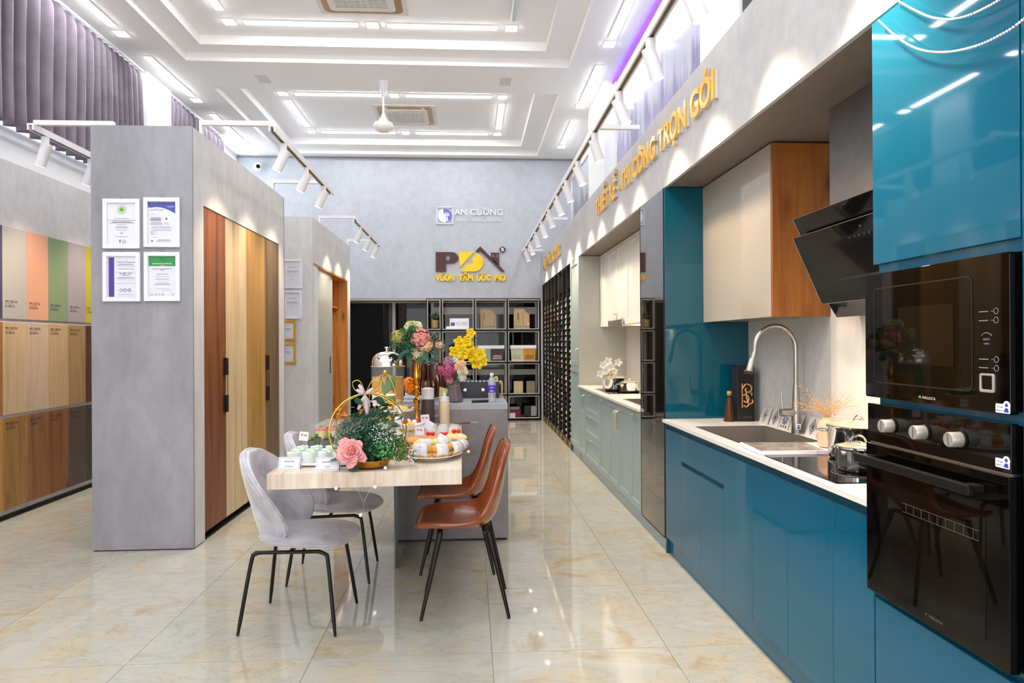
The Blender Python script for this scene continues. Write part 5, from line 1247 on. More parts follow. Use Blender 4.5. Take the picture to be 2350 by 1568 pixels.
for x, y, n_ in ((-2.55, 8.65, 'left'), (0.46, 8.6, 'right')):
    t = thing('ceiling_hatch', 'small flush square hatch in the ceiling band, %s of the fan' % n_, 'hatch', (x, y, CZ-0.006))
    B(x-0.07, x+0.07, y-0.12, y+0.12, CZ-0.006, CZ-0.0005).build('plate', plain('hatch_'+n_, '#d9d6d2', 0.6), parent=t)
def cctv():
    x, y, z = -3.66, 12.05, 4.42
    t = thing('security_camera', 'small white round security camera on the back wall at ceiling height', 'camera', (x, 12.15, 4.4))
    MB().tube([(x, 12.198, 4.52), (x, 12.10, 4.52)], 0.04, 16).build('base', 'whitegloss', parent=t); MB().ball((x, 12.06, 4.46), 0.075, 16, 10).build('head', 'whitegloss', parent=t, smooth=True)
    MB().tube([(x+0.03, 12.0, 4.455), (x+0.034, 11.985, 4.453)], 0.035, 14).build('lens', 'blackglass', parent=t)
cctv()

def spot_head(x, y, z, tilt, lab, group, tilt_y=0.0, power=1.0, cone=88):
    # head swings towards +x for positive tilt; a real lamp sits in its mouth
    t = thing('track_spotlight', lab, 'spotlight', (x, y, z), group)
    MB().lathe([(0.026, -0.062), (0.026, 0.0)], (x, y, z-0.012), 16).build('adapter', 'tracks', parent=t, smooth=True)
    MB().tube([(x, y, z-0.06), (x, y, z-0.10)], 0.008, 8).build('stem', 'tracks', parent=t, smooth=True)
    d = Vector((math.sin(tilt)*math.cos(tilt_y), math.sin(tilt_y), -math.cos(tilt)*math.cos(tilt_y))).normalized()
    p0 = Vector((x, y, z-0.105))-d*0.045; p1 = p0+d*0.165
    MB().tube([p0, p0+d*0.002, p1], [0.034, 0.036, 0.037], 20).build('barrel', 'tracks', parent=t, smooth=True)
    MB().tube([p1+d*0.0005, p1+d*0.002], 0.031, 20).build('lens', 'lens', parent=t)
    L = bpy.data.lights.new('spot_lamp', 'SPOT'); L.energy = SPOT*power; L.color = WARM; L.spot_size = math.radians(cone); L.spot_blend = 1.0; L.shadow_soft_size = 0.05
    o = bpy.data.objects.new('spot_lamp', L); COL.objects.link(o); o.parent = t; o.location = p1+d*0.03-Vector((x, y, z)); o.rotation_euler = d.to_track_quat('-Z', 'Y').to_euler()
    return t
def track(x, y0, y1, z, arms, xarm, lab):
    t = thing('light_track', lab, 'track', (x, (y0+y1)/2, z))
    b = MB(); b.box(x-0.022, x-0.012, y0, y1, z, z+0.035); b.box(x+0.012, x+0.022, y0, y1, z, z+0.035); b.box(x-0.022, x+0.022, y0, y1, z+0.0352, z+0.045); b.build('rail', 'tracks', parent=t)
    B(x-0.012, x+0.012, y0+0.05, y1-0.05, z+0.008, z+0.034).build('slot', 'slot', parent=t)
    for ya in arms:
        xa, xb = min(x, xarm), max(x, xarm)
        ar = B(xa, xb, ya-0.018, ya+0.018, z+0.045, z+0.078)
        if xarm < 0: ar.box(xarm-0.02 if x > xarm else xarm, xarm if x > xarm else xarm+0.02, ya-0.018, ya+0.018, 2.8851, z+0.078)
        ar.build('arm', 'tracks', parent=t)
    return t
def tracks():
    Zr = 2.975
    track(0.945, 1.0, 12.15, Zr, (5.15, 9.0, 12.1), 1.30, 'long white light track in front of the right sign board')
    ys = [2.0, 2.86, 3.5, 4.25, 5.1, 5.9, 6.6, 7.3, 8.05, 8.85, 9.7, 10.6, 11.4]
    names = ['nearest, outside the frame', 'nearest to the camera', 'second from the camera', 'third from the camera', 'fourth, by the first cross arm', 'fifth from the camera', 'sixth from the camera', 'seventh from the camera', 'eighth from the camera', 'by the second cross arm', 'fourth from the back wall', 'third from the back wall', 'last but one before the back wall']
    for i, y in enumerate(ys):
        spot_head(0.945, y, Zr+0.01, 0.34, 'white spotlight on the right track, '+names[i], 'spotlights on the right track', tilt_y=-0.12 if i % 2 else 0.05, power=2.2 if i == 0 else 1.0 if i < 8 else 1.7)
    Zl = 2.91
    track(-1.40, 4.95, 7.05, Zl, (4.98, 6.75), -1.89, 'white light track beside the first block, over the wardrobe doors')
    for y, n_ in ((5.25, 'nearest'), (5.95, 'middle'), (6.65, 'farthest')): spot_head(-1.40, y, Zl+0.01, -0.45, 'white spotlight over the wardrobe doors, %s of three' % n_, 'spotlights beside the first block', power=0.8)
    track(-3.07, 4.98, 8.8, Zl, (5.03, 8.6), -2.545, 'white light track on the left of the first block')
    for y, n_ in ((5.15, 'nearest the camera'), (5.75, 'half way to the block edge'), (6.7, 'hidden behind the block'), (7.7, 'last on this track')): spot_head(-3.07, y, Zl+0.01, -0.42, 'white spotlight over the sample boards, '+n_, 'spotlights left of the first block', tilt_y=0.15 if y < 6 else 0, power=0.75)
    track(-1.42, 8.6, 10.9, Zl, (8.62, 10.55), -1.85, 'white light track beside the second block')
    for y, n_ in ((8.95, 'nearest'), (9.7, 'middle'), (10.5, 'farthest')): spot_head(-1.42, y, Zl+0.01, -0.45, 'white spotlight over the sliding doors, %s of three' % n_, 'spotlights beside the second block', power=0.8)
tracks()
# ================================================================= ISLAND, TABLE, CHAIRS
def island():
    t = thing('kitchen_island', 'grey concrete-look island block behind the table', 'island', (-0.14, 5.2, 0))
    B(-0.54, 0.262, 4.825, 5.62, 0.018, 0.925).build('body', 'island', parent=t, bev=0.001)
    B(-0.54, 0.262, 4.825, 5.62, 0.926, 0.966).build('top', 'islandtop', parent=t, bev=0.001)
    B(-0.53, 0.25, 4.835, 5.61, 0.0, 0.018).build('plinth', 'black', parent=t)
island()
ZT = 0.817
def table():
    t = thing('dining_table', 'long pale wood table joined to the island, laid with food', 'table', (-0.47, 3.9, 0))
    Z3 = dict(u=(1, 0, 0), up=(0, 1, 0), n=(0, 0, 1))
    MB().prism([(-0.909, 3.106), (-0.042, 3.153), (-0.062, 4.822), (-0.945, 4.822)], 0.747, ZT, **Z3).build('tabletop', 'tabletop', parent=t, bev=0.0015)
    g = plain('leg_glass', '#dfeae6', 0.0, trans=1.0, ior=1.3)
    p = B(-0.468, -0.456, 4.28, 4.822, 0.0, 0.747).build('glass_leg', g, parent=t)
    B(-0.470, -0.454, 4.272, 4.280, 0.0, 0.747).build('leg_edge', 'glassedge', parent=p)
table()

def gray_chair():
    t = thing('dining_chair', 'grey velvet shell chair nearest the camera, left of the table', 'chair', (0, 0, 0), 'grey velvet chairs')
    lm = M['blackmetal']
    for s in (-1, 1):
        fr = MB().tube([(-0.17, s*0.155, 0.385), (0.15, s*0.155, 0.392)], 0.009, 10).build('side_bar', lm, parent=t, smooth=True)
        MB().tube(curve_pts([(-0.235, s*0.205, 0.004), (-0.185, s*0.163, 0.34), (-0.165, s*0.156, 0.378), (-0.13, s*0.155, 0.386)], 5), [0.0065]+[0.0095]*15, 10).build('leg', lm, parent=t, smooth=True)
        MB().tube(curve_pts([(0.235, s*0.205, 0.004), (0.190, s*0.163, 0.34), (0.175, s*0.156, 0.378), (0.14, s*0.155, 0.392)], 5), [0.0065]+[0.0095]*15, 10).build('leg', lm, parent=t, smooth=True)
    MB().tube([(0.0, -0.155, 0.388), (0.0, 0.155, 0.388)], 0.009, 8).build('stretcher', lm, parent=t)
    # seat cushion: closed, crowned, rounded-triangle outline
    def seat_rows(top):
        xs = [-0.185, -0.175, -0.14, -0.08, 0.0, 0.08, 0.16, 0.22, 0.262, 0.283, 0.290]
        hw = [0.03, 0.085, 0.145, 0.195, 0.232, 0.242, 0.232, 0.205, 0.150, 0.085, 0.02]
        rows = []
        for x, w in zip(xs, hw):
            row = []
            for j in range(15):
                q = -1+2*j/14; y = w*math.sin(q*PI/2); e = abs(math.sin(q*PI/2)); edge = max(e**4, min(1, max(0, (x-0.20)/0.09)**2), min(1, max(0, (-0.12-x)/0.065)**2))
                if top: z = 0.468-0.012*(1-(x/0.3)**2)*(1-e*e)*-1-0.022*edge-(0.02*max(0, x-0.12)/0.17)
                else: z = 0.400+0.042*edge-0.0*(1-e)-(0.012*max(0, x-0.12)/0.17)
                row.append((x, y, z))
            rows.append(row)
        return rows
    a, b_ = seat_rows(True), seat_rows(False); m = MB(); m.grid(a); m.grid([r[::-1] for r in b_])
    # skirt joining top and bottom outlines
    def outline(R): return [r[0] for r in R]+[R[-1][j] for j in range(1, 15)]+[r[-1] for r in R[::-1]][1:]+[R[0][j] for j in range(13, 0, -1)]
    oa, ob = outline(a), outline(b_); n = len(oa); m.add(oa+ob, [(k, (k+1) % n, n+(k+1) % n, n+k) for k in range(n)])
    s_ = m.build('seat', 'greyvelvet', parent=t, smooth=True, sub=1)
    MB().tube([Vector(p)+Vector((0, 0, -0.001)) for p in oa[::1]], 0.0045, 6, closed=True).build('piping', 'greyvelvet', parent=s_, smooth=True)
    # winged back shell
    zs = [0.405, 0.43, 0.48, 0.55, 0.63, 0.70, 0.76, 0.81, 0.845, 0.862]; hw = [0.075, 0.135, 0.185, 0.222, 0.238, 0.232, 0.208, 0.165, 0.105, 0.03]
    cxs = [-0.155, -0.168, -0.185, -0.205, -0.222, -0.236, -0.247, -0.256, -0.262, -0.264]; wr = [0.05, 0.12, 0.18, 0.20, 0.17, 0.12, 0.08, 0.045, 0.02, 0.0]
    def back(off, k=1.0):
        return [[(c+off+w*(abs(math.sin(q*PI/2))**2.2), h*k*math.sin(q*PI/2), z) for q in [-1+2*j/16 for j in range(17)]] for z, h, c, w in zip(zs, hw, cxs, wr)]
    A, Bk = back(0.022, 0.985), back(-0.026); m = MB(); m.grid(A); m.grid([r[::-1] for r in Bk])
    def ol(R): return [r[0] for r in R]+[R[-1][j] for j in range(1, 17)]+[r[-1] for r in R[::-1]][1:]+[R[0][j] for j in range(15, 0, -1)]
    oa, ob = ol(A), ol(Bk); n = len(oa); m.add(oa+ob, [(k, (k+1) % n, n+(k+1) % n, n+k) for k in range(n)])
    bk = m.build('backrest', 'greyvelvet', parent=t, smooth=True, sub=1)
    MB().tube([(Vector(p)*0.5+Vector(q_)*0.5) for p, q_ in zip(oa, ob)], 0.0075, 8, closed=True).build('piping', 'greyvelvet', parent=bk, smooth=True)
    return t
def weld(o):
    bm = bmesh.new(); bm.from_mesh(o.data); bmesh.ops.remove_doubles(bm, verts=bm.verts, dist=0.0004); bmesh.ops.recalc_face_normals(bm, faces=bm.faces); bm.to_mesh(o.data); bm.free()
g1 = gray_chair()
for c in g1.children:
    if c.name.split('.')[0] in ('seat', 'backrest'): weld(c)
g2 = dup(g1, (-0.83, 4.20, 0), math.radians(1), 'grey velvet shell chair behind, beside the wardrobe and table end')
g1.location = (-0.866, 3.525, 0); g1.rotation_euler = (0, 0, math.radians(-5))

def tan_chair():
    t = thing('dining_chair', 'tan leather shell chair nearest the camera, right of the table', 'chair', (0, 0, 0), 'tan leather chairs')
    prof = [(-0.245, 0.438), (-0.238, 0.455), (-0.215, 0.466), (-0.15, 0.463), (-0.07, 0.450), (0.02, 0.441), (0.085, 0.446), (0.125, 0.466), (0.152, 0.505), (0.170, 0.560), (0.186, 0.63), (0.200, 0.71), (0.212, 0.78), (0.222, 0.835), (0.228, 0.862), (0.230, 0.875)]
    hw = [0.105, 0.155, 0.190, 0.217, 0.226, 0.224, 0.214, 0.202, 0.196, 0.198, 0.203, 0.203, 0.193, 0.165, 0.125, 0.075]
    lf = [0.0, 0.004, 0.010, 0.020, 0.032, 0.046, 0.060, 0.066, 0.062, 0.052, 0.042, 0.034, 0.026, 0.016, 0.008, 0.002]
    n = len(prof)
    def rows(off):
        R = []
        for i, (x, z) in enumerate(prof):
            a = Vector((prof[max(i-1, 0)][0], 0, prof[max(i-1, 0)][1])); b_ = Vector((prof[min(i+1, n-1)][0], 0, prof[min(i+1, n-1)][1]))
            tg = (b_-a).normalized(); nn = Vector((-tg.z, 0, tg.x)); row = []
            for j in range(13):
                q = -1+2*j/12; e = abs(math.sin(q*PI/2)); y = hw[i]*math.sin(q*PI/2)
                row.append(Vector((x, y, z))+nn*(lf[i]*e**2.6+off))
            R.append(row)
        return R
    A, Bk = rows(0.013), rows(-0.017); m = MB(); m.grid(A); m.grid([r[::-1] for r in Bk])
    def ol(R): return [r[0] for r in R]+[R[-1][j] for j in range(1, 13)]+[r[-1] for r in R[::-1]][1:]+[R[0][j] for j in range(11, 0, -1)]
    oa, ob = ol(A), ol(Bk); k_ = len(oa); m.add(oa+ob, [(k, (k+1) % k_, k_+(k+1) % k_, k_+k) for k in range(k_)])
    sh = m.build('seat_shell', 'tan', parent=t, smooth=True, sub=1); weld(sh)
    MB().tube([p for p in oa], 0.0035, 6, closed=True).build('seam', plain('tan_seam', '#8a3c12', 0.4), parent=sh, smooth=True)
    MB().tube([Vector(A[i][0])+Vector((0, 0, 0.0)) for i in (6, 7)], 0.002, 4).build('stitch', plain('stitch', '#d9a070', 0.7), parent=sh)
    lm = plain('leg_metal', '#1d1411', 0.3, 0.4)
    f = MB(); f.box(-0.13, 0.13, -0.03, 0.03, 0.418, 0.428); f.box(-0.145, -0.115, -0.14, 0.14, 0.412, 0.426); f.box(0.09, 0.12, -0.14, 0.14, 0.412, 0.428)
    f.build('under_frame', lm, parent=t, bev=0.002)
    for sx in (-1, 1):
        for sy in (-1, 1):
            MB().tube([(sx*0.222, sy*0.208, 0.003), (sx*0.125, sy*0.135, 0.422)], [0.0085, 0.0165], 12).build('leg', lm, parent=t, smooth=True)
    return t
t1 = tan_chair()
t2 = dup(t1, (-0.078, 4.325, 0), math.radians(-2), 'tan leather shell chair behind the nearest one, beside the island')
t1.location = (-0.033, 3.662, 0)

# ================================================================= FOOD AND FLOWERS ON THE TABLE
def card(x, y, z, w, h, lab, l1, l2, rz=0.0):
    t = thing('place_card', lab, 'card', (x, y, z), 'place cards')
    up = Vector((0, 0.30, 0.954)); u = Vector((math.cos(rz), math.sin(rz), 0)); n = u.cross(up).normalized(); org = Vector((x, y, z))
    MB().prism([(-w/2, 0), (w/2, 0), (w/2, h), (-w/2, h)], -0.001, 0, u, up, n, org).build('card', 'paper', parent=t)
    m = MB(); e = 0.005
    for P in (((-w/2+e, e), (w/2-e, e)), ((w/2-e, e), (w/2-e, h-e)), ((w/2-e, h-e), (-w/2+e, h-e)), ((-w/2+e, h-e), (-w/2+e, e))):
        (a, b_), (c, d) = P; m.tube([org+u*a+up*b_+n*0.0003, org+u*c+up*d+n*0.0003], 0.0005, 4)
    m.build('border', 'navy', parent=t)
    g = MB(); g.text(l1, org+up*(h*0.58)+n*0.0003, u, up, 0.012, 0.0002); g.text(l2, org+up*(h*0.22)+n*0.0003, u, up, 0.011, 0.0002); g.build('writing', 'ink', parent=t)
    back = MB().prism([(-w/2, 0), (w/2, 0), (w/2, h), (-w/2, h)], 0, 0.001, u, Vector((0, -0.30, 0.954)), n, org+Vector((0, 0.6*h, 0))); back.build('card_back', 'paper', parent=t)
card(-0.838, 3.205, ZT, 0.098, 0.060, 'white place card at the left front corner of the table', 'MOUSSE', 'Tiramisu', -0.03)
card(-0.657, 3.170, ZT, 0.104, 0.062, 'white place card between the cup tray and the flower hoop', 'SAKERIO', 'SỮA', 0.05)

def flag(x, y, z0, z1, lab, s=0.045, word=True, tilt=0.0, below='stuck in the food'):
    t = thing('food_flag', lab, 'flag', (x, y, z0), 'small paper flags in the food')
    MB().tube([(x, y, z0), (x+tilt*0.3, y, z1)], 0.0009, 5).build('pick', 'twine', parent=t)
    u = Vector((math.cos(tilt*2), 0, math.sin(-tilt*2))); up = Vector((math.sin(tilt*2), 0, math.cos(tilt*2))); org = Vector((x+tilt*0.3, y-0.002, z1-s*0.5))
    MB().prism([(-s/2, -s/2), (s/2, -s/2), (s/2, s/2), (-s/2, s/2)], 0, 0.0008, u, up, u.cross(up), org).build('paper', plain('flag_paper', '#e9e2f0', 0.5), parent=t)
    if word:
        n = u.cross(up); g = MB(); g.text('P', org-u*s*0.22+up*0+n*0.0009, u, up, 0.016, 0.0002, 0.0004); g.text('N', org+u*s*0.2+n*0.0009, u, up, 0.016, 0.0002, 0.0004); g.build('letter', 'brown', parent=t)
        g = MB().text('D', org+n*0.0009, u, up, 0.016, 0.0002, 0.0005); g.build('letter', 'yellow', parent=t)

def cup_desserts():
    t = thing('serving_tray', 'white rectangular tray of white cups near the table front', 'tray', (-0.735, 3.40, ZT))
    b = MB(); b.box(-0.885, -0.585, 3.265, 3.56, ZT+0.004, ZT+0.009)
    for q in ((-0.885, -0.880, 3.265, 3.56), (-0.590, -0.585, 3.265, 3.56), (-0.885, -0.585, 3.265, 3.270), (-0.885, -0.585, 3.555, 3.56)): b.box(*q, ZT+0.004, ZT+0.018)
    b.build('tray', 'porcelain', parent=t, bev=0.001); B(-0.865, -0.605, 3.285, 3.54, ZT, ZT+0.004).build('foot', 'porcelain', parent=t)
    zc = ZT+0.009; k = 0
    names = ['first', 'second', 'third', 'fourth', 'fifth', 'sixth', 'seventh', 'eighth']
    base = None; wm = plain('milky_cup', '#e9f3ee', 0.12, coat=0.5)
    for iy, y in enumerate((3.31, 3.40, 3.49)):
        for ix, x in enumerate((-0.845, -0.775, -0.700, -0.630)):
            lab = 'white milk pudding cup on the white tray, %s row, %s from left' % (('front', 'middle', 'back')[iy], names[ix])
            if base is None:
                c = thing('dessert_cup', lab, 'cup', (x, y, zc), 'white pudding cups')
                MB().lathe([(0.021, 0), (0.024, 0.003), (0.031, 0.055), (0.0315, 0.056), (0.029, 0.052)], (x, y, zc), 18).build('cup', wm, parent=c, smooth=True)
                MB().lathe([(0.0285, 0.046), (0.02, 0.052), (0.005, 0.054)], (x, y, zc), 16).build('cream', 'whitepetal', parent=c, smooth=True)
                lf = MB(); rr = random.Random(9)
                for q in range(6): leafq(lf, (x+rr.gauss(0, 0.007), y+rr.gauss(0, 0.007), zc+0.053), 0.013, rr)
                lf.build('mint', plain('mint', '#9fd08a', 0.5), parent=c); base = c
            else: dup(base, (x, y, zc), label=lab)
    # planter desserts
    t = thing('serving_tray', 'small white tray of dark crumb desserts behind the white cups', 'tray', (-0.79, 3.86, ZT))
    B(-0.905, -0.675, 3.74, 3.96, ZT, ZT+0.010).build('tray', 'porcelain', parent=t, bev=0.002)
    base = None; zc = ZT+0.010; gm = M['cupclear']
    for iy, y in enumerate((3.79, 3.90)):
        for ix, x in enumerate((-0.865, -0.79, -0.715)):
            lab = 'dark crumb dessert cup with a small green sprig, %s row, %s' % (('front', 'back')[iy], ('left', 'centre', 'right')[ix])
            if base is None:
                c = thing('dessert_cup', lab, 'cup', (x, y, zc), 'crumb dessert cups')
                MB().lathe([(0.022, 0), (0.028, 0.002), (0.030, 0.045), (0.029, 0.045)], (x, y, zc), 16).build('cup', gm, parent=c, smooth=True)
                MB().lathe([(0.0215, 0.003), (0.027, 0.040), (0.02, 0.046), (0.004, 0.048)], (x, y, zc), 14).build('crumb', 'soil', parent=c, smooth=True)
                lf = MB()
                for q in range(7):
                    a = q*2*PI/7; d = Vector((math.cos(a)*0.017, math.sin(a)*0.017, 0.024)); s_ = Vector((-math.sin(a), math.cos(a), 0))*0.004; o = Vector((x, y, zc+0.044))
                    lf.add([o-s_, o+s_, o+d*0.6+s_*1.2, o+d, o+d*0.6-s_*1.2], [(0, 1, 2, 3, 4)])
                dd = Vector((0.028, 0, 0.040)); o = Vector((x, y, zc+0.044)); lf.add([o+Vector((0, -0.004, 0)), o+Vector((0, 0.004, 0)), o+dd], [(0, 1, 2)])
                lf.build('sprig', plain('sprig', '#6fa83a', 0.5), parent=c); base = c
            else: dup(base, (x, y, zc), rz=0.7*ix+iy, label=lab)
    # panna cotta cups on a board
    t = thing('serving_board', 'pale wooden board of pink-topped cups at the left table edge', 'board', (-0.83, 4.25, ZT))
    B(-0.925, -0.72, 4.05, 4.50, ZT, ZT+0.018).build('board', wood('pale_board', '#d9c193', '#c4a672', axis='Y'), parent=t, bev=0.003)
    base = None; zc = ZT+0.018
    for iy, y in enumerate((4.10, 4.19, 4.28, 4.37)):
        for ix, x in enumerate((-0.885, -0.805)):
            lab = 'clear cup of cream pudding with pink topping, %s row from the front, %s' % (('first', 'second', 'third', 'fourth')[iy], ('left', 'right')[ix])
            if base is None:
                c = thing('dessert_cup', lab, 'cup', (x, y, zc), 'pink-topped pudding cups')
                MB().lathe([(0.025, 0), (0.029, 0.003), (0.037, 0.085), (0.036, 0.085)], (x, y, zc), 18).build('cup', gm, parent=c, smooth=True)
                MB().lathe([(0.0265, 0.004), (0.033, 0.050), (0.004, 0.051)], (x, y, zc), 16).build('pudding', 'milk', parent=c, smooth=True)
                MB().lathe([(0.033, 0.0505), (0.0345, 0.062), (0.004, 0.063)], (x, y, zc), 16).build('topping', plain('pink_topping', '#e06a58', 0.4), parent=c, smooth=True)
                lf = MB(); rr = random.Random(4)
                for q in range(5): leafq(lf, (x+rr.gauss(0, 0.008), y+rr.gauss(0, 0.008), zc+0.062), 0.014, rr)
                lf.build('mint', 'leaf2', parent=c); base = c
            else: dup(base, (x, y, zc), label=lab)
    t = thing('flower_garnish', 'small orange flowers standing behind the pink-topped cups', 'flower', (-0.78, 4.45, ZT+0.018))
    rr = random.Random(8); f = MB(); g = MB(); st = MB()
    for k in range(9):
        c = Vector((-0.80+rr.uniform(-0.07, 0.16), 4.46+rr.uniform(-0.02, 0.03), ZT+0.11+rr.uniform(0, 0.05))); st.tube([(c.x, c.y, ZT+0.018), c], 0.0012, 4)
        for q in range(7): leafq(f, c, 0.022, rr, 1.2)
    st.build('stem', 'leaf2', parent=t, kind='stuff'); f.build('blossom', 'orangepetal', parent=t, kind='stuff')
    flag(-0.862, 3.52, ZT+0.05, ZT+0.135, 'small white paper flag with letters above the white cup tray', tilt=0.06)
cup_desserts()

def petal(mb, c, d, up, L, w, curl=0.3):
    d = Vector(d).normalized(); up = Vector(up); up = (up-d*up.dot(d)).normalized(); s = d.cross(up); rows = []
    for i in range(5):
        f = i/4; ww = w*math.sin(PI*(0.12+0.80*f))**0.7; cc = Vector(c)+d*L*f+up*curl*L*f*f; rows.append([cc-s*ww+up*ww*0.35, cc, cc+s*ww+up*ww*0.35])
    mb.grid(rows)
def peony(parent, c, r, face, mats_, seed, name='blossom'):
    rr = random.Random(seed); face = Vector(face).normalized(); a = face.cross(Vector((0, 0, 1))).normalized(); b_ = face.cross(a); c = Vector(c)
    for ring, (n, L, lean, mt) in enumerate(((10, 1.0, 0.05, mats_[0]), (9, 0.95, 0.35, mats_[0]), (9, 0.80, 0.7, mats_[0]), (8, 0.66, 1.1, mats_[0]), (7, 0.52, 1.7, mats_[1]), (6, 0.42, 3.0, mats_[1]))):
        m = MB()
        for k in range(n):
            q = 2*PI*(k+0.5*ring)/n+rr.uniform(-0.3, 0.3); d = (a*math.cos(q)+b_*math.sin(q)+face*(lean+rr.uniform(-0.15, 0.15))); petal(m, c+face*0.004*ring, d, face, r*L*rr.uniform(0.78, 1.12), r*rr.uniform(0.27, 0.40), rr.uniform(0.05, 0.5))
        m.build(name if ring == 0 else name+'_centre', mt, parent=parent, smooth=True, solid=0.0008)
def leaves(parent, pts, mat='leaf', s=0.03, name='leaf'):
    # round eucalyptus leaves, each a part sharing one mesh
    me = None
    for i, (p, d) in enumerate(pts):
        if me is None:
            m = MB(); n = 10; vs = [(0, 0, 0)]+[(s*(0.95+0.95*math.cos(2*PI*k/n)), s*0.85*math.sin(2*PI*k/n), 0.10*s*math.cos(4*PI*k/n)) for k in range(n)]
            vs[0] = (s*0.95, 0, -0.10*s); m.add(vs, [(0, 1+k, 1+(k+1) % n) for k in range(n)]); W['__l'] = Vector((0, 0, 0))
            me = bpy.data.meshes.new(name); me.from_pydata([tuple(v) for v in m.v], [], m.f); me.materials.append(M[mat]); me.shade_smooth()
        o = bpy.data.objects.new(name, me); COL.objects.link(o); o.parent = parent; o.location = Vector(p)-W[parent.name]
        o.rotation_euler = Vector(d).to_track_quat('X', 'Z').to_euler(); W[o.name] = Vector(p)
def cluster(parent, c, r, n, s, mat, seed, name='filler', sq=(1, 1, 1), stuff=True, el=1.3):
    rr = random.Random(seed); m = MB()
    for k in range(n):
        d = Vector((rr.gauss(0, 1), rr.gauss(0, 1), rr.gauss(0, 1))).normalized()*r*rr.uniform(0.55, 1.0)
        leafq(m, Vector(c)+Vector((d.x*sq[0], d.y*sq[1], d.z*sq[2])), s, rr, el)
    return m.build(name, mat, parent=parent, kind='stuff' if stuff else None)
def hydrangea(parent, c, r, mat, seed, n=60, s=0.011, k_n=1.5, name='blossom', center='cream'):
    # a head of four-petalled florets over a sphere
    rr = random.Random(seed); m = MB(); c = Vector(c); n = int(n*k_n)
    for k in range(n):
        z = 1-2*(k+0.5)/n; q = k*2.39996+rr.uniform(-0.2, 0.2); d = Vector((math.sqrt(1-z*z)*math.cos(q), math.sqrt(1-z*z)*math.sin(q), z)); o = c+d*r*rr.uniform(0.72, 1.18)
        a = d.cross(Vector((0.3, 0.2, 1))).normalized(); b_ = d.cross(a); ph = rr.uniform(0, 1.5)
        for j in range(4):
            u = a*math.cos(ph+j*PI/2)+b_*math.sin(ph+j*PI/2); v = d.cross(u)
            m.add([o, o+u*s*0.75+v*s*0.62+d*0.005, o+u*s*1.3+d*0.001, o+u*s*0.75-v*s*0.62+d*0.005], [(0, 1, 2), (0, 2, 3)])
    m.build(name, mat, parent=parent, kind='stuff')
    MB().ball(c, r*0.66, 10, 7).build('flower_core', 'leaf2', parent=parent, smooth=True)

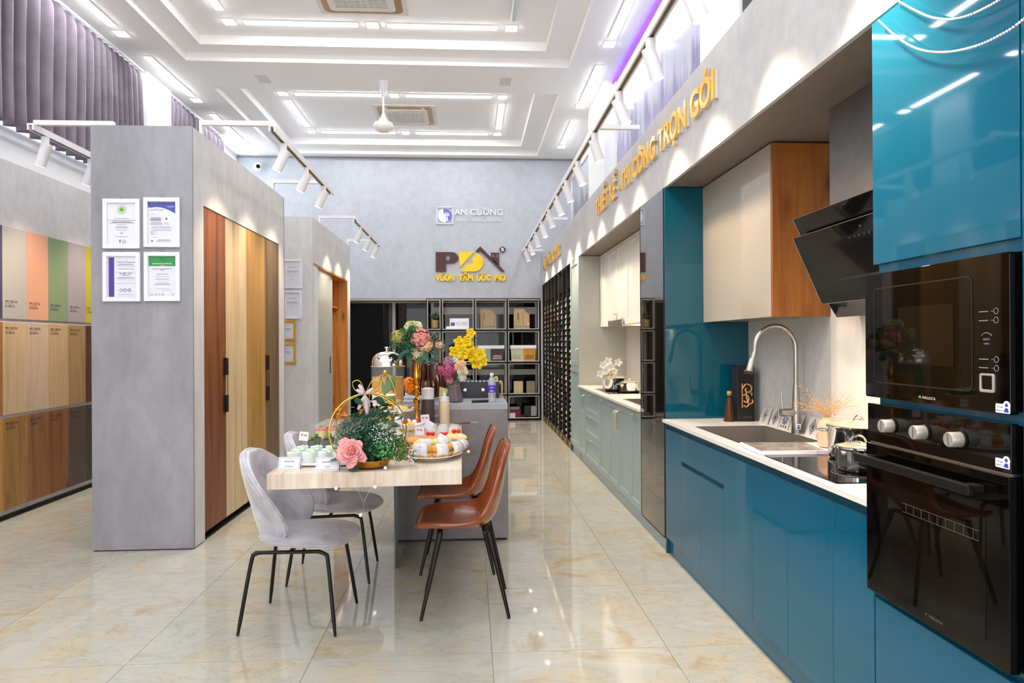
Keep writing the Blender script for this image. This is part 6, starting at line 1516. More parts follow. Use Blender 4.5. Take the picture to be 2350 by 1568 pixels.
def flower_hoop():
    x, y = -0.480, 3.245
    t = thing('flower_hoop', 'gold hoop with a pink peony and greenery on the table front', 'flower arrangement', (x, y, ZT))
    MB().lathe([(0.05, 0.0), (0.082, 0.010), (0.098, 0.042), (0.094, 0.042), (0.078, 0.014)], (x+0.01, y, ZT), 28).build('bowl', 'gold', parent=t, smooth=True)
    R_ = 0.172; zc = ZT+0.003+R_
    MB().tube([(x+R_*math.cos(2*PI*k/56), y+0.05*math.cos(2*PI*k/56), zc+R_*math.sin(2*PI*k/56)) for k in range(56)], 0.0032, 8, closed=True).build('hoop', 'goldwire', parent=t, smooth=True)
    MB().tube([(x+(R_-0.006)*math.cos(2*PI*k/56), y-0.06*math.cos(2*PI*k/56)+0.02, zc+(R_-0.005)*math.sin(2*PI*k/56)) for k in range(56)], 0.0028, 8, closed=True).build('hoop', 'goldwire', parent=t, smooth=True)
    # open square loops above the bow
    zt = zc+R_-0.004
    for dx, sgn in ((-0.03, -1), (0.03, 1)):
        pts = [(x-0.01, y, zt), (x-0.01+sgn*0.05, y, zt+0.02), (x-0.01+sgn*0.062, y, zt+0.055), (x-0.01+sgn*0.03, y, zt+0.062)]
        MB().tube(curve_pts([pts[0], pts[1], pts[2], pts[3], (x-0.012, y, zt+0.005)], 5), 0.0025, 6).build('wire_loop', 'goldwire', parent=t, smooth=True)
    # ribbon bow
    rb = MB(); o = Vector((x-0.012, y-0.012, zt))
    for tip in ((-0.040, -0.01, 0.022), (0.038, -0.01, 0.028), (-0.03, -0.02, -0.07), (0.012, -0.02, -0.095), (-0.008, -0.02, -0.05), (-0.03, 0, 0.045), (0.02, 0, -0.06)):
        tp = Vector(tip); s_ = tp.cross(Vector((0, 1, 0))).normalized()*0.009; rb.grid([[o-s_*0.2, o+s_*0.2], [o+tp*0.35-s_*0.9+Vector((0, -0.01, 0)), o+tp*0.35+s_*0.9+Vector((0, -0.01, 0))], [o+tp*0.7-s_, o+tp*0.7+s_], [o+tp-s_*0.7, o+tp+s_*0.6]])
    rb.build('ribbon', plain('sheer_ribbon', '#dccbd2', 0.6, alpha=0.75), parent=t, smooth=True, solid=0.0006)
    peony(t, (x-0.060, y-0.075, ZT+0.085), 0.074, (-0.12, -1, 0.22), ('pink', 'coral'), 3)
    peony(t, (x+0.040, y+0.03, zt-0.035), 0.034, (0.1, -1, 0.4), ('whitepetal', 'cream'), 9, 'white_blossom')
    cm = plain('dark_foliage_core', '#2f5236', 0.8)  # dark green balls added to fill the inside of the foliage
    for (cx_, cz_, r_) in ((x+0.01, ZT+0.10, 0.065), (x+0.07, ZT+0.12, 0.045), (x-0.05, ZT+0.16, 0.045)): MB().ball((cx_, y+0.005, cz_), r_, 12, 8, 0.85).build('leaf_fill_core', cm, parent=t, smooth=True)
    cluster(t, (x+0.01, y-0.02, ZT+0.12), 0.095, 1100, 0.014, 'leaf', 61, 'foliage', (1.0, 0.8, 1.0))
    cluster(t, (x+0.01, y+0.0, ZT+0.11), 0.125, 1300, 0.014, 'leaf', 1, 'foliage', (1.05, 0.6, 0.80))
    cluster(t, (x-0.060, y-0.01, ZT+0.185), 0.080, 1200, 0.009, 'sagefoliage', 2, 'foliage', (1.1, 0.7, 0.6), el=1.0)
    cluster(t, (x+0.070, y-0.03, ZT+0.145), 0.065, 900, 0.009, plain('frost_foliage', '#a3bfa2', 0.6, var=0.3), 5, 'foliage', (1, 0.7, 1.1), el=1.0)
    cluster(t, (x+0.075, y-0.045, ZT+0.09), 0.05, 300, 0.011, plain('bright_foliage', '#4f9e58', 0.6, var=0.3), 6, 'foliage')
    cluster(t, (x-0.115, y-0.01, ZT+0.13), 0.055, 600, 0.009, 'sagefoliage', 7, 'foliage', (0.8, 0.8, 1.6), el=1.0)
    cluster(t, (x+0.135, y-0.02, ZT+0.085), 0.062, 700, 0.009, 'leaf2', 8, 'foliage')
    cluster(t, (x+0.02, y+0.0, ZT+0.235), 0.06, 500, 0.011, 'leaf', 15, 'foliage', (1.8, 0.7, 0.7))
    rr = random.Random(12); L = [((x+0.03+0.035*k, y-0.03, zt-0.03-0.02*k), (0.5, -0.7, 0.4-0.2*k)) for k in range(4)]+[((x+0.04+0.03*k, y-0.05, ZT+0.20-0.018*k), (0.7, -0.7, 0.1*k)) for k in range(4)]+[((x-0.04-0.02*k, y-0.04, ZT+0.235-0.012*k), (-0.7, -0.6, 0.2)) for k in range(3)]
    for p, d in (((x+0.06, y-0.02, zt-0.08), (0.6, -0.6, 0.5)), ((x+0.10, y-0.03, zt-0.09), (0.8, -0.5, 0.2)), ((x+0.12, y-0.04, zt-0.13), (0.6, -0.7, -0.4)), ((x+0.07, y-0.04, zt-0.05), (-0.2, -0.5, 0.9)),
                 ((x-0.06, y-0.02, zt-0.06), (-0.8, -0.5, 0.2)), ((x-0.03, y-0.03, zt-0.05), (-0.3, -0.6, 0.8)), ((x-0.10, y-0.02, zt-0.09), (-0.9, -0.4, 0.1)), ((x-0.055, y-0.10, ZT+0.028), (0.15, -0.7, -0.45)),
                 ((x+0.16, y-0.01, ZT+0.10), (0.9, -0.4, 0.2)), ((x+0.185, y+0.02, ZT+0.075), (0.9, -0.3, -0.1)), ((x+0.20, y+0.0, ZT+0.05), (0.8, -0.6, 0.1)), ((x-0.13, y-0.05, ZT+0.06), (-0.5, -0.7, -0.3)), ((x-0.12, y-0.05, ZT+0.10), (-0.8, -0.6, 0)),
                 ((x+0.11, y-0.06, ZT+0.19), (0.5, -0.8, 0.3)), ((x+0.13, y-0.05, ZT+0.22), (0.8, -0.4, 0.5)), ((x+0.02, y-0.07, ZT+0.24), (0.2, -0.8, 0.5))): L.append((p, d))
    leaves(t, L, s=0.026)
    dots = MB()
    for k in range(90):
        c = Vector((x+0.075+rr.gauss(0, 0.03), y-0.085+rr.gauss(0, 0.012), ZT+0.16+rr.gauss(0, 0.035))); dots.ball(c, 0.0028, 4, 3)
    for k in range(30): dots.ball((x+0.20+rr.gauss(0, 0.012), y-0.02+rr.gauss(0, 0.01), ZT+0.06+rr.gauss(0, 0.02)), 0.004, 4, 3)
    dots.build('berry', 'whitepetal', parent=t, kind='stuff')
flower_hoop()

def cake_cage():
    x, y = -0.500, 4.05
    t = thing('cake_stand', 'gold birdcage stand holding layered green desserts', 'stand', (x, y, ZT)); zt = 1.228
    w = MB()
    for k in range(6):
        a = k*PI/3+0.3; c, s_ = math.cos(a), math.sin(a)
        w.tube(curve_pts([(x+c*0.004, y+s_*0.004, zt-0.008), (x+c*0.04, y+s_*0.04, zt-0.03), (x+c*0.083, y+s_*0.083, zt-0.10), (x+c*0.094, y+s_*0.094, 1.06), (x+c*0.095, y+s_*0.095, ZT+0.004)], 6), 0.0018, 6)
    for z in (1.06, 0.955, ZT+0.005): w.tube([(x+0.095*math.cos(2*PI*k/36), y+0.095*math.sin(2*PI*k/36), z) for k in range(36)], 0.0020, 6, closed=True)
    w.build('cage', 'goldwire', parent=t, smooth=True); MB().ball((x, y, zt), 0.013, 14, 8).build('finial', 'goldwire', parent=t, smooth=True)
    for z in (1.056, 0.950): MB().lathe([(0.001, 0), (0.09, 0.0), (0.093, 0.006), (0.001, 0.003)], (x, y, z), 28).build('plate', 'porcelain', parent=t, smooth=True)
    for dx, dy, n_ in ((-0.034, -0.03, 'left'), (0.034, -0.03, 'right')):
        c = thing('layered_dessert', 'green layered dessert with cream and orange slice in the gold cage, '+n_, 'dessert', (x+dx, y+dy, 1.062), 'layered green desserts')
        B(x+dx-0.030, x+dx+0.030, y+dy-0.03, y+dy+0.03, 1.062, 1.090).build('jelly', plain('green_jelly_'+n_, '#5d7322', 0.4), parent=c, bev=0.004)
        MB().ball((x+dx, y+dy, 1.095), 0.030, 12, 6, 0.42).build('cream', 'whitepetal', parent=c, smooth=True)
        MB().tube([(x+dx-0.012, y+dy-0.01, 1.103), (x+dx+0.014, y+dy-0.012, 1.117)], 0.007, 8).build('orange_slice', 'orangepetal', parent=c, smooth=True)
    for k in range(5):
        a = k*1.25; MB().box(x+0.045*math.cos(a)-0.02, x+0.045*math.cos(a)+0.02, y+0.045*math.sin(a)-0.012, y+0.045*math.sin(a)+0.012, 0.957, 0.972).build('fruit_slice', 'pineapple', label='yellow fruit slice on the lower cage plate, '+['right edge', 'back right', 'back left', 'front left', 'front right'][k], cat='fruit', group='fruit slices in the gold cage', bev=0.004)
    # white cake plate with pineapple
    x2, y2 = -0.462, 4.33
    t = thing('cake_plate', 'white footed plate of pineapple and ham behind the gold cage', 'plate', (x2, y2, ZT)); z = 0.985
    MB().lathe([(0.06, 0), (0.055, 0.01), (0.015, 0.03), (0.013, 0.13), (0.05, 0.150), (0.105, 0.158), (0.108, 0.175), (0.10, 0.168), (0.002, 0.162)], (x2, y2, ZT), 32).build('plate', 'porcelain', parent=t, smooth=True)
    for k in range(8):
        a = k*PI/4; MB().box(x2+0.07*math.cos(a)-0.022, x2+0.07*math.cos(a)+0.022, y2+0.06*math.sin(a)-0.014, y2+0.06*math.sin(a)+0.014, z-0.004, z+0.016).build('pineapple_slice' if k % 3 else 'ham_roll', 'pineapple' if k % 3 else 'ham', label=('yellow pineapple slice' if k % 3 else 'pink ham roll')+' on the white footed plate, at the '+['right edge', 'back right', 'back', 'back left', 'left edge', 'front left', 'front', 'front right'][k], cat='fruit' if k % 3 else 'ham', group='pineapple slices on the footed plate' if k % 3 else 'ham rolls on the footed plate', bev=0.005)
    # fruit plate with wire stand
    x3, y3, z3 = -0.352, 3.93, 0.905
    t = thing('fruit_stand', 'white shallow dish of fruit skewers on a wire stand', 'dish', (x3, y3, ZT))
    MB().lathe([(0.03, 0), (0.055, 0.012), (0.078, 0.03), (0.080, 0.032), (0.052, 0.016), (0.002, 0.006)], (x3, y3, z3), 30).build('dish', 'porcelain', parent=t, smooth=True)
    w = MB()
    for k in range(6):
        a = k*PI/3; w.tube(curve_pts([(x3+0.045*math.cos(a), y3+0.045*math.sin(a), ZT+0.002), (x3+0.018*math.cos(a+0.5), y3+0.018*math.sin(a+0.5), ZT+0.045), (x3+0.045*math.cos(a+1), y3+0.045*math.sin(a+1), z3+0.012)], 5), 0.0015, 5)
    w.build('wire_stand', 'brass', parent=t)
    rr = random.Random(6)
    dirs = ['right', 'back right', 'back', 'back left', 'left', 'front left', 'front', 'front right']
    for k in range(8):
        a = k*PI/4+0.2; q = rr.uniform(0.025, 0.052); mt, nm = (('red', 'red'), ('pineapple', 'yellow'), ('whitepetal', 'white'), ('red', 'red'), ('bread', 'brown'))[k % 5]
        MB().ball((x3+q*math.cos(a), y3+q*math.sin(a), z3+0.028+rr.uniform(0, 0.025)), 0.014, 10, 6).build('fruit_piece', mt, label=nm+' piece of fruit on the wire-stand dish, at its '+dirs[k], cat='fruit', group=nm+' fruit pieces on the dish', smooth=True)
    for k in range(4):
        xx = x3-0.03+k*0.022; MB().tube(curve_pts([(xx, y3, z3+0.03), (xx+0.004, y3, z3+0.08), (xx+0.012, y3, z3+0.105), (xx+0.02, y3, z3+0.085)], 4), 0.001, 4).build('skewer', 'twine', parent=t)
    flag(-0.395, 3.90, 0.93, 1.045, 'paper flag with letters over the fruit dish', tilt=-0.05)
    flag(-0.430, 3.86, 0.93, 0.99, 'plain pale paper flag between cage and fruit dish', word=False, tilt=0.1)
cake_cage()

def platter():
    xc, yc = -0.195, 3.52
    t = thing('serving_platter', 'oval white platter piled with wrapped sandwiches', 'platter', (xc, yc, ZT))
    MB().lathe([(0.11, 0), (0.115, 0.006), (0.150, 0.018), (0.168, 0.024), (0.166, 0.027), (0.148, 0.021), (0.11, 0.010), (0.002, 0.009)], (xc, yc, ZT), 44, sx=0.92, sy=1.25).build('platter', 'porcelain', parent=t, smooth=True)
    def roll(x, y, z, a, lab, wrap=True, s=1.0, top=None, col='bread'):
        c = thing('sandwich', lab, 'sandwich', (x, y, z), 'sandwiches on the platter')
        u = Vector((math.cos(a), math.sin(a), 0)); v = Vector((-math.sin(a), math.cos(a), 0)); L = 0.058*s; h = 0.030*s
        def ell(off, hh, name, mat, rad):
            m = MB(); vs = []; n, k = 12, 7
            for i in range(k+1):
                f = -1+2*i/k; ww = math.sqrt(max(0.02, 1-abs(f)**2.6)); row = []
                for j in range(n):
                    q = 2*PI*j/n; row.append(Vector((x, y, z+off))+u*L*f+v*rad*ww*math.cos(q)+Vector((0, 0, hh*ww*math.sin(q))))
                vs.append(row)
            for r in vs: r.append(r[0])
            m.grid(vs); m.build(name, mat, parent=c, smooth=True)
        ell(0.014*s, 0.016*s, 'lower_bun', col, 0.032*s); ell(0.042*s, 0.022*s, 'upper_bun', col, 0.033*s)
        f = MB(); rr = random.Random(int(abs(x*1000+y*77)))
        for q in range(14): leafq(f, Vector((x, y, z+0.028*s))+u*rr.uniform(-L, L)*0.85+v*rr.choice((-1, 1))*0.027*s, 0.014, rr, 1.0)
        f.build('filling', 'lettuce', parent=c)
        if wrap:
            m = MB(); ring = []
            for f_ in (-0.52, 0.52):
                ring.append([Vector((x, y, z+0.031*s))+u*L*f_+v*0.0365*s*math.cos(2*PI*j/16)+Vector((0, 0, 0.0345*s*math.sin(2*PI*j/16))) for j in range(17)])
            m.grid(ring); m.build('paper_wrap', 'paper', parent=c, smooth=True, solid=0.0006)
            MB().tube([Vector((x, y, z+0.031*s))+v*0.0375*s*math.cos(2*PI*j/16)+Vector((0, 0, 0.0355*s*math.sin(2*PI*j/16))) for j in range(16)], 0.0008, 4, closed=True).build('string', 'twine', parent=c)
        if top == 'tomato':
            for dx in (-0.012, 0.012): MB().ball((x+dx, y, z+0.072*s), 0.0125, 10, 6).build('tomato', 'red', parent=c, smooth=True)
    z0 = ZT+0.014
    P = [(-0.325, 3.455, 0.2, 'round bread roll at the left end of the platter front', False, 0.85, None), (-0.248, 3.400, 0.0, 'paper-wrapped sandwich at the platter front, largest one', True, 1.1, None), (-0.150, 3.425, 0.35, 'paper-wrapped sandwich right of the front one', True, 1.0, None),
         (-0.085, 3.495, 0.7, 'paper-wrapped sandwich on the right rim of the platter', True, 1.0, None), (-0.052, 3.60, 1.0, 'paper-wrapped sandwich at the far right rim of the platter', True, 0.9, None)]
    for x, y, a, lab, w_, s, tp in P: roll(x, y, z0, a, lab, w_, s, tp)
    z1 = z0+0.012
    P = [(-0.235, 3.520, 0.15, 'paper-wrapped sandwich in the second row, left', True, 1.0, None), (-0.150, 3.555, 0.5, 'paper-wrapped sandwich in the second row, centre', True, 1.05, None), (-0.29, 3.60, -0.2, 'open golden roll at the left back of the platter', False, 1.0, None),
         (-0.215, 3.66, 0.2, 'golden roll with cherry tomatoes at the back left', False, 1.0, 'tomato'), (-0.145, 3.69, 0.0, 'pale roll with cherry tomatoes at the platter back', False, 0.9, 'tomato'), (-0.078, 3.665, -0.5, 'large roll with tomatoes and lettuce at the right back', False, 1.15, 'tomato'), (-0.30, 3.70, 0.4, 'small golden roll at the far left back of the platter', False, 0.8, None)]
    for x, y, a, lab, w_, s, tp in P: roll(x, y, z1, a, lab, w_, s, tp, 'bread' if 'golden' in lab else 'bread2')
    flag(-0.275, 3.62, z1+0.04, z1+0.115, 'paper flag with letters standing over the left sandwiches', tilt=0.02)
    flag(-0.225, 3.58, z1+0.04, z1+0.078, 'low plain paper flag among the middle sandwiches', word=False, tilt=0.25)
    flag(-0.305, 3.80, ZT, ZT+0.150, 'plain pointed paper flag left of the platter', word=False, tilt=0.25)
    flag(-0.262, 4.14, ZT+0.05, ZT+0.150, 'paper flag with letters over the glass tumblers', tilt=-0.04, s=0.052)
platter()

def glasses_and_bottles():
    # short glass tumblers
    base = None; gm = plain('tumbler_glass', '#f4f8f8', 0.02, alpha=0.22)
    for iy, y in enumerate((4.18, 4.29, 4.40)):
        for ix, x in enumerate((-0.315, -0.245, -0.175, -0.105)):
            lab = 'short clear glass tumbler behind the platter, %s row, %s from left' % (('front', 'middle', 'back')[iy], ('first', 'second', 'third', 'fourth')[ix])
            if base is None:
                c = thing('glass_tumbler', lab, 'glass', (x, y, ZT), 'clear glass tumblers'); base = c
                MB().lathe([(0.024, 0.0), (0.026, 0.002), (0.031, 0.060), (0.0295, 0.060), (0.0245, 0.008), (0.002, 0.007)], (x, y, ZT), 20, close=False).build('glass', gm, parent=c, smooth=True)
                MB().tube([(x+0.0305*math.cos(2*PI*k/20), y+0.0305*math.sin(2*PI*k/20), ZT+0.0605) for k in range(20)], 0.0012, 5, closed=True).build('rim', plain('glass_rim', '#e6ebeb', 0.1), parent=c, smooth=True)
            else: dup(base, (x, y, ZT), label=lab)
    # tea jar
    x, y = -0.292, 4.70
    t = thing('tea_jar', 'clear handled jar of dark tea beside the gold candlestick', 'jar', (x, y, ZT))
    MB().lathe([(0.045, 0.0), (0.048, 0.004), (0.048, 0.195), (0.041, 0.215), (0.041, 0.245), (0.043, 0.250)], (x, y, ZT), 28).build('glass', plain('jar_glass', '#e8e8e8', 0.02, alpha=0.07), parent=t, smooth=True)
    MB().lathe([(0.0435, 0.004), (0.0455, 0.010), (0.0455, 0.186), (0.040, 0.196), (0.002, 0.197)], (x, y, ZT), 24).build('tea', 'tea', parent=t, smooth=True)
    MB().lathe([(0.043, 0.198), (0.0415, 0.212), (0.0425, 0.240), (0.043, 0.250), (0.044, 0.270), (0.02, 0.276), (0.002, 0.277)], (x, y, ZT), 24).build('lid', 'plastic', parent=t, smooth=True)
    MB().tube(curve_pts([(x+0.046, y-0.012, ZT+0.20), (x+0.075, y-0.015, ZT+0.205), (x+0.080, y-0.015, ZT+0.16), (x+0.074, y-0.015, ZT+0.09), (x+0.048, y-0.012, ZT+0.08)], 5), 0.004, 8).build('handle', plain('handle_glass', '#dfe4e4', 0.05, trans=0.6), parent=t, smooth=True)
    # sauce bottle
    x, y = -0.178, 4.68
    t = thing('sauce_bottle', 'cream sauce squeeze bottle with white cap beside the tea jar', 'bottle', (x, y, ZT))
    MB().lathe([(0.031, 0.0), (0.0345, 0.006), (0.0345, 0.178), (0.030, 0.190)], (x, y, ZT), 26).build('bottle', 'milk', parent=t, smooth=True)
    MB().lathe([(0.032, 0.186), (0.032, 0.212), (0.012, 0.216), (0.011, 0.236), (0.005, 0.240), (0.0035, 0.256), (0.002, 0.257)], (x, y, ZT), 24).build('cap', 'plastic', parent=t, smooth=True)
    # tongs
    t = thing('serving_knife', 'wooden-handled serving knife lying across the glass tumblers', 'utensil', (-0.06, 4.40, ZT+0.062))
    MB().tube([(-0.105, 4.40, ZT+0.066), (-0.02, 4.41, ZT+0.068), (0.0, 4.41, ZT+0.068)], [0.005, 0.0075, 0.005], 8).build('handle', wood('knife_handle', '#6b3a22', '#4a2616', axis='X'), parent=t, smooth=True)
    B(-0.26, -0.105, 4.393, 4.407, ZT+0.0632, ZT+0.0655).build('blade', 'steel', parent=t); B(0.0, 0.045, 4.407, 4.412, ZT+0.067, ZT+0.069).build('tip', 'steel', parent=t)
    # dispenser on gold stand
    x, y, zb = -0.545, 4.56, 1.012
    t = thing('drink_dispenser', 'large glass dispenser of orange drink with a chrome dome lid', 'dispenser', (x, y, ZT))
    w = MB()
    for z in (ZT+0.004, zb-0.006): w.tube([(x+0.095*math.cos(2*PI*k/32), y+0.095*math.sin(2*PI*k/32), z) for k in range(32)], 0.004, 6, closed=True)
    for k in range(4): a = k*PI/2+0.6; w.tube([(x+0.095*math.cos(a), y+0.095*math.sin(a), ZT), (x+0.095*math.cos(a), y+0.095*math.sin(a), zb-0.004)], 0.004, 6)
    w.build('wire_stand', 'goldwire', parent=t, smooth=True)
    MB().lathe([(0.10, 0.0), (0.105, 0.008), (0.108, 0.232), (0.106, 0.232)], (x, y, zb), 40, close=False).build('glass', plain('dispenser_glass', '#f0f2ee', 0.02, alpha=0.12), parent=t, smooth=True)
    MB().lathe([(0.098, 0.004), (0.102, 0.010), (0.104, 0.165), (0.002, 0.166)], (x, y, zb), 36).build('juice', plain('dispenser_juice', '#cf9437', 0.25), parent=t, smooth=True)
    lf = MB(); rr = random.Random(21)
    for k in range(9):
        a = 0.1+rr.uniform(-0.4, 0.4); o = Vector((x+0.01+rr.uniform(-0.03, 0.04), y-0.092, zb+0.02)); d = Vector((0.03*rr.uniform(-1, 1.2), -0.015, rr.uniform(0.13, 0.20))); s_ = Vector((0.010, 0, 0)); lf.add([o-s_*0.5, o+s_*0.5, o+d*0.6+s_, o+d, o+d*0.6-s_], [(0, 1, 2, 3, 4)])
    for v in lf.v: v.y = min(v.y, y-math.sqrt(max(0, 0.1055**2-(v.x-x)**2)))
    lf.build('leaf_garnish', 'leaf2', parent=t)
    MB().tube([(x+0.109*math.cos(2*PI*k/40), y+0.109*math.sin(2*PI*k/40), zb+0.234) for k in range(40)], 0.003, 8, closed=True).build('rim', 'brass', parent=t, smooth=True)
    MB().lathe([(0.100, 0.236), (0.101, 0.262), (0.093, 0.290), (0.075, 0.314), (0.045, 0.328), (0.012, 0.332), (0.010, 0.345), (0.020, 0.358), (0.018, 0.362), (0.002, 0.362)], (x-0.004, y, zb), 40).build('dome_lid', 'chrome', parent=t, smooth=True)
    # gold candlestick with flower ball
    x, y = -0.352, 4.52
    t = thing('gold_candlestick', 'tall turned gold candlestick carrying a flower ball', 'candlestick', (x, y, ZT)); z = ZT
    MB().lathe([(0.055, 0), (0.054, 0.006), (0.030, 0.035), (0.017, 0.075), (0.012, 0.13), (0.016, 0.165), (0.024, 0.190), (0.025, 0.210), (0.010, 0.226), (0.012, 0.230), (0.020, 0.243), (0.021, 0.255), (0.010, 0.268), (0.012, 0.272), (0.019, 0.284), (0.019, 0.294), (0.009, 0.306), (0.017, 0.320), (0.022, 0.345), (0.022, 0.375), (0.012, 0.43), (0.008, 0.452), (0.006, 0.465), (0.020, 0.475), (0.050, 0.485), (0.05, 0.49)], (x, y, z), 32).build('stem', 'gold', parent=t, smooth=True)
    t = thing('flower_ball', 'round bouquet with coral hydrangea and eucalyptus on the gold candlestick', 'flower arrangement', (x, y, ZT+0.49)); zc = ZT+0.575
    MB().lathe([(0.045, 0), (0.055, 0.02), (0.06, 0.05), (0.03, 0.06)], (x, y, ZT+0.49), 20).build('foam_cup', 'cream', parent=t, smooth=True)
    hydrangea(t, (x+0.035, y-0.06, zc+0.030), 0.058, 'coral', 3, 90, 0.014); hydrangea(t, (x+0.062, y-0.07, zc-0.005), 0.040, 'peach', 4, 50, 0.013)
    hydrangea(t, (x-0.030, y-0.02, zc+0.105), 0.040, plain('green_cream', '#cfcf92', 0.6, var=0.2), 5, 60, 0.011); hydrangea(t, (x-0.115, y-0.03, zc+0.045), 0.040, plain('lime_cream', '#b9b35e', 0.6, var=0.3), 6, 60, 0.010); hydrangea(t, (x+0.005, y, zc+0.115), 0.030, 'cream', 7, 30, 0.012)
    cluster(t, (x-0.01, y, zc+0.01), 0.125, 1300, 0.016, 'leaf', 31, 'foliage', (1.2, 0.8, 0.75)); cluster(t, (x-0.01, y-0.03, zc+0.01), 0.13, 420, 0.013, 'leaf2', 32, 'foliage', (1.25, 0.8, 0.8))
    cluster(t, (x+0.145, y-0.02, zc-0.01), 0.045, 200, 0.012, 'sagefoliage', 33, 'foliage'); hydrangea(t, (x+0.15, y-0.05, zc-0.005), 0.022, 'peach', 8, 20, 0.010)
    L = [((x-0.10, y-0.09, zc-0.005), (-0.6, -0.6, -0.1)), ((x-0.05, y-0.10, zc-0.035), (-0.2, -0.8, -0.4)), ((x-0.03, y-0.11, zc-0.01), (0.3, -0.9, 0.1)), ((x+0.015, y-0.12, zc-0.02), (0.5, -0.8, 0.15)), ((x-0.08, y-0.09, zc-0.05), (-0.4, -0.6, -0.7)),
         ((x-0.04, y-0.10, zc-0.055), (0.1, -0.6, -0.8)), ((x+0.06, y-0.10, zc-0.06), (0.2, -0.5, -0.9)), ((x+0.09, y-0.09, zc-0.05), (0.7, -0.4, -0.3)), ((x+0.12, y-0.05, zc+0.015), (0.9, -0.2, 0.3)), ((x+0.11, y-0.07, zc-0.02), (0.8, -0.5, -0.3)),
         ((x-0.12, y-0.05, zc-0.0), (-0.9, -0.3, -0.3)), ((x+0.035, y-0.09, zc-0.08), (-0.1, -0.5, -0.9)), ((x+0.10, y-0.08, zc-0.09), (0.4, -0.5, -0.8)), ((x-0.02, y-0.06, zc+0.07), (-0.1, -0.4, 0.9)), ((x-0.09, y-0.06, zc-0.08), (-0.6, -0.4, -0.6))]
    leaves(t, L, s=0.030)
glasses_and_bottles()

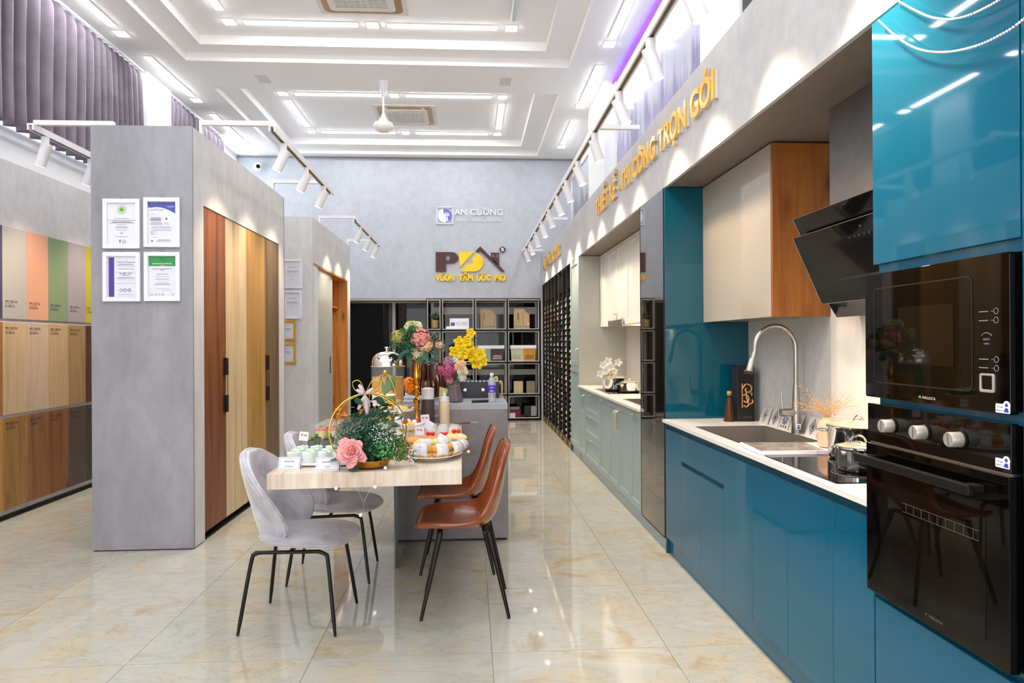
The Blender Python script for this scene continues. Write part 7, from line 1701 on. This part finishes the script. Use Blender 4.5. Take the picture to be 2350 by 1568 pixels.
def island_things():
    Z = 0.966
    # ribbed vase with bouquet
    x, y = -0.118, 5.02
    t = thing('ribbed_vase', 'mauve-grey ribbed cone vase tied with twine on the island', 'vase', (x, y, Z))
    m = MB(); n = 48; prof = [(0.048, 0), (0.062, 0.006), (0.060, 0.03), (0.046, 0.09), (0.032, 0.140), (0.030, 0.160)]; vs = []
    for r, h in prof:
        for k in range(n): q = 2*PI*k/n; rr_ = r*(1+0.035*math.cos(q*16)); vs.append((x+rr_*math.cos(q), y+rr_*math.sin(q), Z+h))
    m.add(vs, [(i*n+k, i*n+(k+1) % n, (i+1)*n+(k+1) % n, (i+1)*n+k) for i in range(len(prof)-1) for k in range(n)]+[tuple(range(n-1, -1, -1))]); m.build('vase', 'vasegrey', parent=t, smooth=True)
    tw = MB(); tw.tube([(x+0.040*math.cos(2*PI*k/20), y+0.040*math.sin(2*PI*k/20), Z+0.118) for k in range(20)], 0.004, 6, closed=True); tw.tube(curve_pts([(x-0.005, y-0.043, Z+0.118), (x-0.015, y-0.055, Z+0.07), (x-0.002, y-0.063, Z+0.03)], 4), 0.0015, 5); tw.tube(curve_pts([(x-0.002, y-0.043, Z+0.118), (x+0.008, y-0.058, Z+0.06), (x+0.015, y-0.066, Z+0.012)], 4), 0.0015, 5)
    tw.build('twine_bow', 'twine', parent=t)
    t = thing('bouquet', 'mixed berry, peach and cream bouquet in the ribbed vase', 'flower arrangement', (x, y, Z+0.15)); zc = Z+0.235
    hydrangea(t, (x-0.035, y-0.06, zc-0.010), 0.042, 'berry', 1, 70, 0.012); hydrangea(t, (x-0.085, y-0.03, zc-0.005), 0.032, 'berry', 2, 45, 0.011); hydrangea(t, (x-0.045, y-0.02, zc+0.055), 0.034, plain('mauve_petal', '#c08aa8', 0.6, var=0.3), 3, 45, 0.010)
    peony(t, (x+0.042, y-0.05, zc+0.025), 0.048, (0.2, -1, 0.3), ('peach', 'cream'), 4); peony(t, (x+0.055, y-0.06, zc-0.01), 0.045, (0.4, -1, 0.0), ('cream', 'peach'), 5, 'cream_blossom')
    hydrangea(t, (x+0.06, y-0.05, zc-0.055), 0.025, 'whitepetal', 6, 24, 0.012); hydrangea(t, (x-0.03, y-0.06, zc-0.075), 0.020, 'coral', 7, 20, 0.010); hydrangea(t, (x+0.005, y, zc+0.06), 0.03, plain('mint_petal', '#cfe0d2', 0.6), 8, 30, 0.010)
    cluster(t, (x, y, zc-0.01), 0.085, 420, 0.013, 'leaf2', 41, 'foliage', (1.1, 0.8, 0.8)); cluster(t, (x, y, zc-0.06), 0.07, 180, 0.012, 'sagefoliage', 42, 'foliage')
    leaves(t, [((x+0.09, y-0.02, zc-0.02), (0.95, -0.1, 0.25)), ((x+0.11, y-0.02, zc-0.015), (0.9, -0.1, 0.1)), ((x+0.075, y-0.03, zc-0.05), (0.8, -0.3, -0.4))], s=0.03)
    # yellow orchid
    x, y = 0.0, 5.545
    t = thing('yellow_orchid', 'bright yellow orchid spray behind the bouquet', 'flower arrangement', (x, y, Z))
    MB().lathe([(0.04, 0), (0.05, 0.02), (0.055, 0.08), (0.05, 0.085)], (x-0.05, y, Z), 20).build('pot', 'navycase', parent=t, smooth=True)
    st = MB().tube(curve_pts([(x-0.05, y, Z+0.08), (x+0.04, y, Z+0.25), (x+0.06, y, Z+0.42), (x+0.03, y, Z+0.50)], 6), 0.003, 6); st.tube(curve_pts([(x-0.05, y, Z+0.08), (x-0.10, y, Z+0.25), (x-0.07, y, Z+0.42)], 6), 0.003, 6); st.build('stem', 'leaf', parent=t)
    for k, (dx, dz, s) in enumerate(((0.015, 0.53, 0.045), (-0.075, 0.455, 0.055), (-0.02, 0.46, 0.05), (0.0, 0.42, 0.055), (-0.11, 0.38, 0.06), (-0.05, 0.375, 0.065), (0.03, 0.35, 0.065), (0.09, 0.36, 0.055), (-0.085, 0.32, 0.05), (0.065, 0.29, 0.06), (0.11, 0.30, 0.045))):
        c = Vector((x+dx-0.01, y-0.03-0.01*(k % 3), Z+dz-0.02)); m = MB()
        for q in range(5):
            a = 2*PI*q/5+0.3*k; petal(m, c, (math.cos(a), -0.25, math.sin(a)), (0, -1, 0), s, s*0.42, 0.1)
        m.ball(c+Vector((0, -0.008, 0)), 0.008, 6, 4); m.build('blossom', 'yellowpetal', parent=t, smooth=True, solid=0.001)
    # amber jars
    for (xx, yy, r, h, lab) in ((-0.40, 5.40, 0.072, 0.30, 'tall dark amber glass canister at the left on the island'), (-0.255, 5.36, 0.066, 0.28, 'tall dark amber glass canister beside the bouquet'), (-0.32, 5.18, 0.050, 0.15, 'low dark amber glass canister in front of the tall two')):
        t = thing('amber_canister', lab, 'canister', (xx, yy, Z), 'amber canisters')
        MB().lathe([(r*0.9, 0), (r, 0.01), (r, h*0.85), (r*0.85, h*0.93), (r*0.85, h*0.97)], (xx, yy, Z), 28).build('jar', 'amber', parent=t, smooth=True)
        MB().lathe([(r*0.9, h*0.95), (r*0.9, h), (0.01, h*1.01), (0.012, h*1.06), (0.002, h*1.07)], (xx, yy, Z), 24).build('lid', 'amber', parent=t, smooth=True)
    # navy case with striped keys
    t = thing('navy_case', 'navy case with two metal tabs and piano-striped top on the island', 'case', (0.08, 5.42, Z))
    B(-0.085, 0.225, 5.33, 5.50, Z, Z+0.128).build('case', 'navycase', parent=t, bev=0.003)
    B(-0.080, 0.218, 5.335, 5.40, Z+0.128, Z+0.133).build('top_strip', 'paper', parent=t)
    k_ = MB()
    for k in range(9): k_.add([(-0.07+k*0.031, 5.334, Z+0.1335), (-0.055+k*0.031, 5.334, Z+0.1335), (-0.062+k*0.031, 5.40, Z+0.1335), (-0.077+k*0.031, 5.40, Z+0.1335), (-0.07+k*0.031, 5.3325, Z+0.128), (-0.055+k*0.031, 5.3325, Z+0.128)], [(0, 1, 2, 3), (0, 4, 5, 1)])
    k_.build('black_key', 'black', parent=t, kind='stuff')
    for xx, sg in ((-0.045, 1), (0.100, -1)):
        MB().prism([(xx-0.012*sg, Z+0.062), (xx-0.006*sg, Z+0.075), (xx+0.014*sg, Z+0.078), (xx+0.014*sg, Z+0.055), (xx-0.006*sg, Z+0.055)][::sg], 0, 0.002, FY['u'], FY['up'], FY['n'], (0, 5.33, 0)).build('metal_tab', 'steel', parent=t)
    # water bottle
    x, y = 0.155, 4.98
    t = thing('water_bottle', 'clear plastic water bottle with a violet label at the island corner', 'bottle', (x, y, Z))
    MB().lathe([(0.024, 0.0), (0.028, 0.006), (0.029, 0.03), (0.0275, 0.04), (0.029, 0.05), (0.029, 0.135), (0.024, 0.160), (0.012, 0.185), (0.0115, 0.195)], (x, y, Z), 24).build('bottle', plain('pet_plastic', '#d9e2ea', 0.05, alpha=0.42, coat=1.0), parent=t, smooth=True)
    MB().lathe([(0.0293, 0.070), (0.0296, 0.072), (0.0296, 0.122), (0.0293, 0.124)], (x, y, Z), 24, close=False).build('label', plain('violet_label', '#5a3cc0', 0.35), parent=t, smooth=True)
    B(x-0.018, x+0.012, y-0.0305, y-0.0298, Z+0.078, Z+0.084).box(x-0.016, x+0.014, y-0.0305, y-0.0298, Z+0.104, Z+0.107).build('label_print', 'paper', parent=t)
    MB().lathe([(0.0138, 0.192), (0.0138, 0.208), (0.012, 0.210)], (x, y, Z), 18).build('cap', 'plastic', parent=t, smooth=True)
    # folded fan, twist of bamboo, books, flowers
    t = thing('folded_fan', 'dark wooden folded fan lying at the front of the island', 'fan', (0.07, 4.93, Z))
    MB().tube([(0.01, 4.90, Z+0.010), (0.03, 4.905, Z+0.012), (0.125, 4.95, Z+0.010)], [0.011, 0.009, 0.011], 8).build('ribs', wood('fan_wood', '#2b1710', '#170b07', axis='X'), parent=t, smooth=True)
    t = thing('bamboo_ornament', 'tall curled pale bamboo ornament behind the water bottle', 'ornament', (0.245, 5.42, Z))
    MB().tube(curve_pts([(0.215, 5.43, Z+0.005), (0.215, 5.43, Z+0.12), (0.205, 5.43, Z+0.16), (0.190, 5.43, Z+0.135)], 5), 0.008, 8).tube(curve_pts([(0.245, 5.40, Z+0.003), (0.248, 5.40, Z+0.10), (0.238, 5.40, Z+0.125), (0.222, 5.40, Z+0.10)], 5), 0.008, 8).build('culm', plain('bamboo', '#d8c07a', 0.45), parent=t, smooth=True)
    for k, (c, nm) in enumerate((('#8f9bab', 'grey-blue'), ('#dfe3ea', 'white'), ('#9eb0c4', 'pale blue'))):
        B(-0.505+0.01*k, -0.30+0.012*k, 4.90, 5.12, Z+0.014*k+0.0002, Z+0.014*(k+1)).build('magazine', plain('mag_'+nm, c, 0.4), label=nm+' magazine in the pile on the left of the island, '+('bottom', 'middle', 'top')[k], cat='magazine', group='magazines on the island', bev=0.001)
    t = thing('orange_flowers', 'orange flowers beside the orange drink dispenser', 'flower arrangement', (-0.47, 5.25, Z))
    MB().lathe([(0.025, 0), (0.03, 0.05), (0.025, 0.06)], (-0.47, 5.25, Z), 14).build('pot', 'porcelain', parent=t, smooth=True)
    hydrangea(t, (-0.47, 5.23, Z+0.13), 0.035, 'orangepetal', 4, 30, 0.018); cluster(t, (-0.47, 5.25, Z+0.08), 0.035, 90, 0.014, 'leaf2', 5, 'foliage'); hydrangea(t, (-0.455, 5.2, Z+0.085), 0.03, 'orangepetal', 14, 24, 0.018)
    t = thing('yellow_note', 'pale yellow folded paper standing beside the bouquet', 'paper', (-0.20, 5.20, Z))
    MB().prism([(-0.24, Z), (-0.165, Z), (-0.175, Z+0.085), (-0.235, Z+0.10)], 0, 0.002, FY['u'], FY['up'], FY['n'], (0, 5.20, 0)).build('sheet', plain('yellow_paper', '#dfd27a', 0.6), parent=t)
island_things()

def sage_orchid():
    x, y, Z = 1.46, 6.60, 0.888
    t = thing('white_orchid', 'white orchid spray standing behind the pots of the sage kitchen', 'flower arrangement', (1.475, 7.26, Z))
    x, y = 1.475, 7.26
    MB().lathe([(0.05, 0), (0.06, 0.02), (0.06, 0.09), (0.055, 0.09)], (x, y, Z), 18).build('pot', 'porcelain', parent=t, smooth=True)
    st = MB()
    for k, (dx, dz, s) in enumerate(((-0.09, 0.17, 0.05), (-0.06, 0.26, 0.05), (-0.01, 0.30, 0.055), (0.02, 0.24, 0.05), (0.06, 0.20, 0.04), (0.10, 0.29, 0.05), (-0.03, 0.20, 0.045))):
        c = Vector((x+dx, y-0.04, Z+dz)); st.tube([(x, y, Z+0.08), (x+dx*0.6, y, Z+dz*0.7), c], 0.003, 5); m = MB()
        for q in range(5): a = 2*PI*q/5+k; petal(m, c, (math.cos(a), -0.3, math.sin(a)), (0, -1, 0), s, s*0.36, 0.15)
        m.build('blossom', 'whitepetal', parent=t, smooth=True, solid=0.001)
    st.build('stem', plain('lime_stem', '#b3c24a', 0.5), parent=t); cluster(t, (x, y, Z+0.13), 0.05, 50, 0.02, plain('lime_leaf', '#b9cc58', 0.5), 3, 'foliage')
sage_orchid()

def garlands():
    # wire string of frosted bulbs over the table's front edge
    t = thing('bulb_garland', 'thin wire garland with small frosted bulbs hanging off the table front', 'string lights', (-0.5, 3.10, 0.60))
    yf = 3.105; y2 = 3.085
    path = [(-0.595, 3.118, 0.752), (-0.535, 3.085, 0.775), (-0.49, 3.082, 0.72), (-0.478, 3.084, 0.685), (-0.495, 3.084, 0.66), (-0.515, 3.084, 0.645)]
    wm = plain('silver_wire', '#cfc6b8', 0.3, 0.8)
    w = MB(); w.tube(curve_pts([(-0.60, 3.09, 0.748), (-0.565, 3.085, 0.790), (-0.515, 3.085, 0.755), (-0.485, 3.085, 0.70), (-0.478, 3.085, 0.665), (-0.490, 3.085, 0.640)], 6), 0.0009, 5)
    w.tube(curve_pts([(-0.478, 3.085, 0.690), (-0.455, 3.085, 0.735), (-0.43, 3.088, 0.775), (-0.43, 3.11, 0.822), (-0.40, 3.16, 0.8195)], 6), 0.0009, 5)
    w.tube(curve_pts([(-0.45, 3.088, 0.755), (-0.44, 3.084, 0.78), (-0.428, 3.084, 0.757)], 4), 0.0009, 5); w.build('wire', wm, parent=t)
    for c in ((-0.600, 3.088, 0.752), (-0.428, 3.084, 0.756), (-0.492, 3.084, 0.632), (-0.392, 3.165, 0.826), (-0.012, 3.57, 0.83)):
        MB().ball(c, 0.0085, 12, 8).build('bulb', 'bulb', parent=t, smooth=True)
    MB().tube(curve_pts([(-0.06, 3.56, 0.8185), (-0.03, 3.565, 0.825), (-0.012, 3.57, 0.83)], 4), 0.0009, 5).build('wire', wm, parent=t)
    # pearl swags in front of the oven tower
    for nm, lab, P in (('pearl_garland', 'string of white pearls swagged across the top of the oven tower', [(1.262, 2.03, 2.385), (1.262, 1.93, 2.285), (1.262, 1.84, 2.215), (1.262, 1.74, 2.165), (1.262, 1.64, 2.135), (1.262, 1.56, 2.125), (1.262, 1.48, 2.13), (1.262, 1.36, 2.17)]),
                       ('pearl_garland', 'short upper string of white pearls at the very top edge', [(1.262, 1.96, 2.42), (1.262, 1.86, 2.335), (1.262, 1.78, 2.275), (1.262, 1.70, 2.235), (1.262, 1.62, 2.215), (1.262, 1.52, 2.21), (1.262, 1.42, 2.23)])):
        t = thing(nm, lab, 'garland', (1.262, 1.75, P[4][2]), 'pearl strings')
        pts = curve_pts(P, 24); acc = 0; last = pts[0]; b = MB().ball(pts[0], 0.0036, 7, 5)
        for p in pts[1:]:
            acc += (p-last).length; last = p
            if acc >= 0.0071: b.ball(p, 0.0036, 7, 5); acc = 0
        b.build('pearl', plain('pearl', '#e9dfdc', 0.25, coat=0.5), parent=t, smooth=True, kind='stuff'); MB().tube(pts[::6], 0.0006, 4).build('thread', 'paper', parent=t)
garlands()
